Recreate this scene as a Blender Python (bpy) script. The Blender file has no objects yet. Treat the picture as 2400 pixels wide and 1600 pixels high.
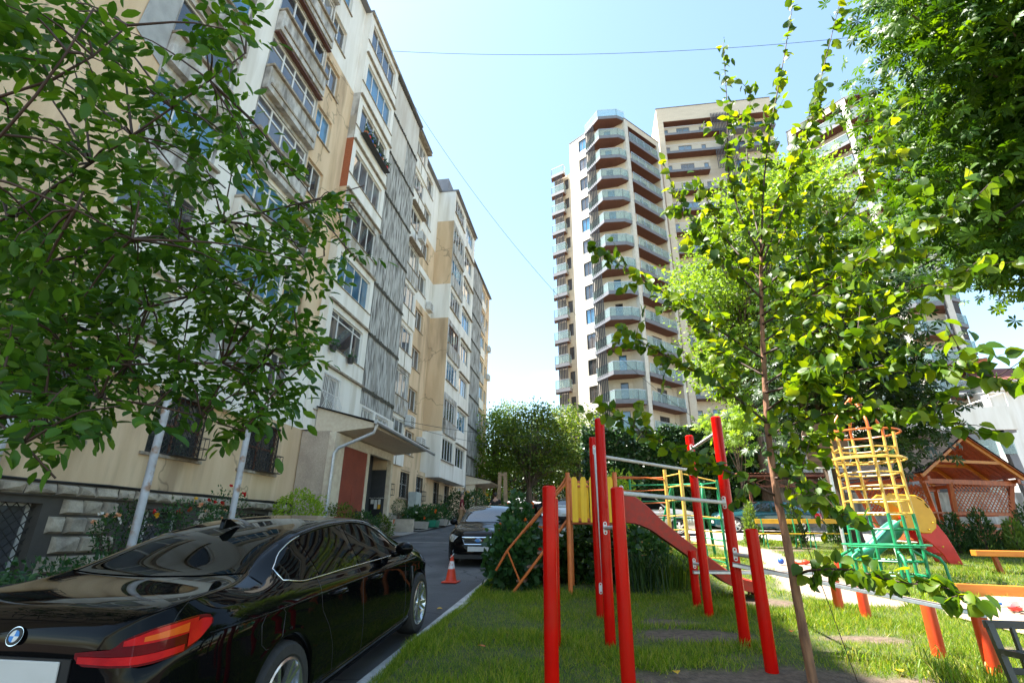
import bpy, bmesh, math, random
import numpy as np
from mathutils import Vector, Matrix
rnd = random.Random(7)
rng = np.random.default_rng(11)
sc = bpy.context.scene
C = sc.collection
# ------------------------------------------------------------ camera
cam = bpy.data.objects.new('camera', bpy.data.cameras.new('camera')); C.objects.link(cam)
cam.data.sensor_width = 36.0; cam.data.lens = 17.805; cam.data.clip_start = 0.05; cam.data.clip_end = 3000
cam.matrix_world = Matrix(((0.98895341, 0.0425591, 0.14198547, 0.0), (0.14788601, -0.34820504, -0.92567974, 0.0),
                           (0.01004396, 0.9364518, -0.35065246, 1.6), (0, 0, 0, 1))) @ Matrix.Identity(4)
# columns of the matrix are the camera axes written in world space
sc.camera = cam
# ------------------------------------------------------------ sky, sun, exposure
SUN_DIR = Vector((-0.43, 0.035, 0.90)).normalized()
sun_el = math.asin(SUN_DIR.z); sun_az = math.atan2(SUN_DIR.x, SUN_DIR.y)
w = bpy.data.worlds.new('World'); sc.world = w; w.use_nodes = True
nt = w.node_tree; N = nt.nodes; L = nt.links
bg = N['Background']; bg.inputs['Strength'].default_value = 0.102
sky = N.new('ShaderNodeTexSky'); sky.sky_type = 'NISHITA'; sky.sun_disc = False
sky.sun_elevation = sun_el; sky.sun_rotation = sun_az
sky.altitude = 100; sky.air_density = 1.0; sky.dust_density = 0.6; sky.ozone_density = 1.0
tc = N.new('ShaderNodeTexCoord'); sep = N.new('ShaderNodeSeparateXYZ'); L.new(tc.outputs['Generated'], sep.inputs[0])
mp = N.new('ShaderNodeMapping'); mp.inputs['Scale'].default_value = (3.2, 3.2, 7.5); L.new(tc.outputs['Generated'], mp.inputs[0])
nz = N.new('ShaderNodeTexNoise'); nz.inputs['Scale'].default_value = 1.6; nz.inputs['Detail'].default_value = 8; L.new(mp.outputs[0], nz.inputs['Vector'])
cr = N.new('ShaderNodeValToRGB'); cr.color_ramp.elements[0].position = .52; cr.color_ramp.elements[1].position = .74; L.new(nz.outputs[0], cr.inputs[0])
hm = N.new('ShaderNodeMapRange'); hm.inputs['From Min'].default_value = .10; hm.inputs['From Max'].default_value = .30
hm.inputs['To Min'].default_value = 1.0; hm.inputs['To Max'].default_value = 0.0; hm.clamp = True; L.new(sep.outputs[2], hm.inputs[0])
mm = N.new('ShaderNodeMath'); mm.operation = 'MULTIPLY'; L.new(cr.outputs[0], mm.inputs[0]); L.new(hm.outputs[0], mm.inputs[1])
mx = N.new('ShaderNodeMix'); mx.data_type = 'RGBA'; L.new(mm.outputs[0], mx.inputs[0]); L.new(sky.outputs[0], mx.inputs[6])
mx.inputs[7].default_value = (8.2, 8.3, 8.4, 1)
tn = N.new('ShaderNodeMix'); tn.data_type = 'RGBA'; tn.blend_type = 'MULTIPLY'; tn.inputs[0].default_value = 1; tn.inputs[7].default_value = (1.02, 1.04, .92, 1)
L.new(mx.outputs[2], tn.inputs[6]); L.new(tn.outputs[2], bg.inputs['Color'])
sun = bpy.data.objects.new('sun', bpy.data.lights.new('sun', 'SUN')); C.objects.link(sun)
sun.data.energy = 5.0; sun.data.angle = math.radians(.53); sun.data.color = (1.0, .955, .88)
sun.rotation_euler = SUN_DIR.to_track_quat('Z', 'Y').to_euler()
vs = sc.view_settings; vs.view_transform = 'Standard'; vs.look = 'None'; vs.exposure = 2.2; vs.gamma = 1.0; vs.use_curve_mapping = False

# ------------------------------------------------------------ helpers
G = .065
def gz(y): return G*min(y, 75.0)
class MB:
    def __init__(s): s.v = []; s.f = []; s.k = []
    def add(s, vs_, fs, m=0):
        o = len(s.v); s.v += [tuple(p) for p in vs_]; s.f += [tuple(i+o for i in f) for f in fs]; s.k += [m]*len(fs)
    def quad(s, a, b, c, d, m=0): s.add((a, b, c, d), ((0, 1, 2, 3),), m)
    def box(s, x0, x1, y0, y1, z0, z1, M=None, m=0):
        p = [(x, y, z) for z in (z0, z1) for y in (y0, y1) for x in (x0, x1)]
        if M is not None: p = [tuple(M @ Vector(q)) for q in p]
        s.add(p, ((0, 2, 3, 1), (4, 5, 7, 6), (0, 1, 5, 4), (1, 3, 7, 5), (3, 2, 6, 7), (2, 0, 4, 6)), m)
    def cbox(s, c, d, M=None, m=0):
        s.box(c[0]-d[0]/2, c[0]+d[0]/2, c[1]-d[1]/2, c[1]+d[1]/2, c[2]-d[2]/2, c[2]+d[2]/2, M, m)
    def bar(s, p, q, w_, h_, up=(0, 0, 1), m=0):
        p = Vector(p); q = Vector(q); d = (q-p).normalized(); u = Vector(up)
        if abs(d.dot(u)) > .98: u = Vector((1, 0, 0))
        a = d.cross(u).normalized(); b = a.cross(d).normalized()
        vs_ = [e+a*sx*w_/2+b*sz*h_/2 for e in (p, q) for sx, sz in ((-1, -1), (1, -1), (1, 1), (-1, 1))]
        s.add(vs_, ((3, 2, 1, 0), (4, 5, 6, 7), (0, 1, 5, 4), (1, 2, 6, 5), (2, 3, 7, 6), (3, 0, 4, 7)), m)
    def tube(s, pts, r, n=10, cap=True, closed=False, m=0):
        P = [Vector(p) for p in pts]; k = len(P); rs = r if hasattr(r, '__len__') else [r]*k
        up = Vector((0.13, .21, 1)); vs_ = []; a = None
        for i in range(k):
            if closed: d = P[(i+1) % k]-P[i-1]
            else: d = P[min(i+1, k-1)]-P[max(i-1, 0)]
            d.normalize()
            if a is None: a = d.cross(up)
            a = a-d*a.dot(d)
            if a.length < 1e-4: a = d.cross(Vector((1, .3, .2)))
            a.normalize(); b = d.cross(a)
            for j in range(n):
                t = 2*math.pi*j/n; vs_.append(P[i]+(a*math.cos(t)+b*math.sin(t))*rs[i])
        fs = []
        for i in range(k if closed else k-1):
            i2 = (i+1) % k
            for j in range(n):
                j2 = (j+1) % n; fs.append((i*n+j, i*n+j2, i2*n+j2, i2*n+j))
        if cap and not closed: fs += [tuple(range(n-1, -1, -1)), tuple(range((k-1)*n, k*n))]
        s.add(vs_, fs, m)
    def lathe(s, prof, n=20, o=(0, 0, 0), M=None, m=0):
        vs_ = []; fs = []
        for r, z in prof:
            for j in range(n):
                t = 2*math.pi*j/n; p = Vector((r*math.cos(t), r*math.sin(t), z))
                if M is not None: p = M @ p
                vs_.append((p[0]+o[0], p[1]+o[1], p[2]+o[2]))
        for i in range(len(prof)-1):
            for j in range(n): fs.append((i*n+j, i*n+(j+1) % n, (i+1)*n+(j+1) % n, (i+1)*n+j))
        s.add(vs_, fs, m)
    def prism(s, poly, fn, t0, t1, m=0):
        n = len(poly); vs_ = [fn(a, b, t0) for a, b in poly]+[fn(a, b, t1) for a, b in poly]
        fs = [tuple(range(n-1, -1, -1)), tuple(range(n, 2*n))]+[(i, (i+1) % n, n+(i+1) % n, n+i) for i in range(n)]
        s.add(vs_, fs, m)
    def ball(s, c, r, n=12, k=8, m=0):
        r = r if hasattr(r, '__len__') else (r, r, r)
        vs_ = []; fs = []
        for i in range(k+1):
            a = math.pi*i/k
            for j in range(n):
                t = 2*math.pi*j/n; vs_.append((c[0]+r[0]*math.sin(a)*math.cos(t), c[1]+r[1]*math.sin(a)*math.sin(t), c[2]+r[2]*math.cos(a)))
        for i in range(k):
            for j in range(n): fs.append((i*n+j, (i+1)*n+j, (i+1)*n+(j+1) % n, i*n+(j+1) % n))
        s.add(vs_, fs, m)
    def link(s, name, mat_, parent=None, smooth=False, bevel=0, fix=True):
        me = bpy.data.meshes.new(name); me.from_pydata(s.v, [], s.f); me.update()
        ms = mat_ if isinstance(mat_, (list, tuple)) else [mat_]
        for q in ms: me.materials.append(q)
        if len(ms) > 1: me.polygons.foreach_set('material_index', s.k)
        if fix:
            bm = bmesh.new(); bm.from_mesh(me); bmesh.ops.recalc_face_normals(bm, faces=bm.faces); bm.to_mesh(me); bm.free()
        if smooth:
            me.polygons.foreach_set('use_smooth', [True]*len(me.polygons))
            if smooth != 'all': me.set_sharp_from_angle(angle=math.radians(38))
        o = bpy.data.objects.new(name, me); C.objects.link(o)
        if parent is not None: o.parent = parent
        if bevel:
            b = o.modifiers.new('bevel', 'BEVEL'); b.width = bevel; b.segments = 2; b.limit_method = 'ANGLE'; b.angle_limit = math.radians(50)
        return o
def tag(o, label=None, cat=None, group=None, kind=None):
    if label: o['label'] = label
    if cat: o['category'] = cat
    if group: o['group'] = group
    if kind: o['kind'] = kind
    return o
def thing(name, label, cat, loc=(0, 0, 0), rz=0, group=None, M=None):
    o = bpy.data.objects.new(name, None); C.objects.link(o); o.empty_display_size = .1
    o.location = loc; o.rotation_euler = (0, 0, rz)
    if M is not None: o.matrix_world = M
    return tag(o, label, cat, group)
KIDS = {}
def copy_tree(o, parent=None, label=None, depth=0):
    c = o.copy(); C.objects.link(c)
    if parent is not None: c.parent = parent
    if label: c['label'] = label
    for ch in [q for q in bpy.data.objects if q.parent == o and q != c]: copy_tree(ch, c)
    return c

# ------------------------------------------------------------ materials
def nodes(name):
    m = bpy.data.materials.new(name); m.use_nodes = True; t = m.node_tree
    return m, t.nodes, t.links, t.nodes['Principled BSDF']
def mat(name, c1, c2=None, rough=.6, scale=5, stretch=(1, 1, 1), lo=.38, hi=.64, bump=0, bscale=30, metal=0, spec=.5, coat=0, ior=None, c3=None, s3=1.2, grit=0, detail=7, v3=False):
    m, n, l, p = nodes(name)
    p.inputs['Roughness'].default_value = rough; p.inputs['Metallic'].default_value = metal
    p.inputs['Specular IOR Level'].default_value = spec; p.inputs['Coat Weight'].default_value = coat; p.inputs['Coat Roughness'].default_value = .03
    if ior: p.inputs['IOR'].default_value = ior
    if c2 is None: c2 = tuple(v*.86 for v in c1)
    t = n.new('ShaderNodeTexCoord'); mp_ = n.new('ShaderNodeMapping'); mp_.inputs['Scale'].default_value = stretch
    l.new(t.outputs['Object'], mp_.inputs[0])
    z = n.new('ShaderNodeTexNoise'); z.inputs['Scale'].default_value = scale; z.inputs['Detail'].default_value = detail; l.new(mp_.outputs[0], z.inputs['Vector'])
    r = n.new('ShaderNodeValToRGB'); e = r.color_ramp.elements
    e[0].position = lo; e[1].position = hi; e[0].color = (*c1, 1); e[1].color = (*c2, 1); l.new(z.outputs[0], r.inputs[0])
    out = r.outputs[0]
    if c3 is not None:
        z3 = n.new('ShaderNodeTexNoise'); z3.inputs['Scale'].default_value = s3; z3.inputs['Detail'].default_value = 5; l.new(mp_.outputs[0] if v3 else t.outputs['Object'], z3.inputs['Vector'])
        r3 = n.new('ShaderNodeValToRGB'); r3.color_ramp.elements[0].position = .52; r3.color_ramp.elements[1].position = .66; l.new(z3.outputs[0], r3.inputs[0])
        x = n.new('ShaderNodeMix'); x.data_type = 'RGBA'; l.new(r3.outputs[0], x.inputs[0]); l.new(out, x.inputs[6]); x.inputs[7].default_value = (*c3, 1); out = x.outputs[2]
    if grit:
        z4 = n.new('ShaderNodeTexNoise'); z4.inputs['Scale'].default_value = grit; z4.inputs['Detail'].default_value = 3; l.new(t.outputs['Object'], z4.inputs['Vector'])
        x = n.new('ShaderNodeMix'); x.data_type = 'RGBA'; x.blend_type = 'OVERLAY'; x.inputs[0].default_value = .3; l.new(out, x.inputs[6]); l.new(z4.outputs[0], x.inputs[7]); out = x.outputs[2]
    l.new(out, p.inputs['Base Color'])
    if bump:
        zb = n.new('ShaderNodeTexNoise'); zb.inputs['Scale'].default_value = bscale; zb.inputs['Detail'].default_value = 5; l.new(mp_.outputs[0], zb.inputs['Vector'])
        b = n.new('ShaderNodeBump'); b.inputs['Strength'].default_value = bump; b.inputs['Distance'].default_value = .02; l.new(zb.outputs[0], b.inputs['Height']); l.new(b.outputs[0], p.inputs['Normal'])
    return m
def leafmat(name, cols, trans=.35, rough=.42, tcol=None, spec=.4):
    m, n, l, p = nodes(name)
    g = n.new('ShaderNodeNewGeometry'); r = n.new('ShaderNodeValToRGB'); e = r.color_ramp.elements
    while len(e) < len(cols): e.new(.5)
    for i, c in enumerate(cols): e[i].position = i/(len(cols)-1); e[i].color = (*c, 1)
    l.new(g.outputs['Random Per Island'], r.inputs[0]); l.new(r.outputs[0], p.inputs['Base Color'])
    p.inputs['Roughness'].default_value = rough; p.inputs['Specular IOR Level'].default_value = spec
    tr = n.new('ShaderNodeBsdfTranslucent'); x = n.new('ShaderNodeMix'); x.data_type = 'RGBA'; x.blend_type = 'MULTIPLY'; x.inputs[0].default_value = 1
    l.new(r.outputs[0], x.inputs[6]); x.inputs[7].default_value = (*(tcol or (2.1, 2.0, .7)), 1); l.new(x.outputs[2], tr.inputs[0])
    ms = n.new('ShaderNodeMixShader'); ms.inputs[0].default_value = trans
    l.new(p.outputs[0], ms.inputs[1]); l.new(tr.outputs[0], ms.inputs[2]); l.new(ms.outputs[0], n['Material Output'].inputs[0])
    return m
def glassmat(name, base, rough=.02, ior=1.9, scale=.9):
    return mat(name, base, tuple(v*.55 for v in base), rough=rough, scale=scale, ior=ior, spec=.5)
M = {}
M['beige'] = mat('beige_plaster', (.75, .56, .365), (.63, .45, .275), .9, scale=1.5, stretch=(1, 1, .16), bump=.35, bscale=26, c3=(.45, .32, .20), s3=1.1, grit=70, v3=True)
M['white'] = mat('white_render', (.87, .83, .765), (.79, .745, .67), .85, scale=2.2, stretch=(1, 1, .14), bump=.12, bscale=30, grit=70, c3=(.68, .63, .55), s3=1.4, v3=True)
M['conc'] = mat('weathered_concrete', (.58, .56, .53), (.22, .20, .18), .92, scale=3.4, stretch=(1, 1, .3), lo=.42, hi=.66, bump=.5, bscale=18, c3=(.40, .35, .28), s3=1.5, grit=40)
M['sill'] = mat('stained_sill', (.40, .34, .27), (.22, .17, .12), .9, scale=6, bump=.6, bscale=24)
M['corr'] = mat('streaked_cladding', (.56, .54, .51), (.13, .12, .108), .9, scale=11, stretch=(1, 1.5, .09), lo=.41, hi=.62, bump=.4, bscale=14, c3=(.33, .31, .28), s3=3, grit=60, v3=True)
M['corrw'] = mat('painted_cladding', (.68, .64, .58), (.58, .52, .45), .85, scale=2.5, stretch=(1, 1, .15), bump=.2)
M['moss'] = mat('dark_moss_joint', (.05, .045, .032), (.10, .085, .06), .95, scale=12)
M['wframe'] = mat('white_frame', (.78, .77, .75), (.70, .69, .66), .45, scale=8)
M['bframe'] = mat('brown_frame', (.16, .06, .035), (.10, .04, .025), .5, scale=14, stretch=(1, 1, .2))
M['dframe'] = mat('dark_frame', (.05, .05, .052), (.035, .035, .036), .4)
M['g1'] = glassmat('window_glass_dark', (.055, .06, .065))
M['g2'] = glassmat('window_glass_curtain', (.30, .30, .29), rough=.05, ior=1.7)
M['g3'] = glassmat('window_glass_sky_tint', (.06, .20, .34), rough=.03, ior=2.0)  # blue base colour stands in for the sky reflected in the panes
M['g4'] = glassmat('window_glass_grey', (.14, .14, .15), ior=1.9)
M['brick'] = mat('orange_brick', (.42, .13, .055), (.33, .095, .04), .9, scale=9, stretch=(1, 1, 4), bump=.5)
M['mortar'] = mat('shade_dark_mortar', (.085, .075, .065), rough=.95)  # mortar colour darkened to stand in for shade in the stone joints
M['stone'] = mat('rough_stone', (.52, .44, .34), (.28, .235, .185), .95, scale=3.2, bump=1.0, bscale=7, grit=30)
M['rust'] = mat('red_oxide_door', (.27, .052, .028), (.22, .042, .024), .6, scale=1.8, bump=.1, grit=20)
M['graywall'] = mat('dark_grey_paint_and_shade', (.055, .057, .063), (.042, .044, .05), .6, scale=3)
M['iron'] = mat('black_iron', (.02, .02, .021), (.03, .026, .024), .55, scale=20)
M['wiron'] = mat('white_iron', (.76, .74, .72), (.66, .63, .6), .5, scale=20)
M['galv'] = mat('galvanised_steel', (.62, .63, .65), (.50, .51, .54), .38, scale=16, metal=.6)
M['pole'] = mat('grey_pole_paint', (.52, .53, .56), (.40, .39, .40), .5, scale=4, c3=(.33, .2, .13), s3=5)
M['roofdark'] = mat('dark_roofing', (.014, .013, .013), (.024, .022, .021), 1.0, scale=6, spec=.05)
M['cream'] = mat('cream_stone_cladding', (.68, .57, .43), (.62, .515, .385), .7, scale=1.2, stretch=(.4, .4, 2.2), grit=9)
M['whitestone'] = mat('pale_stone_cladding', (.68, .62, .525), (.61, .555, .465), .65, scale=1.1, stretch=(.4, .4, 2.4), grit=9)
M['slab'] = mat('grey_balcony_band', (.20, .20, .215), (.175, .175, .19), .6, scale=3)
M['soffit'] = mat('brown_wood_soffit', (.15, .052, .026), (.11, .038, .02), .6, scale=3, stretch=(6, .6, 1))
M['louvre'] = mat('grey_louvre', (.075, .065, .065), (.06, .052, .052), .6)
M['mullion'] = mat('dark_brown_mullion', (.10, .07, .055), (.08, .055, .045), .5)
# road, ground
M['asphalt'] = mat('asphalt', (.10, .098, .10), (.065, .064, .067), .88, scale=.8, bump=.5, bscale=160, c3=(.15, .142, .138), s3=.5, grit=150)
M['concpale'] = mat('pale_concrete', (.40, .36, .32), (.33, .30, .27), .9, scale=1.5, bump=.3, bscale=60, grit=60)
M['kerb'] = mat('kerb_stone', (.50, .48, .45), (.34, .325, .30), .9, scale=7, bump=.5, bscale=50, grit=60)
M['sand'] = mat('sand', (.40, .315, .215), (.32, .25, .165), .95, scale=6, bump=.8, bscale=22, grit=80)
def crack(mt, sc_=.42, deep=.35):
    t_ = mt.node_tree; n, l = t_.nodes, t_.links; p = n['Principled BSDF']; src = p.inputs['Base Color'].links[0].from_socket
    tc_ = n.new('ShaderNodeTexCoord'); dn = n.new('ShaderNodeTexNoise'); dn.inputs['Scale'].default_value = 1.7; l.new(tc_.outputs['Object'], dn.inputs['Vector'])
    ad = n.new('ShaderNodeVectorMath'); ad.operation = 'MULTIPLY_ADD'; ad.inputs[1].default_value = (.9, .9, .9); l.new(dn.outputs['Color'], ad.inputs[0]); l.new(tc_.outputs['Object'], ad.inputs[2])
    v = n.new('ShaderNodeTexVoronoi'); v.feature = 'DISTANCE_TO_EDGE'; v.inputs['Scale'].default_value = sc_; l.new(ad.outputs[0], v.inputs['Vector'])
    r = n.new('ShaderNodeMapRange'); r.inputs['From Min'].default_value = .002; r.inputs['From Max'].default_value = .009; r.inputs['To Min'].default_value = deep; r.inputs['To Max'].default_value = 1; l.new(v.outputs['Distance'], r.inputs[0])
    x = n.new('ShaderNodeMix'); x.data_type = 'RGBA'; x.blend_type = 'MULTIPLY'; x.inputs[0].default_value = 1; l.new(src, x.inputs[6]); l.new(r.outputs[0], x.inputs[7]); l.new(x.outputs[2], p.inputs['Base Color'])
crack(M['asphalt']); crack(M['beige'], .2, .62)
M['soil'] = mat('soil', (.13, .09, .062), (.085, .058, .04), .95, scale=9, bump=1, bscale=30, grit=60)
M['bark'] = mat('bark', (.15, .105, .075), (.075, .05, .036), .9, scale=14, stretch=(1, 1, .22), bump=1, bscale=34)
M['sapbark'] = mat('reddish_bark', (.30, .145, .075), (.14, .062, .034), .8, scale=18, stretch=(1, 1, .25), bump=1, bscale=40)
M['twig'] = mat('twig', (.065, .032, .02), (.045, .025, .016), .7, scale=20)
# playground
M['red'] = mat('red_gloss_paint', (.60, .006, .003), (.50, .005, .003), .16, scale=3, spec=.13, coat=0, c3=(.50, .012, .006), s3=2.5)
M['redorange'] = mat('orange_red_paint', (.66, .035, .012), (.66, .11, .02), .32, scale=3, stretch=(1, 1, .5), spec=.5, coat=.2)  # red mottled towards orange by stretched noise
M['orange'] = mat('orange_paint', (.62, .155, .03), (.5, .11, .022), .38, scale=7)
M['yellow'] = mat('yellow_paint', (.74, .44, .025), (.62, .36, .02), .4, scale=5)
M['yellowwood'] = mat('yellow_wood', (.88, .53, .008), (.76, .43, .006), .45, scale=7, stretch=(3, 3, .4))
M['ypipe'] = mat('yellow_pipe_paint', (.74, .48, .10), (.6, .36, .06), .4, scale=9, grit=30)
M['green'] = mat('green_pipe_paint', (.012, .26, .10), (.01, .2, .08), .4, scale=8)
M['plred'] = mat('red_plastic', (.68, .022, .02), (.6, .018, .016), .35)
M['plyellow'] = mat('yellow_plastic', (.80, .42, .03), (.74, .38, .026), .35)
M['plgreen'] = mat('green_plastic', (.02, .24, .14), (.016, .2, .12), .38)
M['redslide'] = mat('worn_red_plastic', (.50, .035, .02), (.36, .045, .03), .45, scale=14)
M['timber'] = mat('orange_stained_timber', (.44, .085, .012), (.31, .055, .008), .5, scale=5, stretch=(3, 3, .5), grit=14)
M['timberl'] = mat('bright_orange_timber', (.62, .21, .02), (.5, .15, .015), .5, scale=4, stretch=(.5, 3, 3))
M['board'] = mat('old_wood_board', (.20, .125, .085), (.12, .072, .05), .8, scale=6, stretch=(.5, 3, 5))
M['bluep'] = mat('blue_plastic', (.02, .1, .5), rough=.4)
M['plastic'] = mat('white_plastic', (.75, .75, .72), rough=.45)
M['black'] = mat('black_plastic', (.014, .014, .015), (.02, .02, .02), .5)
M['tyre'] = mat('tyre_rubber', (.022, .021, .021), (.03, .028, .027), .8, scale=30, bump=.3)
M['rubber'] = M['black']
M['rim'] = mat('alloy_rim', (.62, .62, .62), (.56, .56, .56), .22, metal=.9)
M['chrome'] = mat('chrome', (.8, .8, .8), (.78, .78, .78), .08, metal=1)
def paint(name, c): return mat(name, c, c, rough=.25, coat=1.0, spec=.5, ior=1.5)
M['blackcar'] = mat('black_car_paint', (.0022, .0022, .0026), (.0035, .0035, .004), .03, coat=0, ior=1.45, spec=.26)
M['carglass'] = mat('tinted_car_glass', (.002, .0024, .0024), (.003, .0034, .0034), .01, ior=1.4, spec=.13)
M['carglass2'] = mat('clear_car_glass', (.03, .035, .036), (.02, .024, .025), .015, ior=2.0)
M['silverp'] = mat('silver_car_paint', (.45, .42, .38), (.42, .39, .36), .2, metal=.5, coat=1)
M['greenp'] = mat('dark_green_car_paint', (.01, .06, .075), (.008, .05, .064), .2, coat=1)
M['greyp'] = mat('grey_lower_paint', (.15, .16, .165), (.12, .13, .135), .4)
M['whitep'] = mat('white_car_paint', (.72, .74, .76), (.7, .72, .74), .25, coat=1)
M['lampred'] = mat('red_lamp_lens', (.62, .012, .012), (.45, .006, .008), .08, scale=9, coat=1)
M['lampdark'] = mat('dark_red_lamp_lens', (.16, .003, .004), (.09, .002, .003), .06, coat=1)
M['lamporange'] = mat('orange_lamp_lens', (.78, .16, .02), (.7, .1, .012), .1, coat=1)
M['lampclear'] = mat('clear_lamp_lens', (.62, .64, .66), (.3, .31, .33), .05, scale=16, metal=.6, coat=1)
M['plate'] = mat('blank_number_plate', (.62, .60, .57), (.57, .55, .52), .5)
M['skin'] = mat('skin', (.50, .27, .19), (.46, .24, .16), .55)
M['cone'] = mat('orange_red_cone', (.72, .05, .012), (.62, .04, .01), .5)
M['skyblue'] = mat('blue_enamel', (.03, .22, .6), rough=.3)
M['paper'] = mat('paper', (.72, .70, .66), (.62, .60, .57), .8, scale=20)
M['boxwhite'] = mat('pale_blue_white_metal', (.62, .70, .72), (.55, .64, .67), .5, scale=2)
M['cabinet'] = mat('grey_cabinet_paint', (.46, .49, .47), (.40, .43, .41), .5)
M['ac'] = mat('ac_casing', (.70, .69, .66), (.6, .58, .55), .5)
M['reddeck'] = mat('brown_red_metal_roof', (.27, .085, .045), (.18, .055, .03), .6, scale=5)
M['rooftile'] = mat('brown_red_roof_tiles', (.22, .065, .045), (.13, .04, .03), .85, scale=20, bump=.6)
M['terracotta'] = mat('terracotta', (.5, .15, .06), rough=.8)
M['clothred'] = mat('maroon_cloth', (.17, .012, .022), (.13, .01, .017), .85, scale=12)
M['clothtan'] = mat('tan_cloth', (.34, .20, .10), (.27, .16, .08), .85, scale=12)
M['clothblack'] = mat('black_cloth', (.012, .012, .014), (.018, .018, .02), .85, scale=12)
M['hair'] = mat('grey_hair', (.16, .13, .11), (.1, .08, .07), .7, scale=40)
M['hairdark'] = mat('dark_hair', (.03, .022, .018), rough=.7)
for k_, v_ in (('carglass', .30), ('blackcar', .62)): M[k_].node_tree.nodes['Principled BSDF'].inputs['Specular Tint'].default_value = (v_, v_, v_, 1)
# leaves
M['l_walnut'] = leafmat('walnut_leaf', ((.026, .072, .010), (.042, .11, .012), (.068, .155, .015), (.12, .22, .018)), .38, .45, spec=.26)
M['l_sap'] = leafmat('linden_sapling_leaf', ((.030, .080, .008), (.052, .120, .009), (.09, .17, .010), (.17, .24, .012)), .50, .42, tcol=(2.6, 2.0, .35), spec=.32)
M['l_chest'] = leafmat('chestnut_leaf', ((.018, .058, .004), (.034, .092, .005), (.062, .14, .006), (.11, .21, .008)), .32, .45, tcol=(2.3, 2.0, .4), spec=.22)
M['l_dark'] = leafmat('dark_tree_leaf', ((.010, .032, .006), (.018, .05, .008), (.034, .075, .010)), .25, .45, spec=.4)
M['l_bright'] = leafmat('bright_linden_leaf', ((.09, .16, .02), (.13, .22, .024), (.2, .29, .035)), .45, .5)
M['l_mid'] = leafmat('street_tree_leaf', ((.03, .065, .008), (.055, .105, .010), (.10, .155, .013), (.17, .2, .02)), .36, .5)
M['l_hedge'] = leafmat('ivy_leaf', ((.014, .045, .012), (.024, .07, .016), (.05, .10, .025)), .22, .35, spec=.6)
M['l_bush'] = leafmat('bush_leaf', ((.018, .06, .022), (.03, .085, .026), (.05, .12, .03)), .3, .45)
M['l_lime'] = leafmat('golden_bush_leaf', ((.14, .24, .02), (.22, .33, .03), (.3, .4, .04)), .4, .5)
M['l_thuja'] = leafmat('thuja_leaf', ((.02, .055, .02), (.035, .085, .025), (.07, .13, .03)), .25, .6)
M['l_thujal'] = leafmat('light_thuja_leaf', ((.08, .14, .03), (.13, .2, .04), (.19, .27, .05)), .3, .6)
M['grass'] = leafmat('grass_blade', ((.06, .125, .008), (.095, .175, .010), (.145, .235, .014), (.24, .29, .03), (.36, .32, .09)), .46, .5, tcol=(2.0, 2.0, .5))
M['pet_or'] = leafmat('orange_petal', ((.7, .10, .012), (.75, .16, .02), (.8, .24, .03)), .4, .5, tcol=(1.2, 1, .8))
M['pet_red'] = leafmat('red_petal', ((.5, .01, .012), (.62, .015, .015)), .3, .5, tcol=(1.2, 1, .8))
M['pet_pe'] = leafmat('peach_petal', ((.75, .28, .14), (.8, .42, .24), (.8, .55, .35)), .3, .5, tcol=(1.2, 1, .8))
M['pet_ye'] = leafmat('yellow_petal', ((.75, .42, .02), (.8, .5, .04)), .3, .5, tcol=(1.2, 1, .8))
M['pet_wh'] = leafmat('white_petal', ((.7, .7, .66), (.8, .8, .78)), .3, .5, tcol=(1.2, 1, .8))
# ------------------------------------------------------------ ground, road, lawn
def sheet(name, x0, x1, ys, dz, m, nx=1):
    b = MB(); xs = [x0+(x1-x0)*i/nx for i in range(nx+1)]
    for i in range(nx):
        for a, c in zip(ys[:-1], ys[1:]): b.quad((xs[i], a, gz(a)+dz), (xs[i+1], a, gz(a)+dz), (xs[i+1], c, gz(c)+dz), (xs[i], c, gz(c)+dz))
    return tag(b.link(name, m), kind='structure')
sheet('ground', -500, 500, [-60, 75, 1200], -.30, M['soil'])
sheet('road', -8.4, -2.12, [-12, 75, 90], -.08, M['asphalt'])
sheet('asphalt_joint_strip', -8.3, -2.9, [19.3, 19.42], -.072, M['concpale'])
sheet('road_crossing', -60, 40, [46, 75], -.06, M['asphalt'])
sheet('parking_pavement', -2.1, 45, [21.3, 27.6], -.02, M['concpale'])
sheet('planting_bed', -10.9, -7.9, [-12, 21.9], -.03, M['soil'])
sheet('entrance_path', -9.3, -8.0, [22.15, 24.2], -.05, M['concpale'])
sheet('pavement', -10.9, -8.0, [24.6, 60], -.02, M['concpale'])
# kerb in one-metre stones
b = MB()
for i in range(-3, 20):
    y0 = i*1.0+.004; y1 = i*1.0+.996; x0 = -2.14; x1 = -1.96
    p = [(x, y, gz(y)+z) for z in (-.3, .005) for y in (y0, y1) for x in (x0, x1)]
    b.add(p, ((0, 2, 3, 1), (4, 5, 7, 6), (0, 1, 5, 4), (1, 3, 7, 5), (3, 2, 6, 7), (2, 0, 4, 6)))
tag(b.link('kerb', M['kerb'], bevel=.012), kind='structure')
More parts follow.
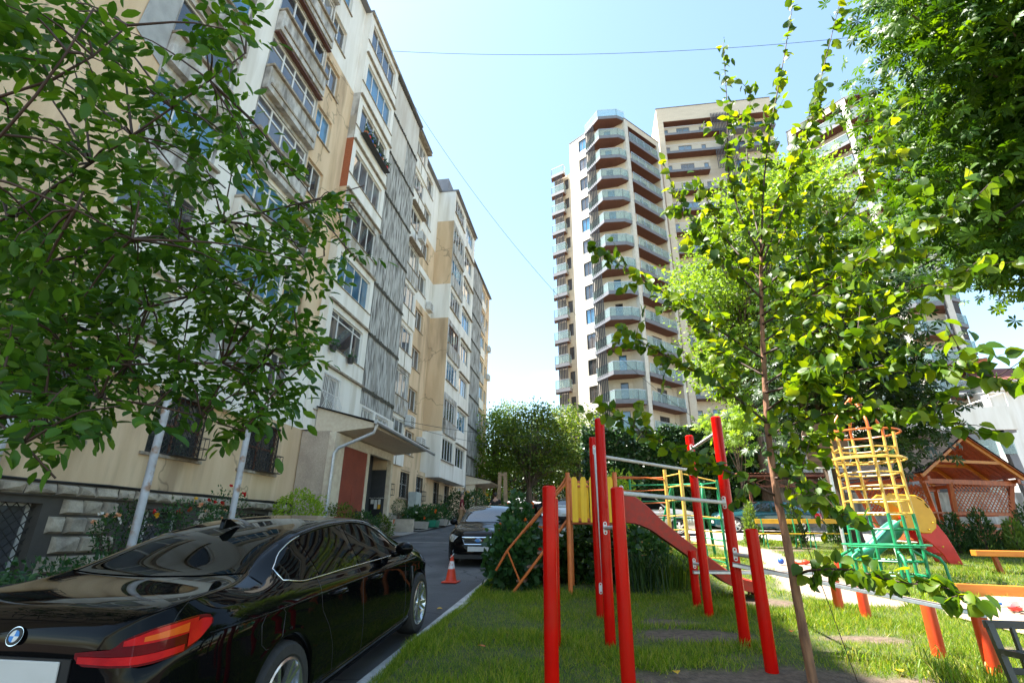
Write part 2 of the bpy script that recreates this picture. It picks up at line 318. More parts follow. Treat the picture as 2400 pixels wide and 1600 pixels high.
# lawn: soil shows where the grass is worn
SOIL = [(1.75, 5.45, 1.75, .62), (1.15, 7.05, .85, .36), (3.3, 5.0, .8, .25), (1.0, 7.7, .45, .16), (3.0, 7.2, .5, .2), (2.6, 9.3, .7, .4), (4.2, 9.5, .6, .5), (5.2, 17.6, 1.6, .3), (4.5, 6.9, .5, .25), (6.6, 18.4, 1.3, .25)]
_g = rng.random((64, 64))
def vnoise(x, y, f):
    x = np.asarray(x)*f+31.3; y = np.asarray(y)*f+17.7; i = np.floor(x).astype(int); j = np.floor(y).astype(int); u = x-i; v = y-j
    u = u*u*(3-2*u); v = v*v*(3-2*v); g = lambda a, c: _g[a % 64, c % 64]
    return (g(i, j)*(1-u)+g(i+1, j)*u)*(1-v)+(g(i, j+1)*(1-u)+g(i+1, j+1)*u)*v
def path_c(y): return 4.35+.35*np.sin(y*.5)+np.where(y < 11, (11-y)*.06, 0)
def worn(x, y):
    x = np.asarray(x, float); y = np.asarray(y, float); n = vnoise(x, y, 2.3)*.6+vnoise(x, y, 6.1)*.4
    s = np.zeros_like(x)
    for cx, cy, rx, ry in SOIL: s = np.maximum(s, 1.35-np.hypot((x-cx)/rx, (y-cy)/ry)*1.0)
    s = np.clip(s, 0, 1)
    s = np.clip((s*1.6+n-1.05)*2.2, 0, 1)
    return np.maximum(s, np.clip((n-.66)*2.5, 0, .7)*(y < 12))
def onpath(x, y):
    x = np.asarray(x, float); y = np.asarray(y, float); n = vnoise(x, y, 1.9)*.5
    a = np.clip((.72-np.abs(x-path_c(y))+n-.25)*5, 0, 1)*((y > 9.3) & (y < 21.5))
    return a
nx, ny = 130, 180
X = np.linspace(-2.0, 24, nx+1); X = -2.0+26*((X+2)/26)**1.5; Y = np.linspace(2.2, 21.3, ny+1)
XX, YY = np.meshgrid(X, Y); ZZ = G*YY+(vnoise(XX, YY, 1.1)-.5)*.03
me = bpy.data.meshes.new('lawn')
idx = np.arange((nx+1)*(ny+1)).reshape(ny+1, nx+1)
F = np.stack([idx[:-1, :-1], idx[:-1, 1:], idx[1:, 1:], idx[1:, :-1]], -1).reshape(-1, 4)
me.from_pydata(np.stack([XX, YY, ZZ], -1).reshape(-1, 3).tolist(), [], F.tolist()); me.update()
at = me.attributes.new('worn', 'FLOAT', 'POINT'); at.data.foreach_set('value', worn(XX, YY).ravel())
at = me.attributes.new('trodden', 'FLOAT', 'POINT'); at.data.foreach_set('value', onpath(XX, YY).ravel())
m, n, l, p = nodes('lawn_ground')
p.inputs['Roughness'].default_value = .95
t = n.new('ShaderNodeTexCoord')
def noise_ramp(sc_, c1, c2):
    z = n.new('ShaderNodeTexNoise'); z.inputs['Scale'].default_value = sc_; z.inputs['Detail'].default_value = 6; l.new(t.outputs['Object'], z.inputs['Vector'])
    r = n.new('ShaderNodeValToRGB'); r.color_ramp.elements[0].position = .35; r.color_ramp.elements[1].position = .65
    r.color_ramp.elements[0].color = (*c1, 1); r.color_ramp.elements[1].color = (*c2, 1); l.new(z.outputs[0], r.inputs[0]); return r.outputs[0]
col = noise_ramp(7, (.032, .058, .009), (.085, .095, .022))
for nm, cc in (('worn', ((.15, .105, .075), (.085, .058, .04))), ('trodden', ((.33, .265, .195), (.25, .195, .14)))):
    a = n.new('ShaderNodeAttribute'); a.attribute_name = nm; x = n.new('ShaderNodeMix'); x.data_type = 'RGBA'
    l.new(a.outputs['Fac'], x.inputs[0]); l.new(col, x.inputs[6]); l.new(noise_ramp(13, *cc), x.inputs[7]); col = x.outputs[2]
l.new(col, p.inputs['Base Color'])
zb = n.new('ShaderNodeTexNoise'); zb.inputs['Scale'].default_value = 40; bp = n.new('ShaderNodeBump'); bp.inputs['Strength'].default_value = .8; bp.inputs['Distance'].default_value = .03
l.new(t.outputs['Object'], zb.inputs['Vector']); l.new(zb.outputs[0], bp.inputs['Height']); l.new(bp.outputs[0], p.inputs['Normal'])
me.materials.append(m); me.polygons.foreach_set('use_smooth', [True]*len(me.polygons))
o = bpy.data.objects.new('lawn', me); C.objects.link(o); tag(o, kind='structure')
# sandbox sand with its timber edge
b = MB(); cx, cy = 6.9, 8.9
pts = [(5.0, 7.6), (6.2, 7.2), (8.5, 7.4), (9.5, 8.6), (9.0, 9.9), (6.4, 10.25), (5.2, 9.6), (4.75, 8.6)]
pts = [(x, y, gz(y)+.03) for x, y in pts]
b.add([(cx, cy, gz(cy)+.09)]+pts, [(0, i+1, (i+1) % 8+1) for i in range(8)])
tag(b.link('sandpit_sand', M['sand']), kind='structure')
# leaf batches -------------------------------------------------
def batch(name, tv, tf, P, A, B, Nn, S, mt, parent=None):
    """copies of a small blade: P origin, A along, B across, Nn normal (n,3), S size (n,)"""
    tv = np.asarray(tv, float); n_ = len(P); k = len(tv)
    V = P[:, None, :]+S[:, None, None]*(tv[None, :, 0, None]*A[:, None, :]+tv[None, :, 1, None]*B[:, None, :]+tv[None, :, 2, None]*Nn[:, None, :])
    V = V.reshape(-1, 3); lens = [len(f) for f in tf]; flat = np.concatenate([np.array(f) for f in tf])
    loops = (flat[None, :]+(np.arange(n_)*k)[:, None]).ravel()
    tot = np.tile(np.array(lens), n_); start = np.concatenate([[0], np.cumsum(tot)[:-1]])
    me = bpy.data.meshes.new(name); me.vertices.add(len(V)); me.vertices.foreach_set('co', V.ravel())
    me.loops.add(len(loops)); me.loops.foreach_set('vertex_index', loops.astype(np.int32))
    me.polygons.add(len(tot)); me.polygons.foreach_set('loop_start', start.astype(np.int32)); me.polygons.foreach_set('loop_total', tot.astype(np.int32))
    me.update(calc_edges=True); me.materials.append(mt)
    o = bpy.data.objects.new(name, me); C.objects.link(o)
    if parent is not None: o.parent = parent
    return o
def unit(a): return a/np.maximum(np.linalg.norm(a, axis=-1, keepdims=True), 1e-9)
def frames(A, roll=None, up=(0, 0, 1), flat=.6):
    up = np.array(up)/np.linalg.norm(up)
    """across/normal for directions A; normals lean towards up"""
    n_ = len(A); r = unit(rng.normal(size=(n_, 3))*(1-flat)+np.array(up)*flat)
    B = unit(np.cross(r, A)); return B, unit(np.cross(A, B))
# grass
def grass(n_, x0, x1, y0, y1, h0, h1, wd, nearpow=1.0):
    u = rng.random(n_)**nearpow; y = y0+(y1-y0)*u; x = x0+(x1-x0)*rng.random(n_)
    k = (rng.random(n_) > worn(x, y)*1.15) & (rng.random(n_) > onpath(x, y)*1.2) & ~((x > 4.8) & (y > 7.2) & (y < 10.2) & (x < 9.5) & (((x-7.1)/2.4)**2+((y-8.7)/1.5)**2 < 1))
    x = x[k]; y = y[k]; n_ = len(x)
    tall = vnoise(x, y, 1.7); h = (h0+(h1-h0)*rng.random(n_))*(.38+tall*1.25)
    P = np.stack([x, y, G*y+(vnoise(x, y, 1.1)-.5)*.03-.004], -1)
    th = rng.random(n_)*2*np.pi; lean = rng.random(n_)*1.25
    A = unit(np.stack([np.cos(th)*lean, np.sin(th)*lean, np.ones(n_)], -1)); B = unit(np.cross(A, rng.normal(size=(n_, 3)))); Nn = np.cross(A, B)
    w_ = wd
    return P, A, B, Nn, h
tv = [(0, -.5, 0), (0, .5, 0), (.55, .36, .05), (.55, -.36, .05), (1, 0, .22)]
parts = [grass(150000, -2.0, 6.5, 3.2, 9.5, .05, .10, .07, 1.0), grass(110000, -2.0, 14, 9.0, 21.3, .05, .10, .1, 1.0), grass(16000, -2.02, -1.9, 3.2, 12, .05, .09, .07)]
P, A, B_, Nn, S = [np.concatenate([q[i] for q in parts]) for i in range(5)]
wmul = np.where(P[:, 1] < 9, .07, .12)
tag(batch('grass', tv, [(0, 1, 2, 3), (3, 2, 4)], P, A, B_*wmul[:, None], Nn, S, M['grass']), kind='stuff', label='short worn green grass covering the playground lawn', cat='grass')
# ------------------------------------------------------------ facade tools
def window(parent, O, u, nrm, u0, u1, z0, z1, inset=.1, splits=(.5,), transom=None, fm='wframe', gm='g1', fw=.055, name='window', lean=0):
    """frame mesh (part) with its glazing (sub-part); O plan origin, u along, nrm outward"""
    O = Vector((O[0], O[1], 0)); u = Vector((u[0], u[1], 0)); q = Vector((nrm[0], nrm[1], 0))
    def P(a, d, z): v = O+u*a-q*d; return (v.x, v.y, z)
    b = MB()
    def fb(a0, a1, c0, c1, d0=inset, d1=inset+.07):
        vs_ = [P(a, d, z) for z in (c0, c1) for d in (d0, d1) for a in (a0, a1)]
        b.add(vs_, ((0, 2, 3, 1), (4, 5, 7, 6), (0, 1, 5, 4), (1, 3, 7, 5), (3, 2, 6, 7), (2, 0, 4, 6)))
    fb(u0, u0+fw, z0, z1); fb(u1-fw, u1, z0, z1); fb(u0+fw, u1-fw, z0, z0+fw); fb(u0+fw, u1-fw, z1-fw, z1)
    W = u1-u0; prev = u0+fw; cuts = [u0+W*s for s in splits]
    for c in cuts: fb(c-fw*.5, c+fw*.5, z0+fw, z1-fw, inset+.003, inset+.067)
    if transom:
        zt = z0+(z1-z0)*transom; eds = [u0+fw]+[v for c in cuts for v in (c-fw*.5, c+fw*.5)]+[u1-fw]
        for a, c in zip(eds[::2], eds[1::2]): fb(a, c, zt-fw*.5, zt+fw*.5, inset+.005, inset+.065)
    o = b.link(name, M[fm], parent)
    g = MB(); e = [u0]+cuts+[u1]
    for a, c in zip(e[:-1], e[1:]):
        t = rnd.uniform(-.006, .006); g.quad(P(a+.01, inset+.035+t, z0+.01), P(c-.01, inset+.035-t, z0+.01), P(c-.01, inset+.035-t, z1-.01), P(a+.01, inset+.035+t, z1-.01))
    g.link('pane', M[gm], o, fix=False)
    return o
def wallcell(mb, O, u, nrm, u0, u1, z0, z1, holes=(), depth=.2):
    """flat wall with rectangular openings and their reveals"""
    O = Vector((O[0], O[1], 0)); u = Vector((u[0], u[1], 0)); q = Vector((nrm[0], nrm[1], 0))
    def P(a, d, z): v = O+u*a-q*d; return (v.x, v.y, z)
    us = sorted({u0, u1, *[h[0] for h in holes], *[h[1] for h in holes]}); zs = sorted({z0, z1, *[h[2] for h in holes], *[h[3] for h in holes]})
    for a, c in zip(us[:-1], us[1:]):
        for d, e in zip(zs[:-1], zs[1:]):
            mu = (a+c)/2; mz = (d+e)/2
            if any(h[0] < mu < h[1] and h[2] < mz < h[3] for h in holes): continue
            mb.quad(P(a, 0, d), P(c, 0, d), P(c, 0, e), P(a, 0, e))
    for h in holes:
        a, c, d, e = h[:4]
        mb.quad(P(a, 0, d), P(c, 0, d), P(c, depth, d), P(a, depth, d)); mb.quad(P(a, 0, e), P(a, depth, e), P(c, depth, e), P(c, 0, e))
        mb.quad(P(a, 0, d), P(a, depth, d), P(a, depth, e), P(a, 0, e)); mb.quad(P(c, 0, d), P(c, 0, e), P(c, depth, e), P(c, depth, d))
# ------------------------------------------------------------ left apartment block
blk = thing('apartment_block', 'long nine storey apartment block with stained beige plaster, patched white insulation and glazed balconies', 'apartment block', (-10.7, 16, 0))
BO = Matrix.Translation((10.7, -16, 0))     # children are written in world coordinates
class WB(MB):
    pass
def blink(b, name, m, parent=blk, **k):
    o = b.link(name, m, parent, **k)
    if parent is blk: o.matrix_parent_inverse = BO
    return o
Zf = [0, 2.35]+[2.35+2.76*k for k in range(1, 10)]      # Zf[k] floor level of storey k, Zf[10] eaves
walls = {k: MB() for k in ('beige', 'white', 'conc', 'brick')}
NX = (1, 0); UY = (0, 1)
def win(y0, y1, z0, z1, Xp, **k):
    o = window(blk, (Xp, 0), UY, NX, y0, y1, z0, z1, **k); o.matrix_parent_inverse = BO; return o
def zone(y0, y1, Xp, fl, m, holes=(), z0=None, z1=None, depth=.2):
    wallcell(walls[m], (Xp, 0), UY, NX, y0, y1, Zf[fl] if z0 is None else z0, Zf[fl+1] if z1 is None else z1, holes, depth)
def side(yc, xa, xb, z0, z1, m):
    walls[m].quad((xa, yc, z0), (xb, yc, z0), (xb, yc, z1), (xa, yc, z1))
gl = ('g1', 'g3', 'g4', 'g2', 'g1', 'g3')
XF = -10.7
class Parts:
    def __init__(s, name, m, bevel=0): s.n, s.m, s.b = name, m, bevel
    def box(s, *a): b = MB(); b.box(*a); blink(b, s.n, M[s.m], bevel=s.b)
sills = Parts('sill', 'sill'); parapets = Parts('balcony_parapet', 'conc', .01); wparapets = Parts('balcony_parapet', 'white', .01); caps = Parts('balcony_cap', 'sill')
def slabbox(b, y0, y1, xa, xb, z0, z1): b.box(xa, xb, y0, y1, z0, z1)
# blank plaster end, with a grey patch where insulation stops
for f in range(2, 10): zone(-4, 8.4, XF, f, 'beige')
pb = MB(); pb.add([(XF+.03, y, z) for y, z in ((7.55, 13.2), (8.39, 12.9), (8.39, 16.4), (7.7, 16.6), (7.45, 15.4), (7.62, 14.4))], [(0, 1, 2, 3, 4, 5)])
blink(pb, 'render_patch', mat('grey_render', (.42, .42, .41), (.34, .34, .335), .9, scale=3, bump=.3), fix=False)
for f in range(2, 10):
    z = Zf[f]; up = f >= 8
    # bay A: one pane, weathered parapet
    h = (8.46, 10.78, z+.82, z+2.3)
    mA = 'white' if f <= 3 or up else 'conc'
    zone(8.4, 10.82, XF, f, mA, [h]); win(h[0], h[1], h[2], h[3], XF, splits=(.33, .66) if f < 5 else (.5,), gm=gl[(f+1) % 6], inset=.1)
    (wparapets if mA == 'white' else parapets).box(XF+.004, XF+.20, 8.42, 10.80, z-.22, z+.72)
    sills.box(XF+.004, XF+.30, 8.40, 10.81, z+.722, z+.80)
    zone(10.82, 11.85, XF, f, 'white')
    # bay B: four panes with a top light
    h = (11.9, 15.0, z+.82, z+2.34); mB = 'white' if f <= 4 else 'conc'
    zone(11.85, 15.05, XF, f, mB, [h])
    win(h[0], h[1], h[2], h[3], XF, splits=(.27, .5, .77), transom=.72 if f in (4, 5, 6, 3) else None, gm=('g4', 'g1', 'g2', 'g3', 'g3', 'g4')[f % 6], inset=.06, fw=.07)
    (wparapets if mB == 'white' else parapets).box(XF+.004, XF+.24, 11.88, 15.03, z-.26, z+.70)
    if mB == 'conc':
        sills.box(XF+.242, XF+.29, 12.0, 14.9, z-.02, z+.06)
    sills.box(XF+.004, XF+.34, 11.86, 15.05, z+.702, z+.80)
    # single window and the plain strip
    h = (15.12, 16.32, z+.85, z+2.3); ms = 'white' if (f >= 8 or f == 2) else 'beige'
    zone(15.05, 17.65, XF, f, ms, [h]); win(h[0], h[1], h[2], h[3], XF, splits=(.5,), gm=('g3', 'g4', 'g1')[f % 3], inset=.13)
    sills.box(XF+.004, XF+.07, 15.06, 16.40, z+.80, z+.846)
    # loggia column C projects
    XC = XF+.36; mc = {2: 'white', 3: 'white', 4: 'white', 5: 'conc', 6: 'white', 7: 'white', 8: 'white', 9: 'white'}[f]
    sd = {6: 'brick', 7: 'conc'}.get(f, 'beige' if f == 5 else 'white')
    side(17.65, XF, XC, z, z+2.76, sd)
    if f == 2:
        h = (18.05, 19.35, z+.95, z+2.35); zone(17.65, 21.5, XC, f, mc, [h]); win(*h, XC, splits=(.5,), gm='g2')
    elif f == 3:
        h = (18.0, 21.0, z+.78, z+2.4); zone(17.65, 21.5, XC, f, mc, [h]); win(*h, XC, splits=(.24, .72), transom=.82, gm='g1', inset=.08)
    else:
        h = (18.0, 21.15, z+.85, z+2.35); zone(17.65, 21.5, XC, f, mc, [h]); win(*h, XC, splits=(.25, .5, .75), gm=('g3', 'g1', 'g4', 'g1')[f % 4], inset=.1)
    caps.box(XC+.004, XC+.05, 17.60, 21.5, z+.77, z+.80)
    caps.box(XC+.004, XC+.12, 17.64, 21.5, z+2.66, z+2.74)
    # column D beyond the cladding
    XD = XF+.02; md = 'white' if (f % 3 or f > 6) else 'conc'
    h = (26.0, 28.2, z+.95, z+2.4); zone(25.92, 28.46, XD, f, md, [h]); win(*h, XD, splits=(.4, .72), gm=('g2', 'g1', 'g4')[f % 3], inset=.05)
    (wparapets if md == 'white' else parapets).box(XD+.004, XD+.10, 25.95, 28.4, z-.12, z+.86)
    caps.box(XD+.004, XD+.15, 25.94, 28.42, z+.864, z+.90)
    caps.box(XD+.105, XD+.125, 27.1, 27.16, z-.12, z+.86)
    if f in (6, 7, 9): caps.box(XD+.004, XD+.35, 25.94, 28.44, z+2.5, z+2.56)
    # recessed column E
    XE = -11.1; me_ = 'white' if f in (6, 8, 9) else 'beige'
    side(28.46, XE, XD, z, z+2.76, me_)
    h = (29.7, 31.3, z+.85, z+2.3); zone(28.46, 32.9, XE, f, me_, [h]); win(*h, XE, splits=(.5,), gm=('g1', 'g4', 'g1')[f % 3], inset=.14)
    sills.box(XE+.004, XE+.06, 29.6, 31.4, z+.80, z+.846)
    # projecting block F: side wall towards the camera, two glazed balconies, then the stair cladding
    XB = -9.75; mf = 'white' if f in (2, 6, 9) else 'beige'
    side(32.9, XE, XB, z-(.25 if f == 2 else 0), z+2.76, mf)
    h = (33.2, 36.0, z+.95, z+2.4); h2 = (36.7, 39.4, z+.9, z+2.35); mF = 'white' if f in (2, 6, 9, 4) else 'conc'
    zone(32.9, 36.4, XB, f, mF, [h]); win(*h, XB, splits=(.26, .5, .76), gm=('g4', 'g3', 'g1')[f % 3], inset=.04, fm='bframe' if f == 5 else 'wframe')
    zone(36.4, 40.1, XB, f, 'white', [h2]); win(*h2, XB, splits=(.35, .7), gm=('g3', 'g4', 'g1')[f % 3], inset=.08)
    caps.box(XB+.004, XB+.10, 33.0, 36.2, z+.86, z+.92); caps.box(XB+.004, XB+.16, 36.5, 40.0, z+2.5, z+2.56)
    if mF == 'conc': parapets.box(XB+.004, XB+.14, 33.1, 36.2, z-.1, z+.82)
    # end column G
    XG = -10.9
    zone(40.1, 44.6, XG, f, 'white'); zone(48.8, 53.3, XG, f, 'beige', [(49.0, 50.9, z+.9, z+2.35), (51.4, 52.5, z+.9, z+2.3)])
    win(49.0, 50.9, z+.9, z+2.35, XG, splits=(.33, .66), gm=gl[f % 6]); win(51.4, 52.5, z+.9, z+2.3, XG, splits=(.5,), gm='g1')
    (wparapets if f % 2 else parapets).box(XG+.004, XG+.10, 48.95, 50.95, z-.1, z+.84)
# underside of what projects
for (y0, y1, xa, xb, z) in ((17.65, 21.5, XF, XF+.36, Zf[2]), (32.9, 40.1, -11.1, -9.75, Zf[2]-.25)):
    walls['conc'].quad((xa, y0, z), (xb, y0, z), (xb, y1, z), (xa, y1, z))
walls['white'].quad((-9.75, 32.9, Zf[2]-.25), (-9.75, 40.1, Zf[2]-.25), (-9.75, 40.1, Zf[2]), (-9.75, 32.9, Zf[2]))
# ground storey and stone plinth
gw = [(4.6, 6.2), (7.7, 9.35), (11.0, 12.8), (14.55, 16.38)]
zone(-4, 17.65, XF, 1, 'beige', [(a, c, 3.33, 4.88) for a, c in gw], z0=2.47, depth=.16)
g2 = [(25.3, 27.0), (28.4, 29.9), (31.2, 32.5), (34.9, 36.2), (37.6, 38.9)]
zone(17.65, 40.2, XF, 1, 'beige', [(a, c, 3.35, 4.75) for a, c in g2], z0=2.47, depth=.16)
zone(40.2, 53.3, -10.9, 1, 'beige', [], z0=2.0)
for a, c in gw+g2:
    win(a, c, 3.33, 4.86, XF, splits=(.5,), transom=.5, gm='g1', inset=.14, fm='bframe' if a < 20 else 'wframe')
    sills.box(XF+.004, XF+.06, a-.15, c+.1, 3.25, 3.325)
# lattice grilles on the low windows
gi = 0
for a, c in gw+g2:
    b = MB(); x = XF-.04; z0, z1 = 3.36, 4.84; st = .17
    k = -(z1-z0)
    while k < (c-a):
        for s in (1, -1):
            p = [(k, z0), (k+(z1-z0), z1)] if s == 1 else [(k, z1), (k+(z1-z0), z0)]
            (ya, za), (yb, zb_) = p
            if ya < 0: t = -ya/(yb-ya); ya, za = 0, za+(zb_-za)*t
            if yb > c-a: t = (c-a-ya)/(yb-ya); yb, zb_ = c-a, za+(zb_-za)*t
            if yb > ya: b.bar((x+(.006 if s > 0 else -.006), a+ya, za), (x+(.006 if s > 0 else -.006), a+yb, zb_), .012, .012)
        k += st
    for q in (a+.02, c-.02, (a+c)/2): b.bar((x+.02, q, z0-.03), (x+.02, q, z1+.03), .03, .025)
    b.bar((x+.045, a, z0), (x+.045, c, z0), .025, .03); b.bar((x+.045, a, z1), (x+.045, c, z1), .025, .03)
    if gi in (0, 1, 2, 3, 4, 6, 7, 8):          # window-box cage below
        y0, y1 = (a+.15, c-.15) if gi > 3 else (c-1.1, c-.1)
        for zz in (3.34, 3.62, 3.9):
            b.tube([(x+.03, y0, zz), (x+.36, y0, zz), (x+.36, y1, zz), (x+.03, y1, zz)], .012, 5)
        for q in range(7):
            yy = y0+(y1-y0)*q/6; b.bar((x+.36, yy, 3.34), (x+.36, yy, 3.9), .012, .012)
        b.box(x+.02, x+.36, y0, y1, 3.325, 3.34)
    blink(b, 'window_grille', M['iron']); gi += 1
pl = MB()
wallcell(pl, (XF+.05, 0), UY, NX, -4, 17.65, -.6, 2.42, [(7.2, 8.95, .62, 2.02), (10.9, 12.7, .8, 2.02), (14.4, 16.2, 1.0, 2.04)], .35)
_n0 = len(pl.f); wallcell(pl, (XF+.05, 0), UY, NX, 23.5, 40.2, .5, 2.47, [], .2); pl.k[_n0:] = [1]*(len(pl.f)-_n0)
pl.box(XF+.054, XF+.12, -4, 17.6, 2.16, 2.42)

# individual rock-faced blocks standing proud
r0 = random.Random(3)
for row, (za, zb_) in enumerate(((2.17, 2.41), (1.82, 2.14), (1.45, 1.80), (1.08, 1.43), (.72, 1.06), (.36, .70))):
    y = -4+.2*(row % 2)
    while y < 17.3:
        wd = r0.uniform(.32, .62); y1 = min(y+wd, 17.6)
        if not any(h[0]-.05 < y1 and y < h[1]+.05 and h[2] < zb_ and za < h[3] for h in ((7.2, 8.95, .62, 2.02), (10.9, 12.7, .8, 2.02), (14.4, 16.2, 1.0, 2.04))):
            d0 = .12 if row == 0 else .05; d = d0+r0.uniform(.05, .13); mg = .016
            bx = [(XF+d0+.003, yy, zz) for yy, zz in ((y+mg, za+mg), (y1-mg, za+mg), (y1-mg, zb_-mg), (y+mg, zb_-mg))]
            ins = .055; tp = [(XF+d+r0.uniform(-.035, .035), yy, zz) for yy, zz in ((y+ins, za+ins), (y1-ins, za+ins), (y1-ins, zb_-ins), (y+ins, zb_-ins))]
            mid = (XF+d+r0.uniform(0, .03), (y+y1)/2+r0.uniform(-.08, .08), (za+zb_)/2)
            pl.add(bx+tp+[mid], [(0, 1, 5, 4), (1, 2, 6, 5), (2, 3, 7, 6), (3, 0, 4, 7), (4, 5, 8), (5, 6, 8), (6, 7, 8), (7, 4, 8)], 1)
        y = y1
blink(pl, 'plinth', [M['mortar'], M['stone']])
for (a, c, d, e) in ((7.2, 8.95, .62, 2.02), (10.9, 12.7, .8, 2.02), (14.4, 16.2, 1.0, 2.04)):
    win(a, c, d, e, XF+.05, inset=.27, splits=(.5,), gm='g4', fm='wframe', name='basement_window')
    b = MB(); st = .2; k = -(e-d)
    while k < c-a:
        for s in (1, -1):
            ya, za, yb, zb_ = (k, d, k+(e-d), e) if s == 1 else (k, e, k+(e-d), d)
            if ya < 0: t = -ya/(yb-ya); ya, za = 0, za+(zb_-za)*t
            if yb > c-a: t = (c-a-ya)/(yb-ya); yb, zb_ = c-a, za+(zb_-za)*t
            if yb > ya: b.bar((XF-.12+.007*s, a+ya, za), (XF-.12+.007*s, a+yb, zb_), .014, .014)
        k += st
    blink(b, 'window_grille', M['iron'])
b = MB(); b.tube([(XF+.16, y, 2.445+.01*math.sin(y*2)) for y in np.linspace(-4, 17.6, 30)], .022, 6); blink(b, 'facade_cable', M['black'])
# corrugated cladding over the stair towers, with mossy joints between the sheets
def corrugated(y0, y1, X0, z0, z1, pitch=.17, amp=.045):
    b = MB(); n_ = int((y1-y0)/pitch)*4; ys = np.linspace(y0, y1, n_+1); ph = np.arange(n_+1) % 4
    xs = X0+amp*np.where((ph == 1) | (ph == 2), 1, 0)
    for i in range(n_): b.quad((xs[i], ys[i], z0), (xs[i+1], ys[i+1], z0), (xs[i+1], ys[i+1], z1), (xs[i], ys[i], z1))
    return b
r0 = random.Random(5)
for (y0, y1, X0, lo) in ((21.5, 25.92, XF+.20, 2), (44.6, 48.8, -10.84, 2)):
    for f in range(lo, 10):
        za = Zf[f]+.03 if f > lo else Zf[f]+(2.0 if y0 < 30 else -.2); zb_ = Zf[f+1]-.03
        top = f >= 8 and y0 < 30
        if top:
            ym = y0+2.6+(.9 if f == 9 else 0)
            blink(corrugated(y0, ym, X0, za, zb_), 'cladding_sheet', M['corrw'], fix=False); blink(corrugated(ym, y1, X0, za, zb_), 'cladding_sheet', M['corr' if f == 8 else 'corrw'], fix=False)
        else: blink(corrugated(y0, y1, X0, za, zb_), 'cladding_sheet', M['corr'], fix=False)
        jt = MB(); jt.box(X0-.05, X0+.06, y0, y1, zb_-.02, zb_+.10)
        y = y0
        while y < y1-.1:
            wd = r0.uniform(.06, .25); hgt = r0.uniform(.06, .20); yy = min(y+wd, y1)
            jt.add([(X0+.065+r0.uniform(0, .06), y, zb_-.08), (X0+.065+r0.uniform(0, .06), yy, zb_-.10), (X0+.062, yy, zb_+hgt), (X0+.062, y, zb_+hgt*.6)], [(0, 1, 2, 3)]); y = yy+r0.uniform(0, .08)
        blink(jt, 'cladding_joint', M['moss'])
    walls['conc'].box(X0-.4, X0-.06, y0+.01, y1-.01, Zf[2]+.1, Zf[10])
    side(y0, X0-.4, X0, Zf[2], Zf[10], 'conc'); side(y1, X0-.4, X0, Zf[2], Zf[10], 'conc')
# barred stair windows under the cladding
zone(21.5, 25.92, XF+.30, 2, 'white', [(21.9, 23.2, 5.75, 6.95), (23.5, 25.2, 5.75, 6.95)], z1=Zf[2]+1.96)
for a, c in ((21.9, 23.2), (23.5, 25.2)): win(a, c, 5.75, 6.95, XF+.30, splits=(.33, .66), gm='g2')
def barred(y0, y1, X0, z0, z1, n_, name='window_bars'):
    b = MB()
    for i in range(n_):
        y = y0+(y1-y0)*i/(n_-1); pts = []
        for k in range(9):
            t = k/8; x = X0+.05+(.16*math.sin(min(1, max(0, (t-.02)/.42))*math.pi)); pts.append((x, y+.03*math.sin(t*9)*(t < .45), z0+(z1-z0)*t))
        b.tube(pts, .011, 5)
    for z in (z0+.03, z0+(z1-z0)*.5, z1-.03): b.bar((X0+.045, y0, z), (X0+.045, y1, z), .018, .02)
    return blink(b, name, M['wiron'])
barred(18.0, 19.4, XF+.36, 5.98, 7.5, 12); barred(21.9, 23.15, XF+.30, 5.7, 7.0, 9); barred(23.5, 25.2, XF+.30, 5.7, 7.0, 11)
# body behind, roof, eaves
b = MB(); b.box(-24, -11.35, -4, 53.3, -.6, 27.1); b.box(-11.35, -10.95, -4, 17.6, 5.2, 27.1); b.box(-11.34, -11.3, 17.65, 40.1, 2.4, 27.05); b.box(-11.34, -9.95, 33.1, 40.0, 5.2, 26.9); b.box(-11.34, -11.1, 40.2, 53.2, 2, 26.9)
blink(b, 'building_core', M['graywall'])
side(-4, -24, XF, -.6, 27.2, 'beige'); side(53.3, -24, -10.9, 0, 27.2, 'beige'); side(40.1, -10.9, -9.75, Zf[2]-.25, 27.2, 'beige')
b = MB()
for (y0, y1, xo) in ((-4.1, 17.62, XF+.28), (17.62, 25.95, XF+.46), (25.95, 28.5, XF+.35), (28.5, 32.85, -10.85), (32.85, 40.15, -9.5), (40.15, 53.4, -10.65)): b.box(-24.1, xo, y0, y1, 27.205, 27.32)
for (y0, y1, xo) in ((-4, 17.5, XF-.5), (32.9, 40, -10.4)): b.box(-23, xo, y0, y1, 27.33, 28.5)
blink(b, 'roof', M['slab'])
b = MB(); b.box(-13, XF-.3, 14.8, 17.0, 27.33, 29.2); blink(b, 'roof_hut', M['beige'])
for k, q in walls.items(): blink(q, 'wall', M[k])
# rust-brown flashing lines under bay B windows
for f in (6, 7): b = MB(); b.box(XF+.02, XF+.20, 11.86, 15.06, Zf[f]+2.36, Zf[f]+2.42); blink(b, 'flashing', M['bframe'])
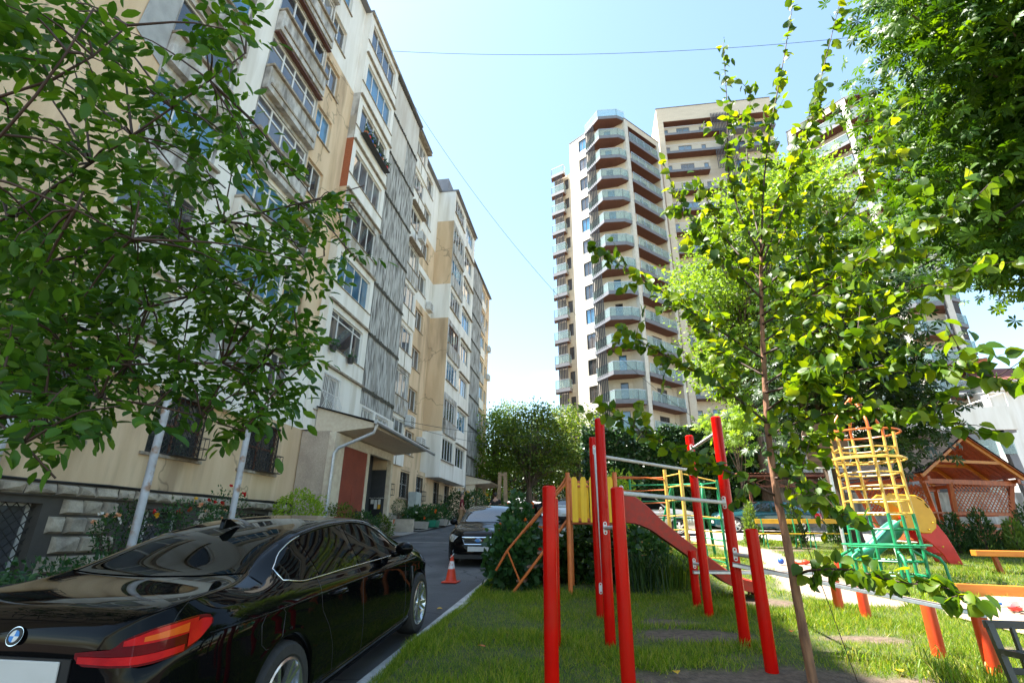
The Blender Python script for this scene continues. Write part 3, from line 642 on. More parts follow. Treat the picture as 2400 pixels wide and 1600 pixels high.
# entrance porch
XV = -9.3
v = MB(); v.box(-10.66, XV-.25, 17.68, 17.9, .9, 5.05); blink(v, 'porch_side_wall', mat('porch_plaster', (.52, .42, .33), (.42, .33, .26), .9, scale=1.3, bump=.4, bscale=30, grit=26))
v = MB(); v.box(XV-.25, XV, 17.66, 18.5, .9, 5.0); v.box(XV-.2, XV, 20.7, 20.92, .9, 5.0); v.box(XV-.2, XV, 23.36, 23.6, .9, 5.0); v.box(XV-.2, XV-.004, 18.5, 20.7, 4.62, 5.0); v.box(XV-.2, XV-.006, 20.92, 23.36, 4.66, 5.0)
blink(v, 'porch_frame', mat('flaking_cream_paint', (.72, .62, .48), (.62, .5, .38), .8, scale=5, bump=.4, grit=20), bevel=.01)
d = MB(); d.box(XV-.10, XV-.04, 18.5, 20.7, .95, 4.62); d.box(XV-.04, XV-.032, 19.58, 19.6, 1.0, 3.2)
do = blink(d, 'porch_door', M['rust'])
d = MB(); d.box(XV-.032, XV+.03, 20.12, 20.17, 2.05, 2.32); d.link('handle', M['iron'], do)
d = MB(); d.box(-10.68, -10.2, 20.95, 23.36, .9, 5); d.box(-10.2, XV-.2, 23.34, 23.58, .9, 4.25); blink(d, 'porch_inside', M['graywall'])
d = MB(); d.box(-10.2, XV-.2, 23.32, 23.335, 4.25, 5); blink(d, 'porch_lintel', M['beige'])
# notice board inside the porch
nb = MB(); nb.box(-10.15, XV-.28, 23.285, 23.315, 1.95, 3.05); nbo = blink(nb, 'notice_board', M['black'])
for (x0, x1, z0, z1, mm_) in ((-10.1, -9.95, 2.72, 2.92, 'paper'), (-9.92, -9.78, 2.5, 2.9, 'paper'), (-9.74, -9.62, 2.7, 2.92, 'paper'), (-9.74, -9.62, 2.5, 2.7, 'plyellow')):
    q = MB(); q.box(x0, x1, 23.278, 23.284, z0, z1); q.link('poster', M[mm_], nbo)
tx = bpy.data.curves.new('board_title', 'FONT'); tx.body = 'TABLA DE INFORMATII'; tx.size = .085; tx.extrude = .002; tx.align_x = 'CENTER'
to = bpy.data.objects.new('board_title', tx); C.objects.link(to); to.rotation_euler = (math.pi/2, 0, 0); to.location = (-9.82, 23.28, 2.95)
dg = bpy.context.evaluated_depsgraph_get(); tm = bpy.data.meshes.new_from_object(to.evaluated_get(dg)); bpy.data.objects.remove(to)
tm.materials.clear(); tm.materials.append(M['paper']); to = bpy.data.objects.new('board_title', tm); C.objects.link(to)
to.rotation_euler = (math.pi/2, 0, 0); to.location = (-9.82, 23.28, 2.95); to.parent = nbo
# canopies
def canopy(y0, y1, xi, xo, zi, zo, th, name='porch_canopy'):
    b = MB(); p = [(xi, zi), (xo, zo), (xo, zo+.16), (xi, zi+th)]
    b.prism(p, lambda a, c, t: (a, t, c), y0, y1); o = blink(b, name, M['cream'])
    q = MB(); r_ = [(xi, zi+th+.004), (xo+.12, zo+.165), (xo+.12, zo+.20), (xi, zi+th+.05)]
    q.prism(r_, lambda a, c, t: (a, t, c), y0-.1, y1+.3); q.link('roof_sheet', M['roofdark'], o)
    return o
co = canopy(17.9, 24.2, -10.3, -7.95, 4.95, 5.2, 1.05)
g_ = MB(); g_.tube([(-7.80, y, 5.36-.02*(y-17.8)) for y in (17.7, 20, 25.2)], .075, 8); g_.tube([(-7.82, 17.9, 5.3), (-7.9, 17.85, 4.98), (-9.1, 17.62, 4.4), (-9.22, 17.58, 4.2), (-9.24, 17.58, 1.0)], .06, 8); g_.link('gutter', M['galv'], co, smooth=True)
canopy(44.6, 50, -10.8, -8.6, 5.35, 5.5, .8)
c3_ = canopy(3.2, 7.6, -10.6, -9.0, 4.6, 4.75, .5)
# entrance under the far canopy
for y0, y1 in ((44.7, 45.1), (47.2, 47.6), (49.4, 49.7)): b = MB(); b.box(-10.8, -10.0, y0, y1, 2.2, 5.4); blink(b, 'porch_pier', M['cream'])
b = MB(); b.box(-10.75, -10.3, 45.1, 47.2, 2.2, 5.3); b.link('porch_door', M['bframe'], blk).matrix_parent_inverse = BO
# air conditioners
def ac(x, y, z, facing=(1, 0), label='', s=1.0, ang=0):
    t = thing('air_conditioner', label, 'air conditioner', (x, y, z), rz=ang, group='air conditioners on the facade')
    b = MB(); b.box(0.02, .34*s, -.42*s, .42*s, 0, .58*s); b.link('casing', M['ac'], t, bevel=.02)
    f = MB(); f.lathe([(.23*s, 0), (.23*s, .006)], 16, M=Matrix.Translation((.344*s, -.1*s, .29*s)) @ Matrix.Rotation(math.pi/2, 4, 'Y'))
    for k in range(5): f.box(.35*s, .358*s, -.36*s, .16*s, .08*s+.1*k*s, .1*s+.1*k*s)
    f.link('fan_grille', M['black'], t)
    q = MB(); q.bar((0, -.3*s, -.03), (.36*s, -.3*s, -.03), .03, .04); q.bar((0, .3*s, -.03), (.36*s, .3*s, -.03), .03, .04); q.link('bracket', M['ac'], t)
ac(-11.08, 32.1, 6.6, label='large white air conditioner beside the pale blue insulated bay, second storey', s=1.15)
ac(-10.65, 28.6, 7.3, label='white air conditioner just above the far end of the porch canopy', s=1.1)
ac(-11.08, 32.0, 16.3, label='air conditioner on the white band at the inner corner, sixth storey')
ac(-10.25, 27.0, 18.9, label='air conditioner hanging under a balcony window beside the grey cladding')
ac(-10.7, 15.6, 12.9, label='air conditioner under a window half hidden by walnut leaves, upper one')
ac(-10.7, 15.5, 9.9, label='air conditioner under a window half hidden by walnut leaves, lower one')
ac(-10.9, 52.9, 20.5, label='topmost air conditioner at the far end of the apartment block')
ac(-10.9, 52.9, 17.2, label='second air conditioner from the top at the far end of the block')
ac(-10.9, 52.9, 12.0, label='third air conditioner from the top at the far end of the block')
ac(-10.9, 51.0, 9.4, label='air conditioner on the far end of the block, left of the others')
ac(-10.9, 52.9, 5.9, label='lowest air conditioner at the far end of the block, beside the far canopy')
# ------------------------------------------------------------ new tower blocks behind the playground
m, n, l, p = nodes('frosted_balustrade_glass')
tr = n.new('ShaderNodeBsdfTransparent'); tr.inputs[0].default_value = (.80, .90, .89, 1)
p.inputs['Base Color'].default_value = (.50, .60, .60, 1); p.inputs['Roughness'].default_value = .05; p.inputs['IOR'].default_value = 1.7
ms = n.new('ShaderNodeMixShader'); ms.inputs[0].default_value = .26
l.new(tr.outputs[0], ms.inputs[1]); l.new(p.outputs[0], ms.inputs[2]); l.new(ms.outputs[0], n['Material Output'].inputs[0])
M['rail'] = m
def tower(label, cx, cy, flip=1, kmin=-3):
    """corner tower: left face with windows, chamfered balconies at the corner, loggias on the right face"""
    T = thing('apartment_tower', label, 'tower block', (cx, cy, 3.2))
    def W(x, y): return (flip*(x-4.1), (y-52.75))
    def pl_(b, poly, z0, z1): b.prism([W(*q) for q in poly], lambda a, c, t: (a, c, t-3.2), z0, z1)
    lv = [14.3+3.15*k for k in range(kmin, 13)]; top = lv[-1]+.15; z0 = 2.5
    wl = MB(); ws = MB(); soff = MB()
    A0 = (-.97, 57.1); A1 = (1.55, 55.06); W1 = (2.9, 54.7); W2 = (4.95, 54.45); W3 = (6.0, 53.85); B0 = (6.32, 53.3); B1 = (11.3, 58.5)
    def face(mb, a, c, z0_, z1_, holes=(), depth=.2):
        a = W(*a); c = W(*c)
        d = math.hypot(c[0]-a[0], c[1]-a[1]); u = ((c[0]-a[0])/d, (c[1]-a[1])/d); nr = (u[1], -u[0]) if flip > 0 else (-u[1], u[0])
        wallcell(mb, a, u, nr, 0, d, z0_-3.2, z1_-3.2, [(h[0], h[1], h[2]-3.2, h[3]-3.2) for h in holes], depth); return a, u, nr, d
    hl = [(1.6, 2.85, z+.8, z+2.65) for z in lv[:-1]]
    a, u, nr, d = face(ws, A0, A1, z0, top, hl, .16)
    for i, h in enumerate(hl): window(T, a, u, nr, h[0], h[1], h[2]-3.2, h[3]-3.2, .1, (.5,), fm='mullion', gm=('g1', 'g4', 'g3', 'g1')[i % 4])
    face(wl, A1, W1, z0, top); face(wl, W2, W3, z0, top); face(ws, W3, B0, z0, top)
    dd = math.hypot(W2[0]-W1[0], W2[1]-W1[1]); hd = [(dd*.38, dd*.38+.85, z+.25, z+2.6) for z in lv[:-1]]
    a, u, nr, d = face(wl, W1, W2, z0, top, hd, .15)
    for i, h in enumerate(hd): window(T, a, u, nr, h[0], h[1], h[2]-3.2, h[3]-3.2, .1, (), fm='mullion', gm='g3' if i % 3 else 'g1', name='balcony_door')
    # right face: pillar, loggia stack, pillar, parapet on top
    L = math.hypot(B1[0]-B0[0], B1[1]-B0[1]); ux = ((B1[0]-B0[0])/L, (B1[1]-B0[1])/L); nx_ = (-ux[1], ux[0])
    Pt = lambda t, dpt=0: (B0[0]+ux[0]*t+nx_[0]*dpt, B0[1]+ux[1]*t+nx_[1]*dpt)
    face(ws, B0, Pt(.62), z0, top); face(ws, Pt(L-.55), B1, z0, top); face(wl, Pt(.62), Pt(L-.55), lv[-1]-.75, top)
    face(wl, Pt(.62), Pt(.62, 1.3), z0, top); face(wl, Pt(L-.55, 1.3), Pt(L-.55), z0, top)
    bk0 = Pt(.62, 1.3); bk1 = Pt(L-.55, 1.3); lb = L-1.17
    hb = [q for z in lv[:-1] for q in ((.35, 1.75, z+.2, z+2.5), (2.9, 4.7, z+.2, z+2.5))]
    a, u, nr, d = face(wl, bk0, bk1, z0, lv[-1]-.2, hb, .15)
    for i, h in enumerate(hb): window(T, a, u, nr, h[0], h[1], h[2]-3.2, h[3]-3.2, .1, (.5,), fm='mullion', gm=('g3', 'g1', 'g1', 'g4')[i % 4])
    # roof lid, back
    pl_(wl, [A0, A1, W1, W2, B0, B1, (9, 64), (-1, 64)], top-.05, top); pl_(wl, [(-.9, 57.3), (11, 58.9), (9, 64), (-1, 64)], z0, top-.06)
    for q in ([(-1.0, 57.05), (1.6, 54.98), (1.75, 55.16), (-.85, 57.25)], [(6.3, 53.22), (11.38, 58.5), (11.2, 58.65), (6.2, 53.45)]): cap = MB(); pl_(cap, q, top+.003, top+.07); cap.link('parapet_cap', M['mullion'], T)
    # left, lower wing
    zt = lv[-2]+.1; D0 = (-3.35, 60.6); D1 = (-.85, 59.2)
    hw = [(1.62, 2.35, z+.85, z+2.5) for z in lv[:-2]]
    a, u, nr, d = face(wl, D0, D1, z0, zt, hw, .16); face(wl, D1, (-.9, 57.2), z0, zt)
    for h in hw: window(T, a, u, nr, h[0], h[1], h[2]-3.2, h[3]-3.2, .1, (.5,), fm='mullion', gm='g4')
    pl_(wl, [(-3.3, 60.75), (-.95, 59.45), (-.95, 63), (-3.3, 63)], z0, zt-.01)
    wl.link('wall', M['cream'], T, fix=False); ws.link('stone_wall', M['whitestone'], T, fix=False)
    # balconies: grey band, wooden soffit, glass balustrade
    main = [(1.11, 55.4), (2.91, 52.7), (5.36, 52.8), (6.45, 53.55), (5.9, 54.4), (4.8, 55.1), (3.0, 55.4), (1.6, 55.0)]
    wing = [(-3.75, 60.7), (-3.75, 59.75), (-1.95, 58.8), (-1.7, 59.55)]
    logg = [Pt(.63, -.12), Pt(L-.56, -.12), Pt(L-.56, 1.28), Pt(.63, 1.28)]
    def shrink(poly, k):
        cx_ = sum(q[0] for q in poly)/len(poly); cy_ = sum(q[1] for q in poly)/len(poly); return [(cx_+(x-cx_)*k, cy_+(y-cy_)*k) for x, y in poly]
    def balcony(poly, z, edges, name='balcony', rail_h=1.05):
        b = MB(); pl_(b, poly, z-.12, z+.33); o = b.link(name, M['slab'], T)
        s_ = MB(); pl_(s_, shrink(poly, .965), z-.15, z-.124); s_.link('soffit', M['soffit'], o)
        r = MB(); fr = MB()
        for i in edges:
            a_ = Vector((*W(*poly[i]), 0)); c_ = Vector((*W(*poly[(i+1) % len(poly)]), 0)); k = .03
            ctr = Vector((*W(*shrink(poly, 0)[0]), 0)); a_ += (ctr-a_)*k; c_ += (ctr-c_)*k
            e = Vector((0, 0, z-3.2+.33)); t = Vector((0, 0, rail_h)); r.bar(a_+e+t*.52, c_+e+t*.52, .02, rail_h*.94)
            fr.bar(a_+e+t, c_+e+t, .04, .05); m_ = max(1, int((c_-a_).length/1.3))
            for q in range(m_+1): pq = a_+(c_-a_)*(q/m_); fr.bar(pq+e, pq+e+t, .035, .035)
        r.link('balustrade', M['rail'], o); fr.link('handrail', M['galv'], o)
    for i, z in enumerate(lv):
        balcony(main, z, (0, 1, 2))
        if i < len(lv)-1:
            balcony(logg, z, (0,), 'loggia'); balcony(wing, z, (0, 1, 2), 'wing_balcony')
            for (q0, q1, k) in (((1.32, 54.98), (2.25, 53.6), 6), ((-3.2, 59.6), (-2.2, 59.1), 6)):
                if i == len(lv)-2 and q0[0] < 0: continue
                b = MB()
                for j in range(k):
                    t = j/(k-1); x, y = W(q0[0]+(q1[0]-q0[0])*t, q0[1]+(q1[1]-q0[1])*t); b.cbox((x, y, z-3.2+.33+1.33), (.13, .13, 2.6))
                b.link('louvre_screen', M['louvre'], T)
    s_ = MB(); pl_(s_, [Pt(.64, .02), Pt(L-.57, .02), Pt(L-.57, 1.25), Pt(.64, 1.25)], lv[-1]-.80, lv[-1]-.76); s_.link('soffit', M['soffit'], T)
    return T
tower('pale stone tower block with chamfered glass balconies on its corner, left of the others', 4.1, 52.75)
tower('cream tower block whose corner balconies show behind the chestnut on the right', 35.25, 53.1, -1, kmin=-3)
# middle slab block with long balconies and louvre screens
T2 = thing('apartment_tower', 'cream slab block with long balconies and grey louvre screens, between two corner towers', 'tower block', (18, 59, 3.2))
wl = MB(); Yf = 59.0-59; X0, X1 = 11.55-18, 27.0-18; zb = -.7; ztop = 58.7-3.2
def bx(b, x0, x1, y0, y1, z0, z1): b.box(x0, x1, y0, y1, z0, z1)
ws = MB(); bx(ws, X0, X0+.8, 0, 6, zb, ztop); bx(ws, X0+.8, X1, 0, 6, 56.3-3.2, ztop); ws.link('stone_wall', M['cream'], T2)
cap = MB(); bx(cap, X0-.05, X1, -.06, .3, ztop+.003, ztop+.08); cap.link('parapet_cap', M['mullion'], T2)
lv2 = [53.8-3.15*k-3.2 for k in range(0, 15)]
holes = [q for z in lv2 for q in ((.05, .75, z+.25, z+2.0), (1.9, 3.7, z+.25, z+2.1), (5.0, 5.6, z+.25, z+2.0), (9.2, 10.8, z+.3, z+2.0), (12.0, 13.6, z+.3, z+2.0))]
wallcell(wl, (X0+.8, 1.1), (1, 0), (0, -1), 0, X1-X0-.8, zb, 56.3-3.2, holes, .15)
for i, h in enumerate(holes): window(T2, (X0+.8, 1.1), (1, 0), (0, -1), *h, .1, (.5,) if h[1]-h[0] > 1 else (), fm='mullion', gm=('g3', 'g3', 'g1')[i % 3])
bx(wl, X0+.82, X1, 1.35, 6, zb, 56.2-3.2); wl.link('wall', M['cream'], T2)
for i, z in enumerate(lv2):
    x1 = X0+.8+(5.4 if i % 3 == 2 else 8.6)
    b = MB(); bx(b, X0+.81, x1, -.12, 1.07, z-.05, z+.32); o = b.link('balcony', M['slab'], T2)
    b = MB(); bx(b, X0+.83, x1-.02, -.1, 1.05, z-.08, z-.052); b.link('soffit', M['soffit'], o)
    b = MB(); q = X0+.85
    while q < x1: b.box(q, q+.02, -.06, -.04, z+.32, z+1.32); q += .13
    b.box(X0+.81, x1, -.075, -.025, z+1.32, z+1.37); b.link('handrail', M['wiron'], o)
    b = MB(); q = X0+7.2+(.8 if i % 2 else 0)
    while q < X0+9.9: b.box(q, q+.09, -.25, -.16, z-.2, z+2.95); q += .2
    b.link('louvre_screen', M['louvre'], T2)
    if i % 3 != 2:
        b = MB(); bx(b, X0+10.4, X1, -.12, 1.07, z-.05, z+.32); b.link('balcony', M['slab'], T2)
b = MB(); bx(b, X0+.81, X1, .02, 1.07, 56.2-3.2, 56.28-3.2); b.link('soffit', M['soffit'], T2)
# terrace building on the right: beige band on dark posts, white railing
t = thing('terrace_building', 'beige terrace on dark posts with a white railing, behind the gazebo roof', 'building', (24, 36, 2.3))
b = MB(); b.box(-6, 2.7, 0, 6, 5.6, 7.1); b.link('wall', M['white'], t); b = MB(); b.box(-6, 2.7, 4, 6, 0, 5.44); b.link('shade_dark_wall', M['graywall'], t)  # lower wall coloured dark to stand in for shade under the terrace
b = MB(); b.box(-5.9, 2.6, .1, 3.9, 5.45, 5.59); b.bar((-1.5, .3, 4.9), (1.9, .3, 5.5), .4, .35); b.bar((1.9, .3, 5.4), (2.4, .3, 0), .35, .45); b.bar((-3.9, .3, 5.4), (-3.9, .3, 0), .4, .4); b.link('post', M['slab'], t)
b = MB()
for q in np.linspace(-6, 2.6, 9): b.bar((q, .05, 7.1), (q, .05, 8.0), .05, .05)
b.bar((-6, .05, 8.0), (2.6, .05, 8.0), .06, .06); b.bar((1.4, .05, 7.6), (2.6, .05, 8.0), .05, .05); b.bar((2.6, .05, 8.0), (2.6, 5, 8.0), .06, .06); b.link('railing', M['wframe'], t)
b = MB(); b.box(-1, 2.2, .03, .08, 4.1, 5.0); b.link('balustrade', M['rail'], t)
t = thing('tiled_roof_house', 'white house with a brown red tiled roof and chimney at the right edge', 'house', (41, 52, 3))
b = MB(); b.box(-4, 8, 0, 8, 0, 12.0); b.box(-4.4, 8, -.6, 0, 11.2, 12.0); b.link('wall', M['white'], t)
b = MB(); b.add([(-4.5, -.7, 12.1), (8, -.7, 12.1), (8, 4, 14.6), (-3, 4, 14.6), (-4.5, 8.6, 12.1), (8, 8.6, 12.1)], [(0, 1, 2, 3), (3, 2, 5, 4), (0, 3, 4)]); ro = b.link('roof', M['rooftile'], t)
b = MB(); b.box(-3.0, -1.9, 1.6, 2.6, 12.8, 15.0); b.link('chimney', M['brick'], ro)
b = MB(); b.box(-4.6, 8, -.85, -.7, 11.95, 12.1); b.link('gutter', M['wframe'], ro)
# container-like white cabin, carport, garage wall
t = thing('site_cabin', 'pale blue white metal cabin raised behind the carport roof', 'cabin', (11.0, 34.5, 2.2))
b = MB()
for i in range(24): b.box(-2.4+.2*i, -2.3+.2*i, -1.28, -1.22, 2.6, 4.5)
b.box(-2.4, 2.4, -1.22, 1.2, 2.5, 4.55); b.link('body', M['boxwhite'], t)
b = MB(); b.box(.4, 1.5, -1.3, -1.285, 3.05, 3.7); b.link('window', M['g2'], t)
b = MB(); [b.box(x, x+.15, -1, -.85, -.2, 2.5) for x in (-2.2, 2)]; b.link('leg', M['slab'], t)
t = thing('carport', 'long carport with a corrugated brown red roof over the parked cars', 'carport', (12, 28, 1.8))
b = MB(); xs = np.linspace(-4.6, 7.4, 140)
for i in range(139): b.quad((xs[i], -.6, 2.62+.03*(i % 2)), (xs[i+1], -.6, 2.62+.03*((i+1) % 2)), (xs[i+1], 5, 3.1+.03*((i+1) % 2)), (xs[i], 5, 3.1+.03*(i % 2)))
b.link('roof', M['reddeck'], t, fix=False)
b = MB()
for y in (-.55, 1.2, 3.0, 4.8): b.bar((-4.6, y, 2.5+.085*(y+.6)), (7.4, y, 2.5+.085*(y+.6)), .08, .1)
for x in np.arange(-4.4, 7.4, .95):
    b.bar((x, -.5, 2.42), (x, 4.9, 2.86), .06, .1); b.bar((x, -.5, 2.36), (x+.95, -.5, 2.0), .04, .04); b.bar((x, -.5, 2.0), (x+.95, -.5, 2.36), .04, .04)
b.bar((-4.6, -.5, 2.0), (7.4, -.5, 2.0), .07, .07)
b.link('truss', M['reddeck'], t)
for x in (-4.2, 7.2): b = MB(); b.bar((x, -.4, -.1), (x, -.4, 2.5), .12, .12); b.link('post', M['reddeck'], t)
b = MB(); b.box(-4.5, 9, 1.0, 1.2, -.3, 1.85); wo = b.link('garage_wall', M['conc'], None); wo.location = (12, 28.4, 1.8); tag(wo, 'low grey concrete wall in the shade under the carport', 'wall')
b = MB(); b.box(1.0, 12.3, 30.2, 30.6, 1.2, 6.4); tag(b.link('garden_wall', M['conc']), 'tall wall overgrown with ivy behind the parked cars', 'wall')
# ------------------------------------------------------------ cars
def interp(tab, y):
    xs = [q[0] for q in tab]; return [float(np.interp(y, xs, [q[k] for q in tab])) for k in range(1, len(tab[0]))]
def smooth_interp(tab, ys):
    t = np.array(tab, float); out = []
    for k in range(1, t.shape[1]):
        v = np.interp(ys, t[:, 0], t[:, k])
        out.append(v)
    return np.array(out).T
def hermite(tab, y):
    t = np.array(tab, float); xs = t[:, 0]; n_ = len(xs)
    y = np.clip(np.asarray(y, float), xs[0], xs[-1]); i = np.clip(np.searchsorted(xs, y)-1, 0, n_-2)
    h = np.diff(xs); res = []
    for k in range(1, t.shape[1]):
        v = t[:, k]; d = np.diff(v)/h; mk = np.zeros(n_)
        for j in range(1, n_-1): mk[j] = 0 if d[j-1]*d[j] <= 0 else 2*d[j-1]*d[j]/(d[j-1]+d[j])
        mk[0] = d[0]; mk[-1] = d[-1]
        s = (y-xs[i])/h[i]
        res.append((2*s**3-3*s**2+1)*v[i]+(s**3-2*s**2+s)*h[i]*mk[i]+(-2*s**3+3*s**2)*v[i+1]+(s**3-s**2)*h[i]*mk[i+1])
    return np.array(res).T
class CarBody:
    """length profile tables (y along the car, rear axle = 0): z of sill, belt, roof line, half widths"""
    def __init__(s, top, belt, plan, sill, axles, wheel_r, wmax, tumble, arch=.40):
        s.top, s.belt, s.plan, s.sill, s.axles, s.wr, s.wmax, s.tumble, s.arch = top, belt, plan, sill, axles, wheel_r, wmax, tumble, arch
        s.dy = np.linspace(top[0][0], top[-1][0], 500); s.dense = {}
        for nm, tb in (('top', top), ('belt', belt), ('plan', plan), ('sill', sill), ('tumble', tumble)):
            v = hermite(tb, s.dy)[:, 0]; w0 = v.copy(); e = np.clip(np.minimum(s.dy-s.dy[0], s.dy[-1]-s.dy)/.22-.5, 0, 1)
            for _ in range(160): w0[1:-1] = (w0[:-2]+2*w0[1:-1]+w0[2:])/4
            s.dense[nm] = v*(1-e)+w0*e
    def q(s, nm, y): return float(np.interp(y, s.dy, s.dense[nm]))
    def section(s, y):
        """polyline (x,z) from sill to centre line for the right-hand side"""
        zt = s.q('top', y); zb = min(s.q('belt', y), zt-.015); wp = s.q('plan', y); zs = s.q('sill', y); cut = zs
        for ya in s.axles:
            d = abs(y-ya)
            if d < s.arch: cut = max(cut, s.wr+math.sqrt(s.arch**2-d*d)-.02)
        wr = s.q('tumble', y)     # half width at the roof rail / hood edge
        zsh = zb-.10
        P = [(wp*.955, cut)]
        for f, k in ((.12, .985), (.35, 1.0), (.6, .997), (.82, .985)):
            z = cut+(zsh-cut)*f
            base = (z-zs)/(zsh-zs) if zsh > zs else f
            kk = np.interp(base, [0, .12, .35, .6, .82, 1], [.955, .985, 1.0, .997, .985, .975]); P.append((wp*kk, z))
        P.append((wp*.976, zsh)); P.append((wp*.955, zsh+.05)); P.append((wp*.915, zb))
        H = zt-zb
        for f in (.2, .4, .6, .78, .9, .97):
            x = wp*.915+(wr-wp*.915)*(f**1.15); P.append((x, zb+H*f*.93))
        for f in (.9, .72, .5, .25, 0): P.append((wr*f, zb+H*(.93+.07*(1-f**2.2)) if H > .05 else zb+H*(1-f**2.4)))
        c = np.array(P); k_ = len(c); t = np.linspace(0, k_-1, 3*(k_-1)+1)
        q = np.empty((len(t), 2)); i = np.clip(t.astype(int), 0, k_-2); u = (t-i)[:, None]; tg = np.empty_like(c); tg[1:-1] = (c[2:]-c[:-2])/2; tg[0] = c[1]-c[0]; tg[-1] = (c[-1]-c[-2])*np.array([1, 0])
        q = (2*u**3-3*u**2+1)*c[i]+(u**3-2*u**2+u)*tg[i]+(-2*u**3+3*u**2)*c[i+1]+(u**3-u**2)*tg[i+1]
        return [tuple(v) for v in q]
    def x_at(s, y, z):
        P = s.section(y); xs = [q[0] for q in P[:40]]; zs = [q[1] for q in P[:40]]; return float(np.interp(z, zs, xs))
    def z_at(s, y, x):
        P = s.section(y)[21:]; P = P[::-1]; return float(np.interp(x, [q[0] for q in P], [q[1] for q in P]))
    def body(s, ys, mt, parent):
        b = MB(); rows = [s.section(y) for y in ys]; n_ = len(rows[0])
        for y, P in zip(ys, rows): b.v += [(x, y, z) for x, z in P]+[(-x, y, z) for x, z in P[-2::-1]]
        k = 2*n_-1
        for i in range(len(ys)-1):
            for j in range(k-1): b.f.append((i*k+j, i*k+j+1, (i+1)*k+j+1, (i+1)*k+j))
        b.f.append(tuple(range(k))); b.f.append(tuple(range((len(ys)-1)*k+k-1, (len(ys)-1)*k-1, -1))); b.k = [0]*len(b.f)
        o = b.link('body', mt, parent, smooth=True)
        o.data.set_sharp_from_angle(angle=math.radians(32))
        return o
    def side_patch(s, lo, hi, mt, name, parent, n_=26, off=.005, sgn=1, rows=5):
        """patch on the flank between curves lo(y), hi(y) given as tables"""
        b = MB(); ys = np.linspace(max(lo[0][0], hi[0][0]), min(lo[-1][0], hi[-1][0]), n_)
        L_ = hermite(lo, ys)[:, 0]; H_ = hermite(hi, ys)[:, 0]
        for y, a, c in zip(ys, L_, H_):
            for r in range(rows): z = a+(c-a)*r/(rows-1); b.v.append((sgn*(s.x_at(y, z)+off), y, z))
        for i in range(n_-1):
            for r in range(rows-1): b.f.append((i*rows+r, (i+1)*rows+r, (i+1)*rows+r+1, i*rows+r+1))
        b.k = [0]*len(b.f); return b.link(name, mt, parent, smooth='all', fix=True)
    def top_patch(s, y0, y1, w0, w1, mt, name, parent, off=.006, n_=14, crown=0):
        b = MB(); k = 25; n_ = max(n_, 20)
        for i in range(n_+1):
            t = i/n_
            for j in range(k):
                f = -1+2*j/(k-1); y = y0+(y1-y0)*t+crown*(f*f)*(1-t); wd = w0+(w1-w0)*t; x = wd*f; b.v.append((x, y, s.z_at(y, abs(x))+off))
        for i in range(n_):
            for j in range(k-1): b.f.append((i*k+j, i*k+j+1, (i+1)*k+j+1, (i+1)*k+j))
        b.k = [0]*len(b.f); return b.link(name, mt, parent, smooth='all')
    def trim(s, pts, r, mt, name, parent, sgn=1, off=.006, closed=False, n_=6):
        b = MB(); P = []
        for (y, z) in pts: P.append((sgn*(s.x_at(y, z)+off), y, z))
        b.tube(P, r, n_, closed=closed); return b.link(name, mt, parent, smooth='all')
def wheel(parent, x, y, r, w_, sgn, spokes=5, twin=True, name='wheel', rim='rim'):
    t = bpy.data.objects.new(name, None); C.objects.link(t); t.parent = parent; t.location = (x, y, r); t.empty_display_size = .05
    R_ = Matrix.Rotation(sgn*math.pi/2, 4, 'Y')
    b = MB(); rr = r*.70; b.lathe([(rr, -w_/2), (r*.93, -w_/2+.005), (r*.985, -w_*.36), (r, -w_*.22), (r, w_*.22), (r*.985, w_*.36), (r*.93, w_/2-.005), (rr+.02, w_/2), (rr, w_/2-.02)], 40, M=R_)
    b.link('tyre', M['tyre'], t, smooth=True)
    d = MB(); d.lathe([(rr+.004, w_/2-.004), (rr-.012, w_/2+.002), (rr-.03, w_/2-.02), (rr-.035, -w_*.2)], 40, M=R_)
    z1 = w_/2-.025
    for i in range(spokes):
        for dl in ((-.13, .13) if twin else (0,)):
            a = 2*math.pi*i/spokes; a1 = a+dl*.55; a2 = a+dl*1.5
            p = Vector((.055*math.cos(a1), .055*math.sin(a1), z1-.012)); q = Vector(((rr-.02)*math.cos(a2), (rr-.02)*math.sin(a2), z1+.012))
            wd = .036 if twin else .075
            mid = p.lerp(q, .5); d2 = MB(); d2.bar(p, q, wd, .03, (0, 0, 1)); d.add([tuple(R_ @ Vector(v)) for v in d2.v], d2.f)
    d.lathe([(0, z1+.012), (.05, z1+.008), (.06, z1-.02), (.06, z1-.05)], 16, M=R_)
    d.link('rim', M[rim], t, smooth=True)
    k = MB(); k.lathe([(0, -.01), (rr-.06, -.01), (rr-.06, -.04)], 24, M=R_); k.link('brake_disc', M['dframe'], t)
    return t
def car_frame(name, label, cx, y0, z0, pitch, yaw, cat='car'):
    Mx = Matrix.Translation((cx, y0, z0)) @ Matrix.Rotation(math.atan(G), 4, 'X') @ Matrix.Rotation(yaw, 4, 'Z') @ Matrix.Rotation(pitch, 4, 'X')
    return thing(name, label, cat, M=Mx)
ys_ = lambda a, c, extra=(): sorted(set([round(v, 4) for v in list(np.linspace(a, c, 110))+list(extra)]))
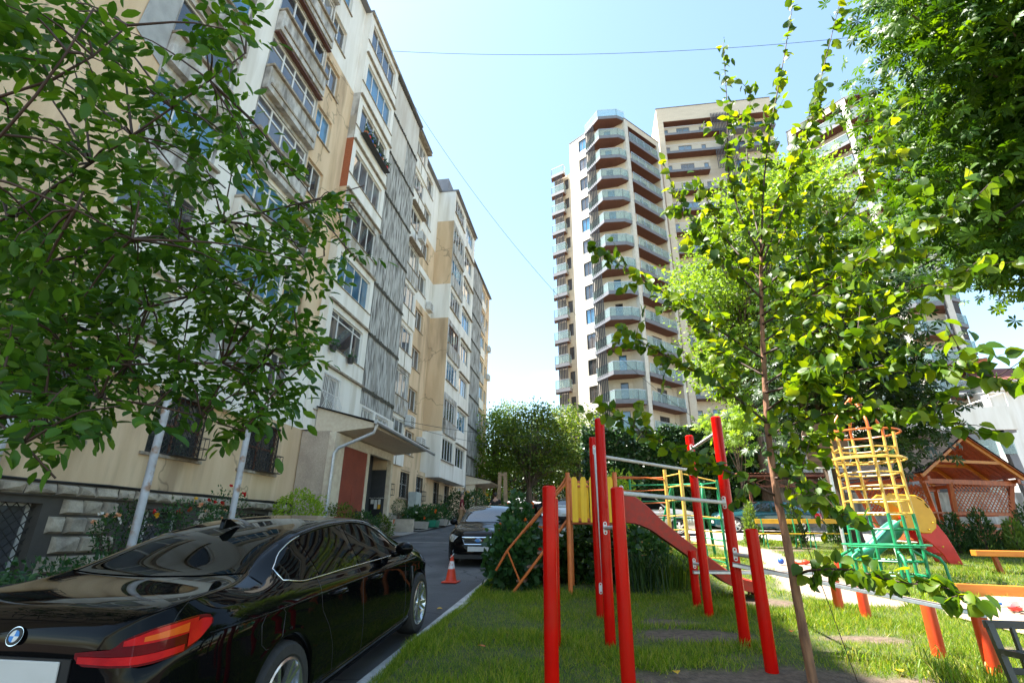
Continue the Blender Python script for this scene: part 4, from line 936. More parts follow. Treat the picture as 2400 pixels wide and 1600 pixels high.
def arches(CB, parent):
    """dark liner in each wheel arch"""
    for ya in CB.axles:
        for sg in (1, -1):
            b = MB(); n_ = 18; R_ = CB.arch-.015; xo = CB.x_at(ya, CB.wr+CB.arch+.05)-.03
            for i in range(n_+1):
                a = math.pi*(i/n_)*1.1-.05*math.pi; y = ya+R_*math.cos(a); z = max(CB.wr+R_*math.sin(a), .12)
                b.v += [(sg*xo, y, z), (sg*(xo-.35), y, z)]
            for i in range(n_): b.f.append((2*i, 2*i+1, 2*i+3, 2*i+2))
            b.f.append(tuple(range(1, 2*n_+2, 2))); b.k = [0]*len(b.f)
            b.link('wheel_arch', M['black'], parent)
# ---- black saloon in the foreground (tail towards the camera)
T = car_frame('black_saloon', 'glossy black saloon parked in the foreground, tail lamp and right flank towards the camera', -3.1, 3.84, .157, .014, .017)
WBs = 3.07
CB = CarBody(
    top=[(-1.13, .88), (-1.11, 1.02), (-1.0, 1.115), (-.8, 1.135), (-.5, 1.14), (-.32, 1.15), (0, 1.245), (.35, 1.355), (.7, 1.42), (1.1, 1.46), (1.5, 1.465), (1.85, 1.44), (2.15, 1.37), (2.6, 1.165), (2.78, 1.07), (3.1, 1.03), (3.5, .97), (3.75, .90), (3.88, .80), (3.93, .62)],
    belt=[(-1.13, .80), (-.9, .985), (-.5, 1.02), (0, 1.035), (.8, 1.02), (1.8, .995), (2.5, .975), (2.8, .965), (3.3, .90), (3.7, .80), (3.93, .55)],
    plan=[(-1.13, .62), (-1.1, .74), (-1.0, .835), (-.8, .90), (-.45, .945), (0, .955), (.6, .95), (1.5, .95), (2.6, .955), (3.1, .95), (3.5, .90), (3.75, .78), (3.9, .55), (3.93, .45)],
    sill=[(-1.13, .42), (-1.0, .30), (-.6, .24), (0, .20), (1.5, .20), (3.0, .20), (3.6, .22), (3.93, .34)],
    axles=(0, WBs), wheel_r=.352, wmax=.95,
    tumble=[(-1.13, .5), (-1.0, .70), (-.8, .76), (-.4, .74), (0, .62), (.5, .585), (1.2, .60), (2.0, .62), (2.5, .68), (2.8, .74), (3.3, .70), (3.75, .55), (3.93, .3)], arch=.392)
CB.body(ys_(-1.13, 3.93, (-1.12, -1.11, -1.08, 3.9)), M['blackcar'], T)
arches(CB, T)
for sg in (1, -1):
    # glazing on the flank with bright trim round it
    lo = [(.06, 1.10), (.3, 1.058), (1.0, 1.045), (1.9, 1.022), (2.42, 1.012)]; hi = [(.06, 1.15), (.25, 1.245), (.6, 1.335), (1.0, 1.375), (1.45, 1.385), (1.85, 1.345), (2.15, 1.245), (2.42, 1.06)]
    for nm, a, c in (('quarter_window', .06, .50), ('rear_door_window', .54, 1.24), ('front_door_window', 1.32, 2.42)):
        la = [(a, float(hermite(lo, a)[0]))]+[q for q in lo if a < q[0] < c]+[(c, float(hermite(lo, c)[0]))]
        ha = [(a, float(hermite(hi, a)[0]))]+[q for q in hi if a < q[0] < c]+[(c, float(hermite(hi, c)[0]))]
        ta = np.linspace(a, c, 16); la = [(y, float(hermite(lo, y)[0])) for y in ta]; ha = [(y, float(hermite(hi, y)[0])) for y in ta]
        CB.side_patch(la, ha, M['carglass'], nm, T, sgn=sg, n_=22)
    t = np.linspace(0, 1, 40); yy = .05+(2.44-.05)*t
    ring = [(y, float(hermite(lo, y)[0])-.012) for y in yy]+[(y, float(hermite(hi, y)[0])+.014) for y in yy[::-1]]
    CB.trim(ring[:40], .0055, M['chrome'], 'lower_window_trim', T, sgn=sg); CB.trim(ring[40:71], .008, M['blackcar'], 'upper_window_trim', T, sgn=sg); CB.trim(ring[70:]+ring[:2], .0055, M['chrome'], 'rear_window_trim', T, sgn=sg)
    # crease, door shuts, handles
    CB.trim([(y, .93-.012*y) for y in np.linspace(-.75, 2.95, 40)], .006, M['blackcar'], 'shoulder_crease', T, sgn=sg, off=-.001)
    for pts in ([(.50, 1.05), (.47, .95), (.50, .80), (.62, .66), (.70, .5), (.74, .28)], [(1.28, 1.05), (1.29, .8), (1.31, .5), (1.31, .25)], [(2.46, 1.0), (2.50, .85), (2.50, .5), (2.48, .25)]):
        yp = [q[0] for q in pts]; zp = [q[1] for q in pts]; s_ = np.linspace(0, len(pts)-1, 18)
        CB.trim([(np.interp(k, range(len(pts)), yp), np.interp(k, range(len(pts)), zp)) for k in s_], .0035, M['rubber'], 'door_shut_line', T, sgn=sg, off=-.001)
    for yh in (.78, 1.60):
        b = MB(); z = .895-.012*yh; x = CB.x_at(yh, z)
        b.tube([(sg*(x-.01), yh-.13, z), (sg*(x+.032), yh-.09, z+.006), (sg*(x+.036), yh+.06, z+.004), (sg*(x-.008), yh+.12, z)], [.012, .02, .022, .012], 8); b.link('door_handle', M['blackcar'], T, smooth='all')
    CB.trim([(-.28, .93), (-.09, .935), (-.05, .90), (-.08, .76), (-.13, .72), (-.26, .72), (-.31, .76), (-.32, .88), (-.28, .93)], .003, M['rubber'], 'fuel_flap_line', T, sgn=sg, off=0) if sg == 1 else None
    b = MB(); b.tube([(sg*.89, 2.12, 1.02), (sg*.98, 2.14, 1.035)], .03, 8); b.ball((sg*1.035, 2.13, 1.085), (.10, .075, .07), 16, 10); b.link('mirror', M['blackcar'], T, smooth='all')
    CB.trim([(2.72, .82), (2.74, .68), (2.71, .5)], .012, M['chrome'] if sg < 0 else M['dframe'], 'fender_vent', T, sgn=sg)
    CB.trim([(y, .285) for y in np.linspace(.5, 2.6, 20)], .012, M['blackcar'], 'sill_trim', T, sgn=sg, off=-.002)
    for y in (0, WBs): wheel(T, sg*.835, y, .352, .245, sg)
    # headlamp and tail lamp
    CB.side_patch([(3.35, .70), (3.6, .69), (3.80, .66)], [(3.35, .72), (3.6, .79), (3.80, .755)], M['lampclear'], 'headlamp', T, sgn=sg, n_=10)
CB.top_patch(-.32, .60, .80, .60, M['carglass'], 'rear_window', T, crown=.16, n_=18)
CB.top_patch(2.72, 1.95, .76, .62, M['carglass'], 'windscreen', T, n_=14)
for sg in (1, -1):
    b = MB(); b.tube([(sg*x, y, CB.z_at(y, x)+.001) for x, y in [(.80-.03*k, -.36-.1*k) for k in range(3)]+[(.735+.01*k, -.62-.09*k) for k in range(5)]], .0035, 5); b.link('boot_shut_line', M['rubber'], T)
CB.trim([(0, 0)], .001, M['rubber'], 'x', T) if False else None
b = MB(); b.prism([(.42, 1.405), (.66, 1.428), (.60, 1.44), (.50, 1.485), (.44, 1.49)], lambda a, c, t: (t, a, c), -.022, .022); b.link('roof_fin_aerial', M['blackcar'], T, bevel=.006)
# tail fascia: lamps wrap from the tail round the corner
def wrap(pts_lo, pts_hi, off):
    """strip over the rear corner; points as (arc, z); arc<0 across the tail from the corner, >0 along the flank"""
    b = MB()
    def place(s_, z):
        y = -1.13
        # walk along the plan outline at this height
        path = [(.0, -1.135)]+[(float(hermite(CB.plan, yy)[0])*.985, yy) for yy in (-1.13, -1.125, -1.115, -1.1, -1.08, -1.05, -1.0, -.95, -.9, -.85, -.8, -.7, -.6, -.5, -.4)]
        seg = [0]
        for a, c in zip(path[:-1], path[1:]): seg.append(seg[-1]+math.hypot(c[0]-a[0], c[1]-a[1]))
        s0 = seg[1]+.30
        q = s_+s0; x = float(np.interp(q, seg, [p_[0] for p_ in path])); y = float(np.interp(q, seg, [p_[1] for p_ in path]))
        d = 1e-3; x2 = float(np.interp(q+.02, seg, [p_[0] for p_ in path])); y2 = float(np.interp(q+.02, seg, [p_[1] for p_ in path])); t = Vector((x2-x, y2-y, 0))
        if t.length < 1e-6: t = Vector((1, 0, 0))
        t.normalize(); nn = Vector((t.y, -t.x, 0)); return Vector((x, y, z))+nn*off
    ss = [q[0] for q in pts_lo]; R_ = 5
    for (s_, zl), (s2, zh) in zip(pts_lo, pts_hi):
        for r in range(R_): b.v.append(tuple(place(s_, zl+(zh-zl)*r/(R_-1))))
    for i in range(len(ss)-1):
        for r in range(R_-1): b.f.append((i*R_+r, (i+1)*R_+r, (i+1)*R_+r+1, i*R_+r+1))
    b.k = [0]*len(b.f); return b
def mirror_x(b):
    c = MB(); c.v = [(-x, y, z) for x, y, z in b.v]; c.f = [f[::-1] for f in b.f]; c.k = list(b.k); return c
SS = np.linspace(-.49, .20, 26)
def band(lo, hi, S_=SS): return [(s_, float(hermite(lo, s_)[0])) for s_ in S_], [(s_, float(hermite(hi, s_)[0])) for s_ in S_]
tl = [(-.49, .905), (-.44, .868), (-.2, .865), (.02, .885), (.12, .93), (.20, 1.0)]; th = [(-.49, .928), (-.40, .938), (-.285, .95), (-.25, .985), (-.08, 1.043), (.10, 1.06), (.17, 1.05), (.20, 1.02)]
def sub(lo, hi): return band(lo, hi, np.linspace(lo[0][0], lo[-1][0], 16))
for sg in (1, -1):
    fx = (lambda q: q) if sg == 1 else mirror_x
    base = fx(wrap(*band(tl, th), .012)).link('tail_lamp', M['lampdark'], T, smooth='all')
    fx(wrap(*sub([(-.465, .882), (-.2, .876), (.04, .897)], [(-.465, .912), (-.2, .914), (.04, .930)]), .017)).link('lower_bar', M['lampred'], base, smooth='all')
    fx(wrap(*sub([(-.235, .962), (-.05, .972), (.10, .985)], [(-.235, .985), (-.08, 1.036), (.10, 1.052)]), .017)).link('upper_lens', M['lampred'], base, smooth='all')
    fx(wrap(*sub([(-.15, .978), (.05, .99)], [(-.15, 1.0), (.05, 1.034)]), .020)).link('indicator', M['lamporange'], base, smooth='all')
    fx(wrap(*sub([(.055, .912), (.12, .94), (.185, 1.0)], [(.055, .98), (.12, 1.04), (.185, 1.03)]), .018)).link('corner_lens', M['lampred'], base, smooth='all')
b = MB(); b.box(-.20, .345, -1.150, -1.138, .765, .885); po = b.link('number_plate', M['plate'], T, bevel=.004)
b = MB(); b.box(-.36, .40, -1.137, -1.128, .72, .895); b.link('plate_recess', M['black'], T)
b = MB(); b.box(-.62, .62, -1.137, -1.12, .44, .50); b.link('bumper_insert', M['dframe'], T)
# round badge: black ring, blue and white quarters
Rb = Matrix.Translation((.03, -1.118, .985)) @ Matrix.Rotation(math.radians(72), 4, 'X')
def disc(r0, r1, z, a0, a1, n_=12):
    q = MB()
    for i in range(n_+1):
        a = a0+(a1-a0)*i/n_
        for r in (r0, r1): q.v.append(tuple(Rb @ Vector((r*math.cos(a), r*math.sin(a), z))))
    for i in range(n_): q.f.append((2*i, 2*i+1, 2*i+3, 2*i+2)); q.k.append(0)
    return q
bo = disc(.0, .046, .014, 0, 2*math.pi, 32).link('badge', M['chrome'], T)
disc(.028, .042, .017, 0, 2*math.pi, 32).link('badge_ring', M['black'], bo)
for k in range(4): disc(0, .028, .018, k*math.pi/2, (k+1)*math.pi/2).link('badge_quarter', M['skyblue'] if k % 2 == 0 else M['plastic'], bo)
# ---- oncoming black estate beyond the cone
def saloon(name, label, cx, y0, z0, pitch, yaw, mt, glass, kind='estate', grille=True):
    T = car_frame(name, label, cx, y0, z0, pitch, yaw)
    if kind == 'estate': top = [(-1.0, .70), (-.98, 1.05), (-.85, 1.22), (-.6, 1.33), (0, 1.375), (.8, 1.40), (1.4, 1.385), (1.75, 1.32), (2.4, .98), (2.55, .93), (3.0, .885), (3.35, .83), (3.5, .74), (3.58, .55)]
    elif kind == 'suv': top = [(-.95, .8), (-.93, 1.3), (-.8, 1.62), (-.4, 1.72), (.6, 1.75), (1.3, 1.73), (1.7, 1.62), (2.2, 1.16), (2.4, 1.08), (3.0, 1.02), (3.4, .92), (3.5, .7)]
    else: top = [(-1.05, .7), (-1.03, .9), (-.9, .96), (-.5, .98), (-.35, 1.0), (.1, 1.24), (.45, 1.36), (.9, 1.4), (1.3, 1.38), (1.6, 1.30), (2.25, .96), (2.4, .92), (3.0, .88), (3.35, .8), (3.48, .6)]
    hb = .98 if kind == 'suv' else .87
    CBn = CarBody(top=top, belt=[(-1.05, hb-.2), (-.8, hb), (0, hb+.02), (1.5, hb-.02), (2.4, hb-.04), (3.0, hb-.08), (3.35, hb-.16), (3.58, .45)],
        plan=[(-1.05, .62), (-1.0, .72), (-.8, .84), (-.4, .875), (1.5, .88), (2.8, .87), (3.2, .82), (3.45, .68), (3.58, .5)],
        sill=[(-1.05, .4), (-.6, .25), (0, .21), (2.6, .21), (3.3, .22), (3.58, .30)], axles=(0, 2.66), wheel_r=.325, wmax=.88,
        tumble=[(-1.05, .5), (-.9, .66), (-.4, .6), (.5, .575), (1.5, .59), (2.2, .68), (2.6, .72), (3.2, .62), (3.58, .35)], arch=.37)
    CBn.body(ys_(-1.05 if kind != 'suv' else -.95, 3.58 if kind == 'estate' else 3.48, ()), mt, T); arches(CBn, T)
    tops = lambda y: float(hermite(top, y)[0])
    for sg in (1, -1):
        a0, a1 = (-.75, 2.2) if kind != 'saloon' else (-.1, 2.1)
        for i, (a, c) in enumerate(((a0, a0+.55), (a0+.62, 1.0), (1.08, a1))):
            ta = np.linspace(a, c, 12); la = [(y, hb+.05) for y in ta]; ha = [(y, max(hb+.06, min(tops(y)-.10, 1.30 if kind != 'suv' else 1.62))) for y in ta]
            CBn.side_patch(la, ha, glass, 'side_window', T, sgn=sg, n_=14)
        for y in (0, 2.66): wheel(T, sg*.77, y, .325, .2, sg, spokes=6, twin=False)
        b = MB(); b.ball((sg*.96, 1.95, hb+.09), (.11, .07, .075), 12, 8); b.tube([(sg*.83, 1.95, hb+.03), (sg*.93, 1.95, hb+.05)], .025, 6); b.link('mirror', mt, T, smooth='all')
        CBn.side_patch([(3.02, .62), (3.3, .58), (3.46, .57)], [(3.02, .70), (3.3, .74), (3.46, .70)], M['lampclear'], 'headlamp', T, sgn=sg, n_=12, off=.008)
        CBn.side_patch([(-.98, .62), (-.8, .62), (-.66, .66)], [(-.98, .85), (-.8, .86), (-.66, .82)], M['lampred'], 'tail_lamp', T, sgn=sg, n_=8, off=.008)
        for yh in (.35, 1.2):
            b = MB(); x = CBn.x_at(yh, hb-.1); b.bar((sg*(x+.015), yh-.09, hb-.1), (sg*(x+.015), yh+.09, hb-.1), .03, .03); b.link('door_handle', mt, T)
        CBn.trim([(1.04, hb), (1.05, .3)], .004, M['rubber'], 'door_shut_line', T, sgn=sg, off=0)
    CBn.top_patch(2.38 if kind == 'estate' else 2.2, 1.55 if kind != 'suv' else 1.62, .70, .56, glass, 'windscreen', T, n_=10)
    CBn.top_patch(-.9 if kind == 'estate' else (-.9 if kind == 'suv' else -.28), -.55 if kind != 'saloon' else .4, .6, .54, glass, 'rear_window', T, n_=8)
    nose = 3.58 if kind == 'estate' else 3.48
    b = MB(); b.box(-.26, .26, nose, nose+.015, .37, .48); b.link('number_plate', M['plate'], T)
    if grille:
        b = MB(); b.prism([(-.40, .69), (.40, .69), (.34, .53), (-.34, .53)], lambda a, c, t: (a, t-.02*abs(a), c), nose-.03, nose+.004); g0 = b.link('grille', M['black'], T)
        b = MB(); P = [(-.40, .69), (.40, .69), (.34, .53), (-.34, .53)]; b.tube([(a, nose+.008-.02*abs(a), c) for a, c in P], .014, 6, closed=True)
        b.bar((-.37, nose+.004, .62), (-.09, nose+.008, .62), .014, .022); b.bar((.09, nose+.008, .62), (.37, nose+.004, .62), .014, .022); b.link('grille_trim', M['chrome'], g0)
        q = MB(); Mq = Matrix.Translation((0, nose+.012, .625)) @ Matrix.Rotation(-math.pi/2, 4, 'X') @ Matrix.Diagonal((1.5, .85, 1, 1)); q.lathe([(0, .006), (.052, .006), (.056, 0)], 20, M=Mq); e_ = q.link('badge', M['skyblue'], T)
        q = MB(); q.tube([(.08*math.cos(a), nose+.02, .625+.046*math.sin(a)) for a in np.linspace(0, 2*math.pi, 24, endpoint=False)], .006, 5, closed=True); q.link('badge_ring', M['chrome'], e_)
        for (sx, sz, sr) in ((-.04, .005, .012), (.005, .018, .008), (.03, .012, .007), (.012, -.01, .008), (.035, -.012, .007), (-.012, -.016, .007)):
            q = MB(); q.ball((sx, nose+.02, .625+sz), (sr, .004, sr), 8, 4); q.link('badge_star', M['chrome'], e_)
        b = MB(); b.box(-.62, .62, nose-.14, nose-.02, .2, .31); b.link('bumper_insert', M['black'], T)
        for sg in (1, -1): b = MB(); b.lathe([(0, .012), (.05, .01), (.055, 0)], 14, M=Matrix.Translation((sg*.60, nose-.10, .36)) @ Matrix.Rotation(-math.pi/2, 4, 'X')); b.link('fog_lamp', M['lampclear'], T)
    return T, CBn
saloon('black_estate_car', 'black estate car facing the camera beyond the traffic cone, sky reflected in its windscreen', -2.95, 16.6, .065*16.6-.08, 0, math.pi+.05, M['blackcar'], M['carglass2'])
o, cb = saloon('silver_off_roader', 'silver grey off-roader parked behind the yellow climbing frame', 0.9, 24.1, 1.55, 0, -math.pi/2+.03, M['silverp'], M['carglass'], 'suv', False)
o, cb = saloon('green_saloon', 'dark green saloon parked behind the yellow benches, its nose to the left', 9.05, 26.15, 1.68, 0, math.pi/2-.05, M['greenp'], M['carglass2'], 'saloon', False)
for sg in (1, -1): cb.side_patch([(-.9, .28), (1.2, .28), (3.2, .30)], [(-.9, .52), (1.2, .52), (3.2, .50)], M['greyp'], 'lower_cladding', o, sgn=sg, off=.006)
b = MB(); b.box(-.3, .3, 3.40, 3.50, .55, .66); b.link('grille', M['black'], o)
cb.side_patch([(3.2, .60), (3.36, .58)], [(3.2, .72), (3.36, .70)], M['lamporange'], 'indicator', o, sgn=1, off=.012); cb.side_patch([(3.2, .60), (3.36, .58)], [(3.2, .72), (3.36, .70)], M['lamporange'], 'indicator', o, sgn=-1, off=.012)
saloon('white_hatchback', 'white car with a pale blue windscreen behind the wooden play tower', -1.75, 40.2, 2.53, 0, math.pi, M['whitep'], M['carglass2'], 'estate', False)
saloon('white_saloon', 'small white car far down the street under the trees', -9.0, 62, 3.97, 0, -1.3, M['whitep'], M['carglass2'], 'saloon', False)
saloon('black_hatchback', 'black car parked across the far end of the road', -3.9, 43.0, 2.715, 0, -1.57, M['blackcar'], M['carglass'], 'saloon', False)
# ------------------------------------------------------------ playground
def post_mesh(parent, x, y, h, mt='red', r=.061, lift=0):
    b = MB(); z0 = gz(y)-.12; z1 = gz(y)+h
    b.lathe([(0, z0), (r, z0), (r, z1-.012), (r-.012, z1), (0, z1)], 28, o=(x, y, 0)); return b.link('post', M[mt], parent, smooth=True)
def bracket(parent, x, y, z, nx_, ny_, name='bracket'):
    """flat two-bolt bracket standing off a post"""
    R_ = Matrix.Translation((x, y, z)) @ Matrix.Rotation(math.atan2(ny_, nx_), 4, 'Z')
    b = MB(); pts = []
    for k in range(10): a = math.pi*k/9; pts.append((.022*math.cos(a), .05+.022*math.sin(a)))
    for k in range(10): a = math.pi+math.pi*k/9; pts.append((.022*math.cos(a), -.05+.022*math.sin(a)))
    b.prism(pts, lambda a, c, t: tuple(R_ @ Vector((t, a, c))), .060, .072); o = b.link(name, M['wiron'], parent)
    b = MB()
    for s_ in (.05, -.05): b.lathe([(0, .078), (.009, .077), (.011, .072)], 10, M=R_ @ Matrix.Translation((0, 0, s_)) @ Matrix.Rotation(math.pi/2, 4, 'Y'))
    b.link('bolt', M['red'], o)
# workout frame: tall and short red posts joined by grey bars, and two balance beams
T = thing('workout_frame', 'red steel workout frame of tall and short posts with grey pull-up bars and balance beams', 'workout frame', (0, 0, 0))
Pp = {'a': (-.38, 4.80, 1.68), 'b': (-.46, 6.40, 1.56), 'c': (.14, 6.47, 2.53), 'd': (.06, 7.92, 2.45), 'e': (.24, 5.02, 1.67), 'f': (1.53, 8.14, 2.48), 'g': (1.60, 6.66, 2.55), 'h': (1.61, 5.85, 1.27), 'i': (1.47, 8.62, .80)}
for k, (x, y, h) in Pp.items(): post_mesh(T, x, y, h)
for k, (x, y, h) in {'r': (3.45, 8.75, .57), 's': (3.59, 8.30, .50), 't': (3.48, 6.61, .50), 'u': (3.62, 6.07, .55)}.items(): post_mesh(T, x, y, h, 'redorange', .064)
def bar_(p, q, r=.021, mt='galv', name='bar'): b = MB(); b.tube([p, q], r, 14); return b.link(name, M[mt], T, smooth=True)
def zt(k, dz): return gz(Pp[k][1])+dz
M['barpaint'] = mat('light_grey_bar_paint', (.55, .55, .56), (.46, .46, .47), .4, scale=14)
def joined(k1, k2, h):
    (x1, y1, _), (x2, y2, _) = Pp[k1], Pp[k2]; d = Vector((x2-x1, y2-y1, 0)).normalized()
    bar_((x1+d.x*.055, y1+d.y*.055, gz(y1)+h), (x2-d.x*.055, y2-d.y*.055, gz(y1)+h), mt='barpaint')
    bracket(T, x1, y1, gz(y1)+h, d.x, d.y); bracket(T, x2, y2, gz(y1)+h, -d.x, -d.y)
joined('c', 'f', 2.06); joined('e', 'g', 1.62); joined('g', 'f', 2.36); joined('h', 'g', 1.0); joined('i', 'f', .62); joined('e', 'c', 1.32); joined('b', 'a', 1.45)
(x, y, h) = Pp['d']; b = MB(); b.tube([(x+.02, y-.10, gz(y)+2.25), (x+.02, y-.13, gz(y)+2.15), (x+.05, y-.14, gz(y)+.38), (x+.05, y-.08, gz(y)+.3)], .017, 10); b.link('climbing_pole', M['barpaint'], T, smooth=True)
bracket(T, x, y, gz(y)+2.25, .2, -1); bracket(T, x, y, gz(y)+.36, .2, -1)
def beam(p, q, w_=.12, h_=.035):
    b = MB(); b.bar(p, q, w_, h_); o = b.link('beam', M['galv'], T, bevel=.004)
    d = (Vector(q)-Vector(p)).normalized(); sd = d.cross(Vector((0, 0, 1))).normalized()
    c = MB(); c.bar(Vector(p)+Vector((0, 0, h_/2+.006)), Vector(q)+Vector((0, 0, h_/2+.006)), w_*.92, .01); c.link('top_board', mat('grey_brown_board', (.27, .22, .20), (.2, .165, .15), .7, scale=6, stretch=(1, 6, 1)), o)
beam((1.56, 6.60, gz(6.6)+1.06-.22), (3.66, 6.05, gz(6.05)+.50)); beam((1.44, 8.56, gz(8.56)+.50), (3.5, 8.75, gz(8.75)+.50))
# ---- wooden play tower: orange pipe posts, yellow pickets, ladder and red slide
T = thing('play_tower', 'yellow picket play tower on orange posts with a ladder and a red slide', 'play tower', (0, 9.9, gz(9.9)))
O_ = Matrix.Translation((0, -9.9, -gz(9.9)))
def tl_(b, name, mt, par=None, **k):
    o = b.link(name, M[mt], par or T, **k)
    if par is None: o.matrix_parent_inverse = O_
    return o
xa, xb, ya, yb, zd, zt_ = -.41, .42, 9.42, 10.35, 1.78, 2.58
for (x, y) in ((xa, ya), (xb, ya), (xa, yb), (xb, yb)):
    b = MB(); b.tube([(x, y, gz(y)-.1), (x, y, zt_+.02)], .04, 14); tl_(b, 'post', 'orange', smooth=True)
b = MB(); b.box(xa+.02, xb-.02, ya+.02, yb-.02, zd-.05, zd); tl_(b, 'deck', 'timber')
for y in (ya, yb):
    for z in (zd+.03, zt_-.14): b = MB(); b.bar((xa, y, z), (xb, y, z), .035, .035); tl_(b, 'rail', 'orange')
def picket(x, y, z0, z1, w_=.10):
    b = MB(); p = [(-w_/2, z0), (w_/2, z0), (w_/2, z1-.05), (w_*.3, z1), (-w_*.3, z1), (-w_/2, z1-.05)]
    b.prism(p, lambda a, c, t: (x+a, y+t, c), -.011, .011); tl_(b, 'picket', 'yellowwood')
for i in range(5): picket(xa+.12+.155*i, ya-.035, zd-.02, zt_-.06); picket(xa+.16+.15*i, yb+.035, zd-.02, zt_-.08)
# ladder leaning to the left
lf = Vector((-1.4, 9.52, gz(9.52))); lt = Vector((xa, 9.5, zd+.05)); of = Vector((0, .62, .02))
for k, (p, q) in enumerate(((lf, lt), (lf+of+Vector((-.05, 0, 0)), lt+of))):
    b = MB(); b.tube([p, q], .024, 8); tl_(b, 'ladder_stringer', 'orange', smooth=True)
    h = Vector((-.22, -.02, .52)); b = MB(); b.tube([p+Vector((-.02, 0, .02))+Vector((-.28, 0, .32)), p+(q-p)*.12+h, q+Vector((-.1, 0, .58)), q+Vector((0, 0, .74))], .02, 8); b.tube([p+(q-p)*.13, p+(q-p)*.12+h], .016, 6); tl_(b, 'ladder_handrail', 'orange', smooth=True)
for i in range(5):
    p = lf+(lt-lf)*((i+.8)/5.4); b = MB(); b.box(p.x-.09, p.x+.07, p.y+.01, p.y+of.y-.01, p.z-.012, p.z+.02); tl_(b, 'ladder_tread', 'board')
# slide: trough with raised sides, wavy, running down to the right
cl = [(.46, 9.86, 1.82), (.72, 9.80, 1.80), (.95, 9.77, 1.72), (1.2, 9.75, 1.55), (1.55, 9.73, 1.30), (1.9, 9.71, 1.05), (2.15, 9.70, .88), (2.35, 9.69, .80), (2.52, 9.68, .77), (2.58, 9.68, .70)]
sh = [.46, .40, .30, .22, .17, .15, .14, .12, .10, .02]
b = MB(); k = 10; n_s = 36; tt = np.linspace(0, len(cl)-1, n_s); CC = hermite([(i,)+c for i, c in enumerate(cl)], tt); HH = hermite([(i, h) for i, h in enumerate(sh)], tt)[:, 0]
for (x, y, z), h in zip(CC, HH):
    for (dy, dz) in ((-.27, -.05), (-.285, h), (-.265, h+.02), (-.235, h), (-.215, .02), (.215, .02), (.235, h), (.265, h+.02), (.285, h), (.27, -.05)): b.v.append((x, y+dy, z+dz))
for i in range(n_s-1):
    for j in range(k): b.f.append((i*k+j, i*k+(j+1) % k, (i+1)*k+(j+1) % k, (i+1)*k+j))
b.f += [tuple(range(k)), tuple(range((n_s-1)*k, n_s*k))]; b.k = [0]*len(b.f); so = tl_(b, 'slide', 'redslide', smooth=True)
for yy in (9.48, 9.88): b = MB(); b.tube([(2.52, yy, gz(yy)-.05), (2.54, yy, .74)], .02, 8); tl_(b, 'slide_leg', 'orange')
# ---- climbing frame: orange ladder wall, yellow corner, green side
T = thing('pipe_climber', 'orange yellow and green pipe climbing frame with many rungs, behind the slide', 'climbing frame', (1.8, 12.8, gz(12.8)))
O_ = Matrix.Translation((-1.8, -12.8, -gz(12.8)))
A = (.55, 13.0); B2 = (1.76, 12.85); C2 = (2.04, 12.35); D2 = (2.87, 12.62); E2 = (2.7, 13.8); F2 = (1.0, 13.9)
for (x, y), z0, z1, mt, nm in ((A, .75, 2.88, 'orange', 'post'), (B2, .8, 3.02, 'ypipe', 'post'), (C2, 1.36, 2.95, 'ypipe', 'post'), (D2, .8, 2.76, 'green', 'post'), (E2, .85, 2.85, 'green', 'post'), (F2, .85, 2.9, 'green', 'post')):
    b = MB(); b.tube([(x, y, z0), (x, y, z1)], .042 if mt != 'green' else .03, 12); tl_(b, nm, mt, smooth=True)
b = MB()
for z in np.linspace(1.12, 2.84, 7): b.tube([(*A, z), (1.15, 12.96, z-.015), (*B2, z)], .014, 6)
b.tube([(*A, 2.84), (.7, 12.6, 2.83), (1.3, 12.5, 2.8), (*B2, 2.78)], .018, 6); tl_(b, 'rung', 'orange', smooth=True)
b = MB()
for z in (1.38, 1.66, 1.96, 2.3, 2.6, 2.86): b.tube([(*B2, z), (*C2, z+.02), (*D2, z-.04 if z < 2.8 else 2.72)], .015, 6)
for z in (1.10, 1.14-.2): b.tube([(*C2, z), (*D2, z)], .015, 6)
tl_(b, 'rung', 'ypipe', smooth=True)
b = MB()
for z in (1.0, 1.45, 1.9, 2.3, 2.7): b.tube([(*D2, z), (*E2, z+.05), (*F2, z+.05)], .014, 6)
tl_(b, 'rung', 'green', smooth=True)
# ---- swing
T = thing('swing', 'green A-frame swing with a red seat on chains, behind the climbing frame', 'swing', (2.6, 15.4, gz(15.4)))
O_ = Matrix.Translation((-2.6, -15.4, -gz(15.4)))
t1 = (2.35, 15.9, 2.9); t2 = (3.0, 14.9, 2.85)
for nm, p, q in (('leg', t1, (1.75, 16.3, 1.0)), ('leg', t1, (2.5, 17.1, 1.05)), ('leg', t2, (2.55, 14.0, .85)), ('leg', t2, (3.3, 15.75, 1.0)), ('cross_beam', t1, t2)):
    b = MB(); b.tube([p, q], .04, 10); tl_(b, nm, 'green', smooth=True)
b = MB()
for q in (.35, .65):
    p = Vector(t1).lerp(Vector(t2), q)
    for k in range(22): b.ball((p.x, p.y, p.z-.07*k), (.012, .012, .03), 5, 4)
tl_(b, 'chain', 'iron')
p = Vector(t1).lerp(Vector(t2), .5); b = MB(); b.cbox((p.x, p.y, p.z-1.55), (.2, .42, .035)); b.cbox((p.x-.1, p.y, p.z-1.42), (.03, .42, .24)); tl_(b, 'seat', 'plred')
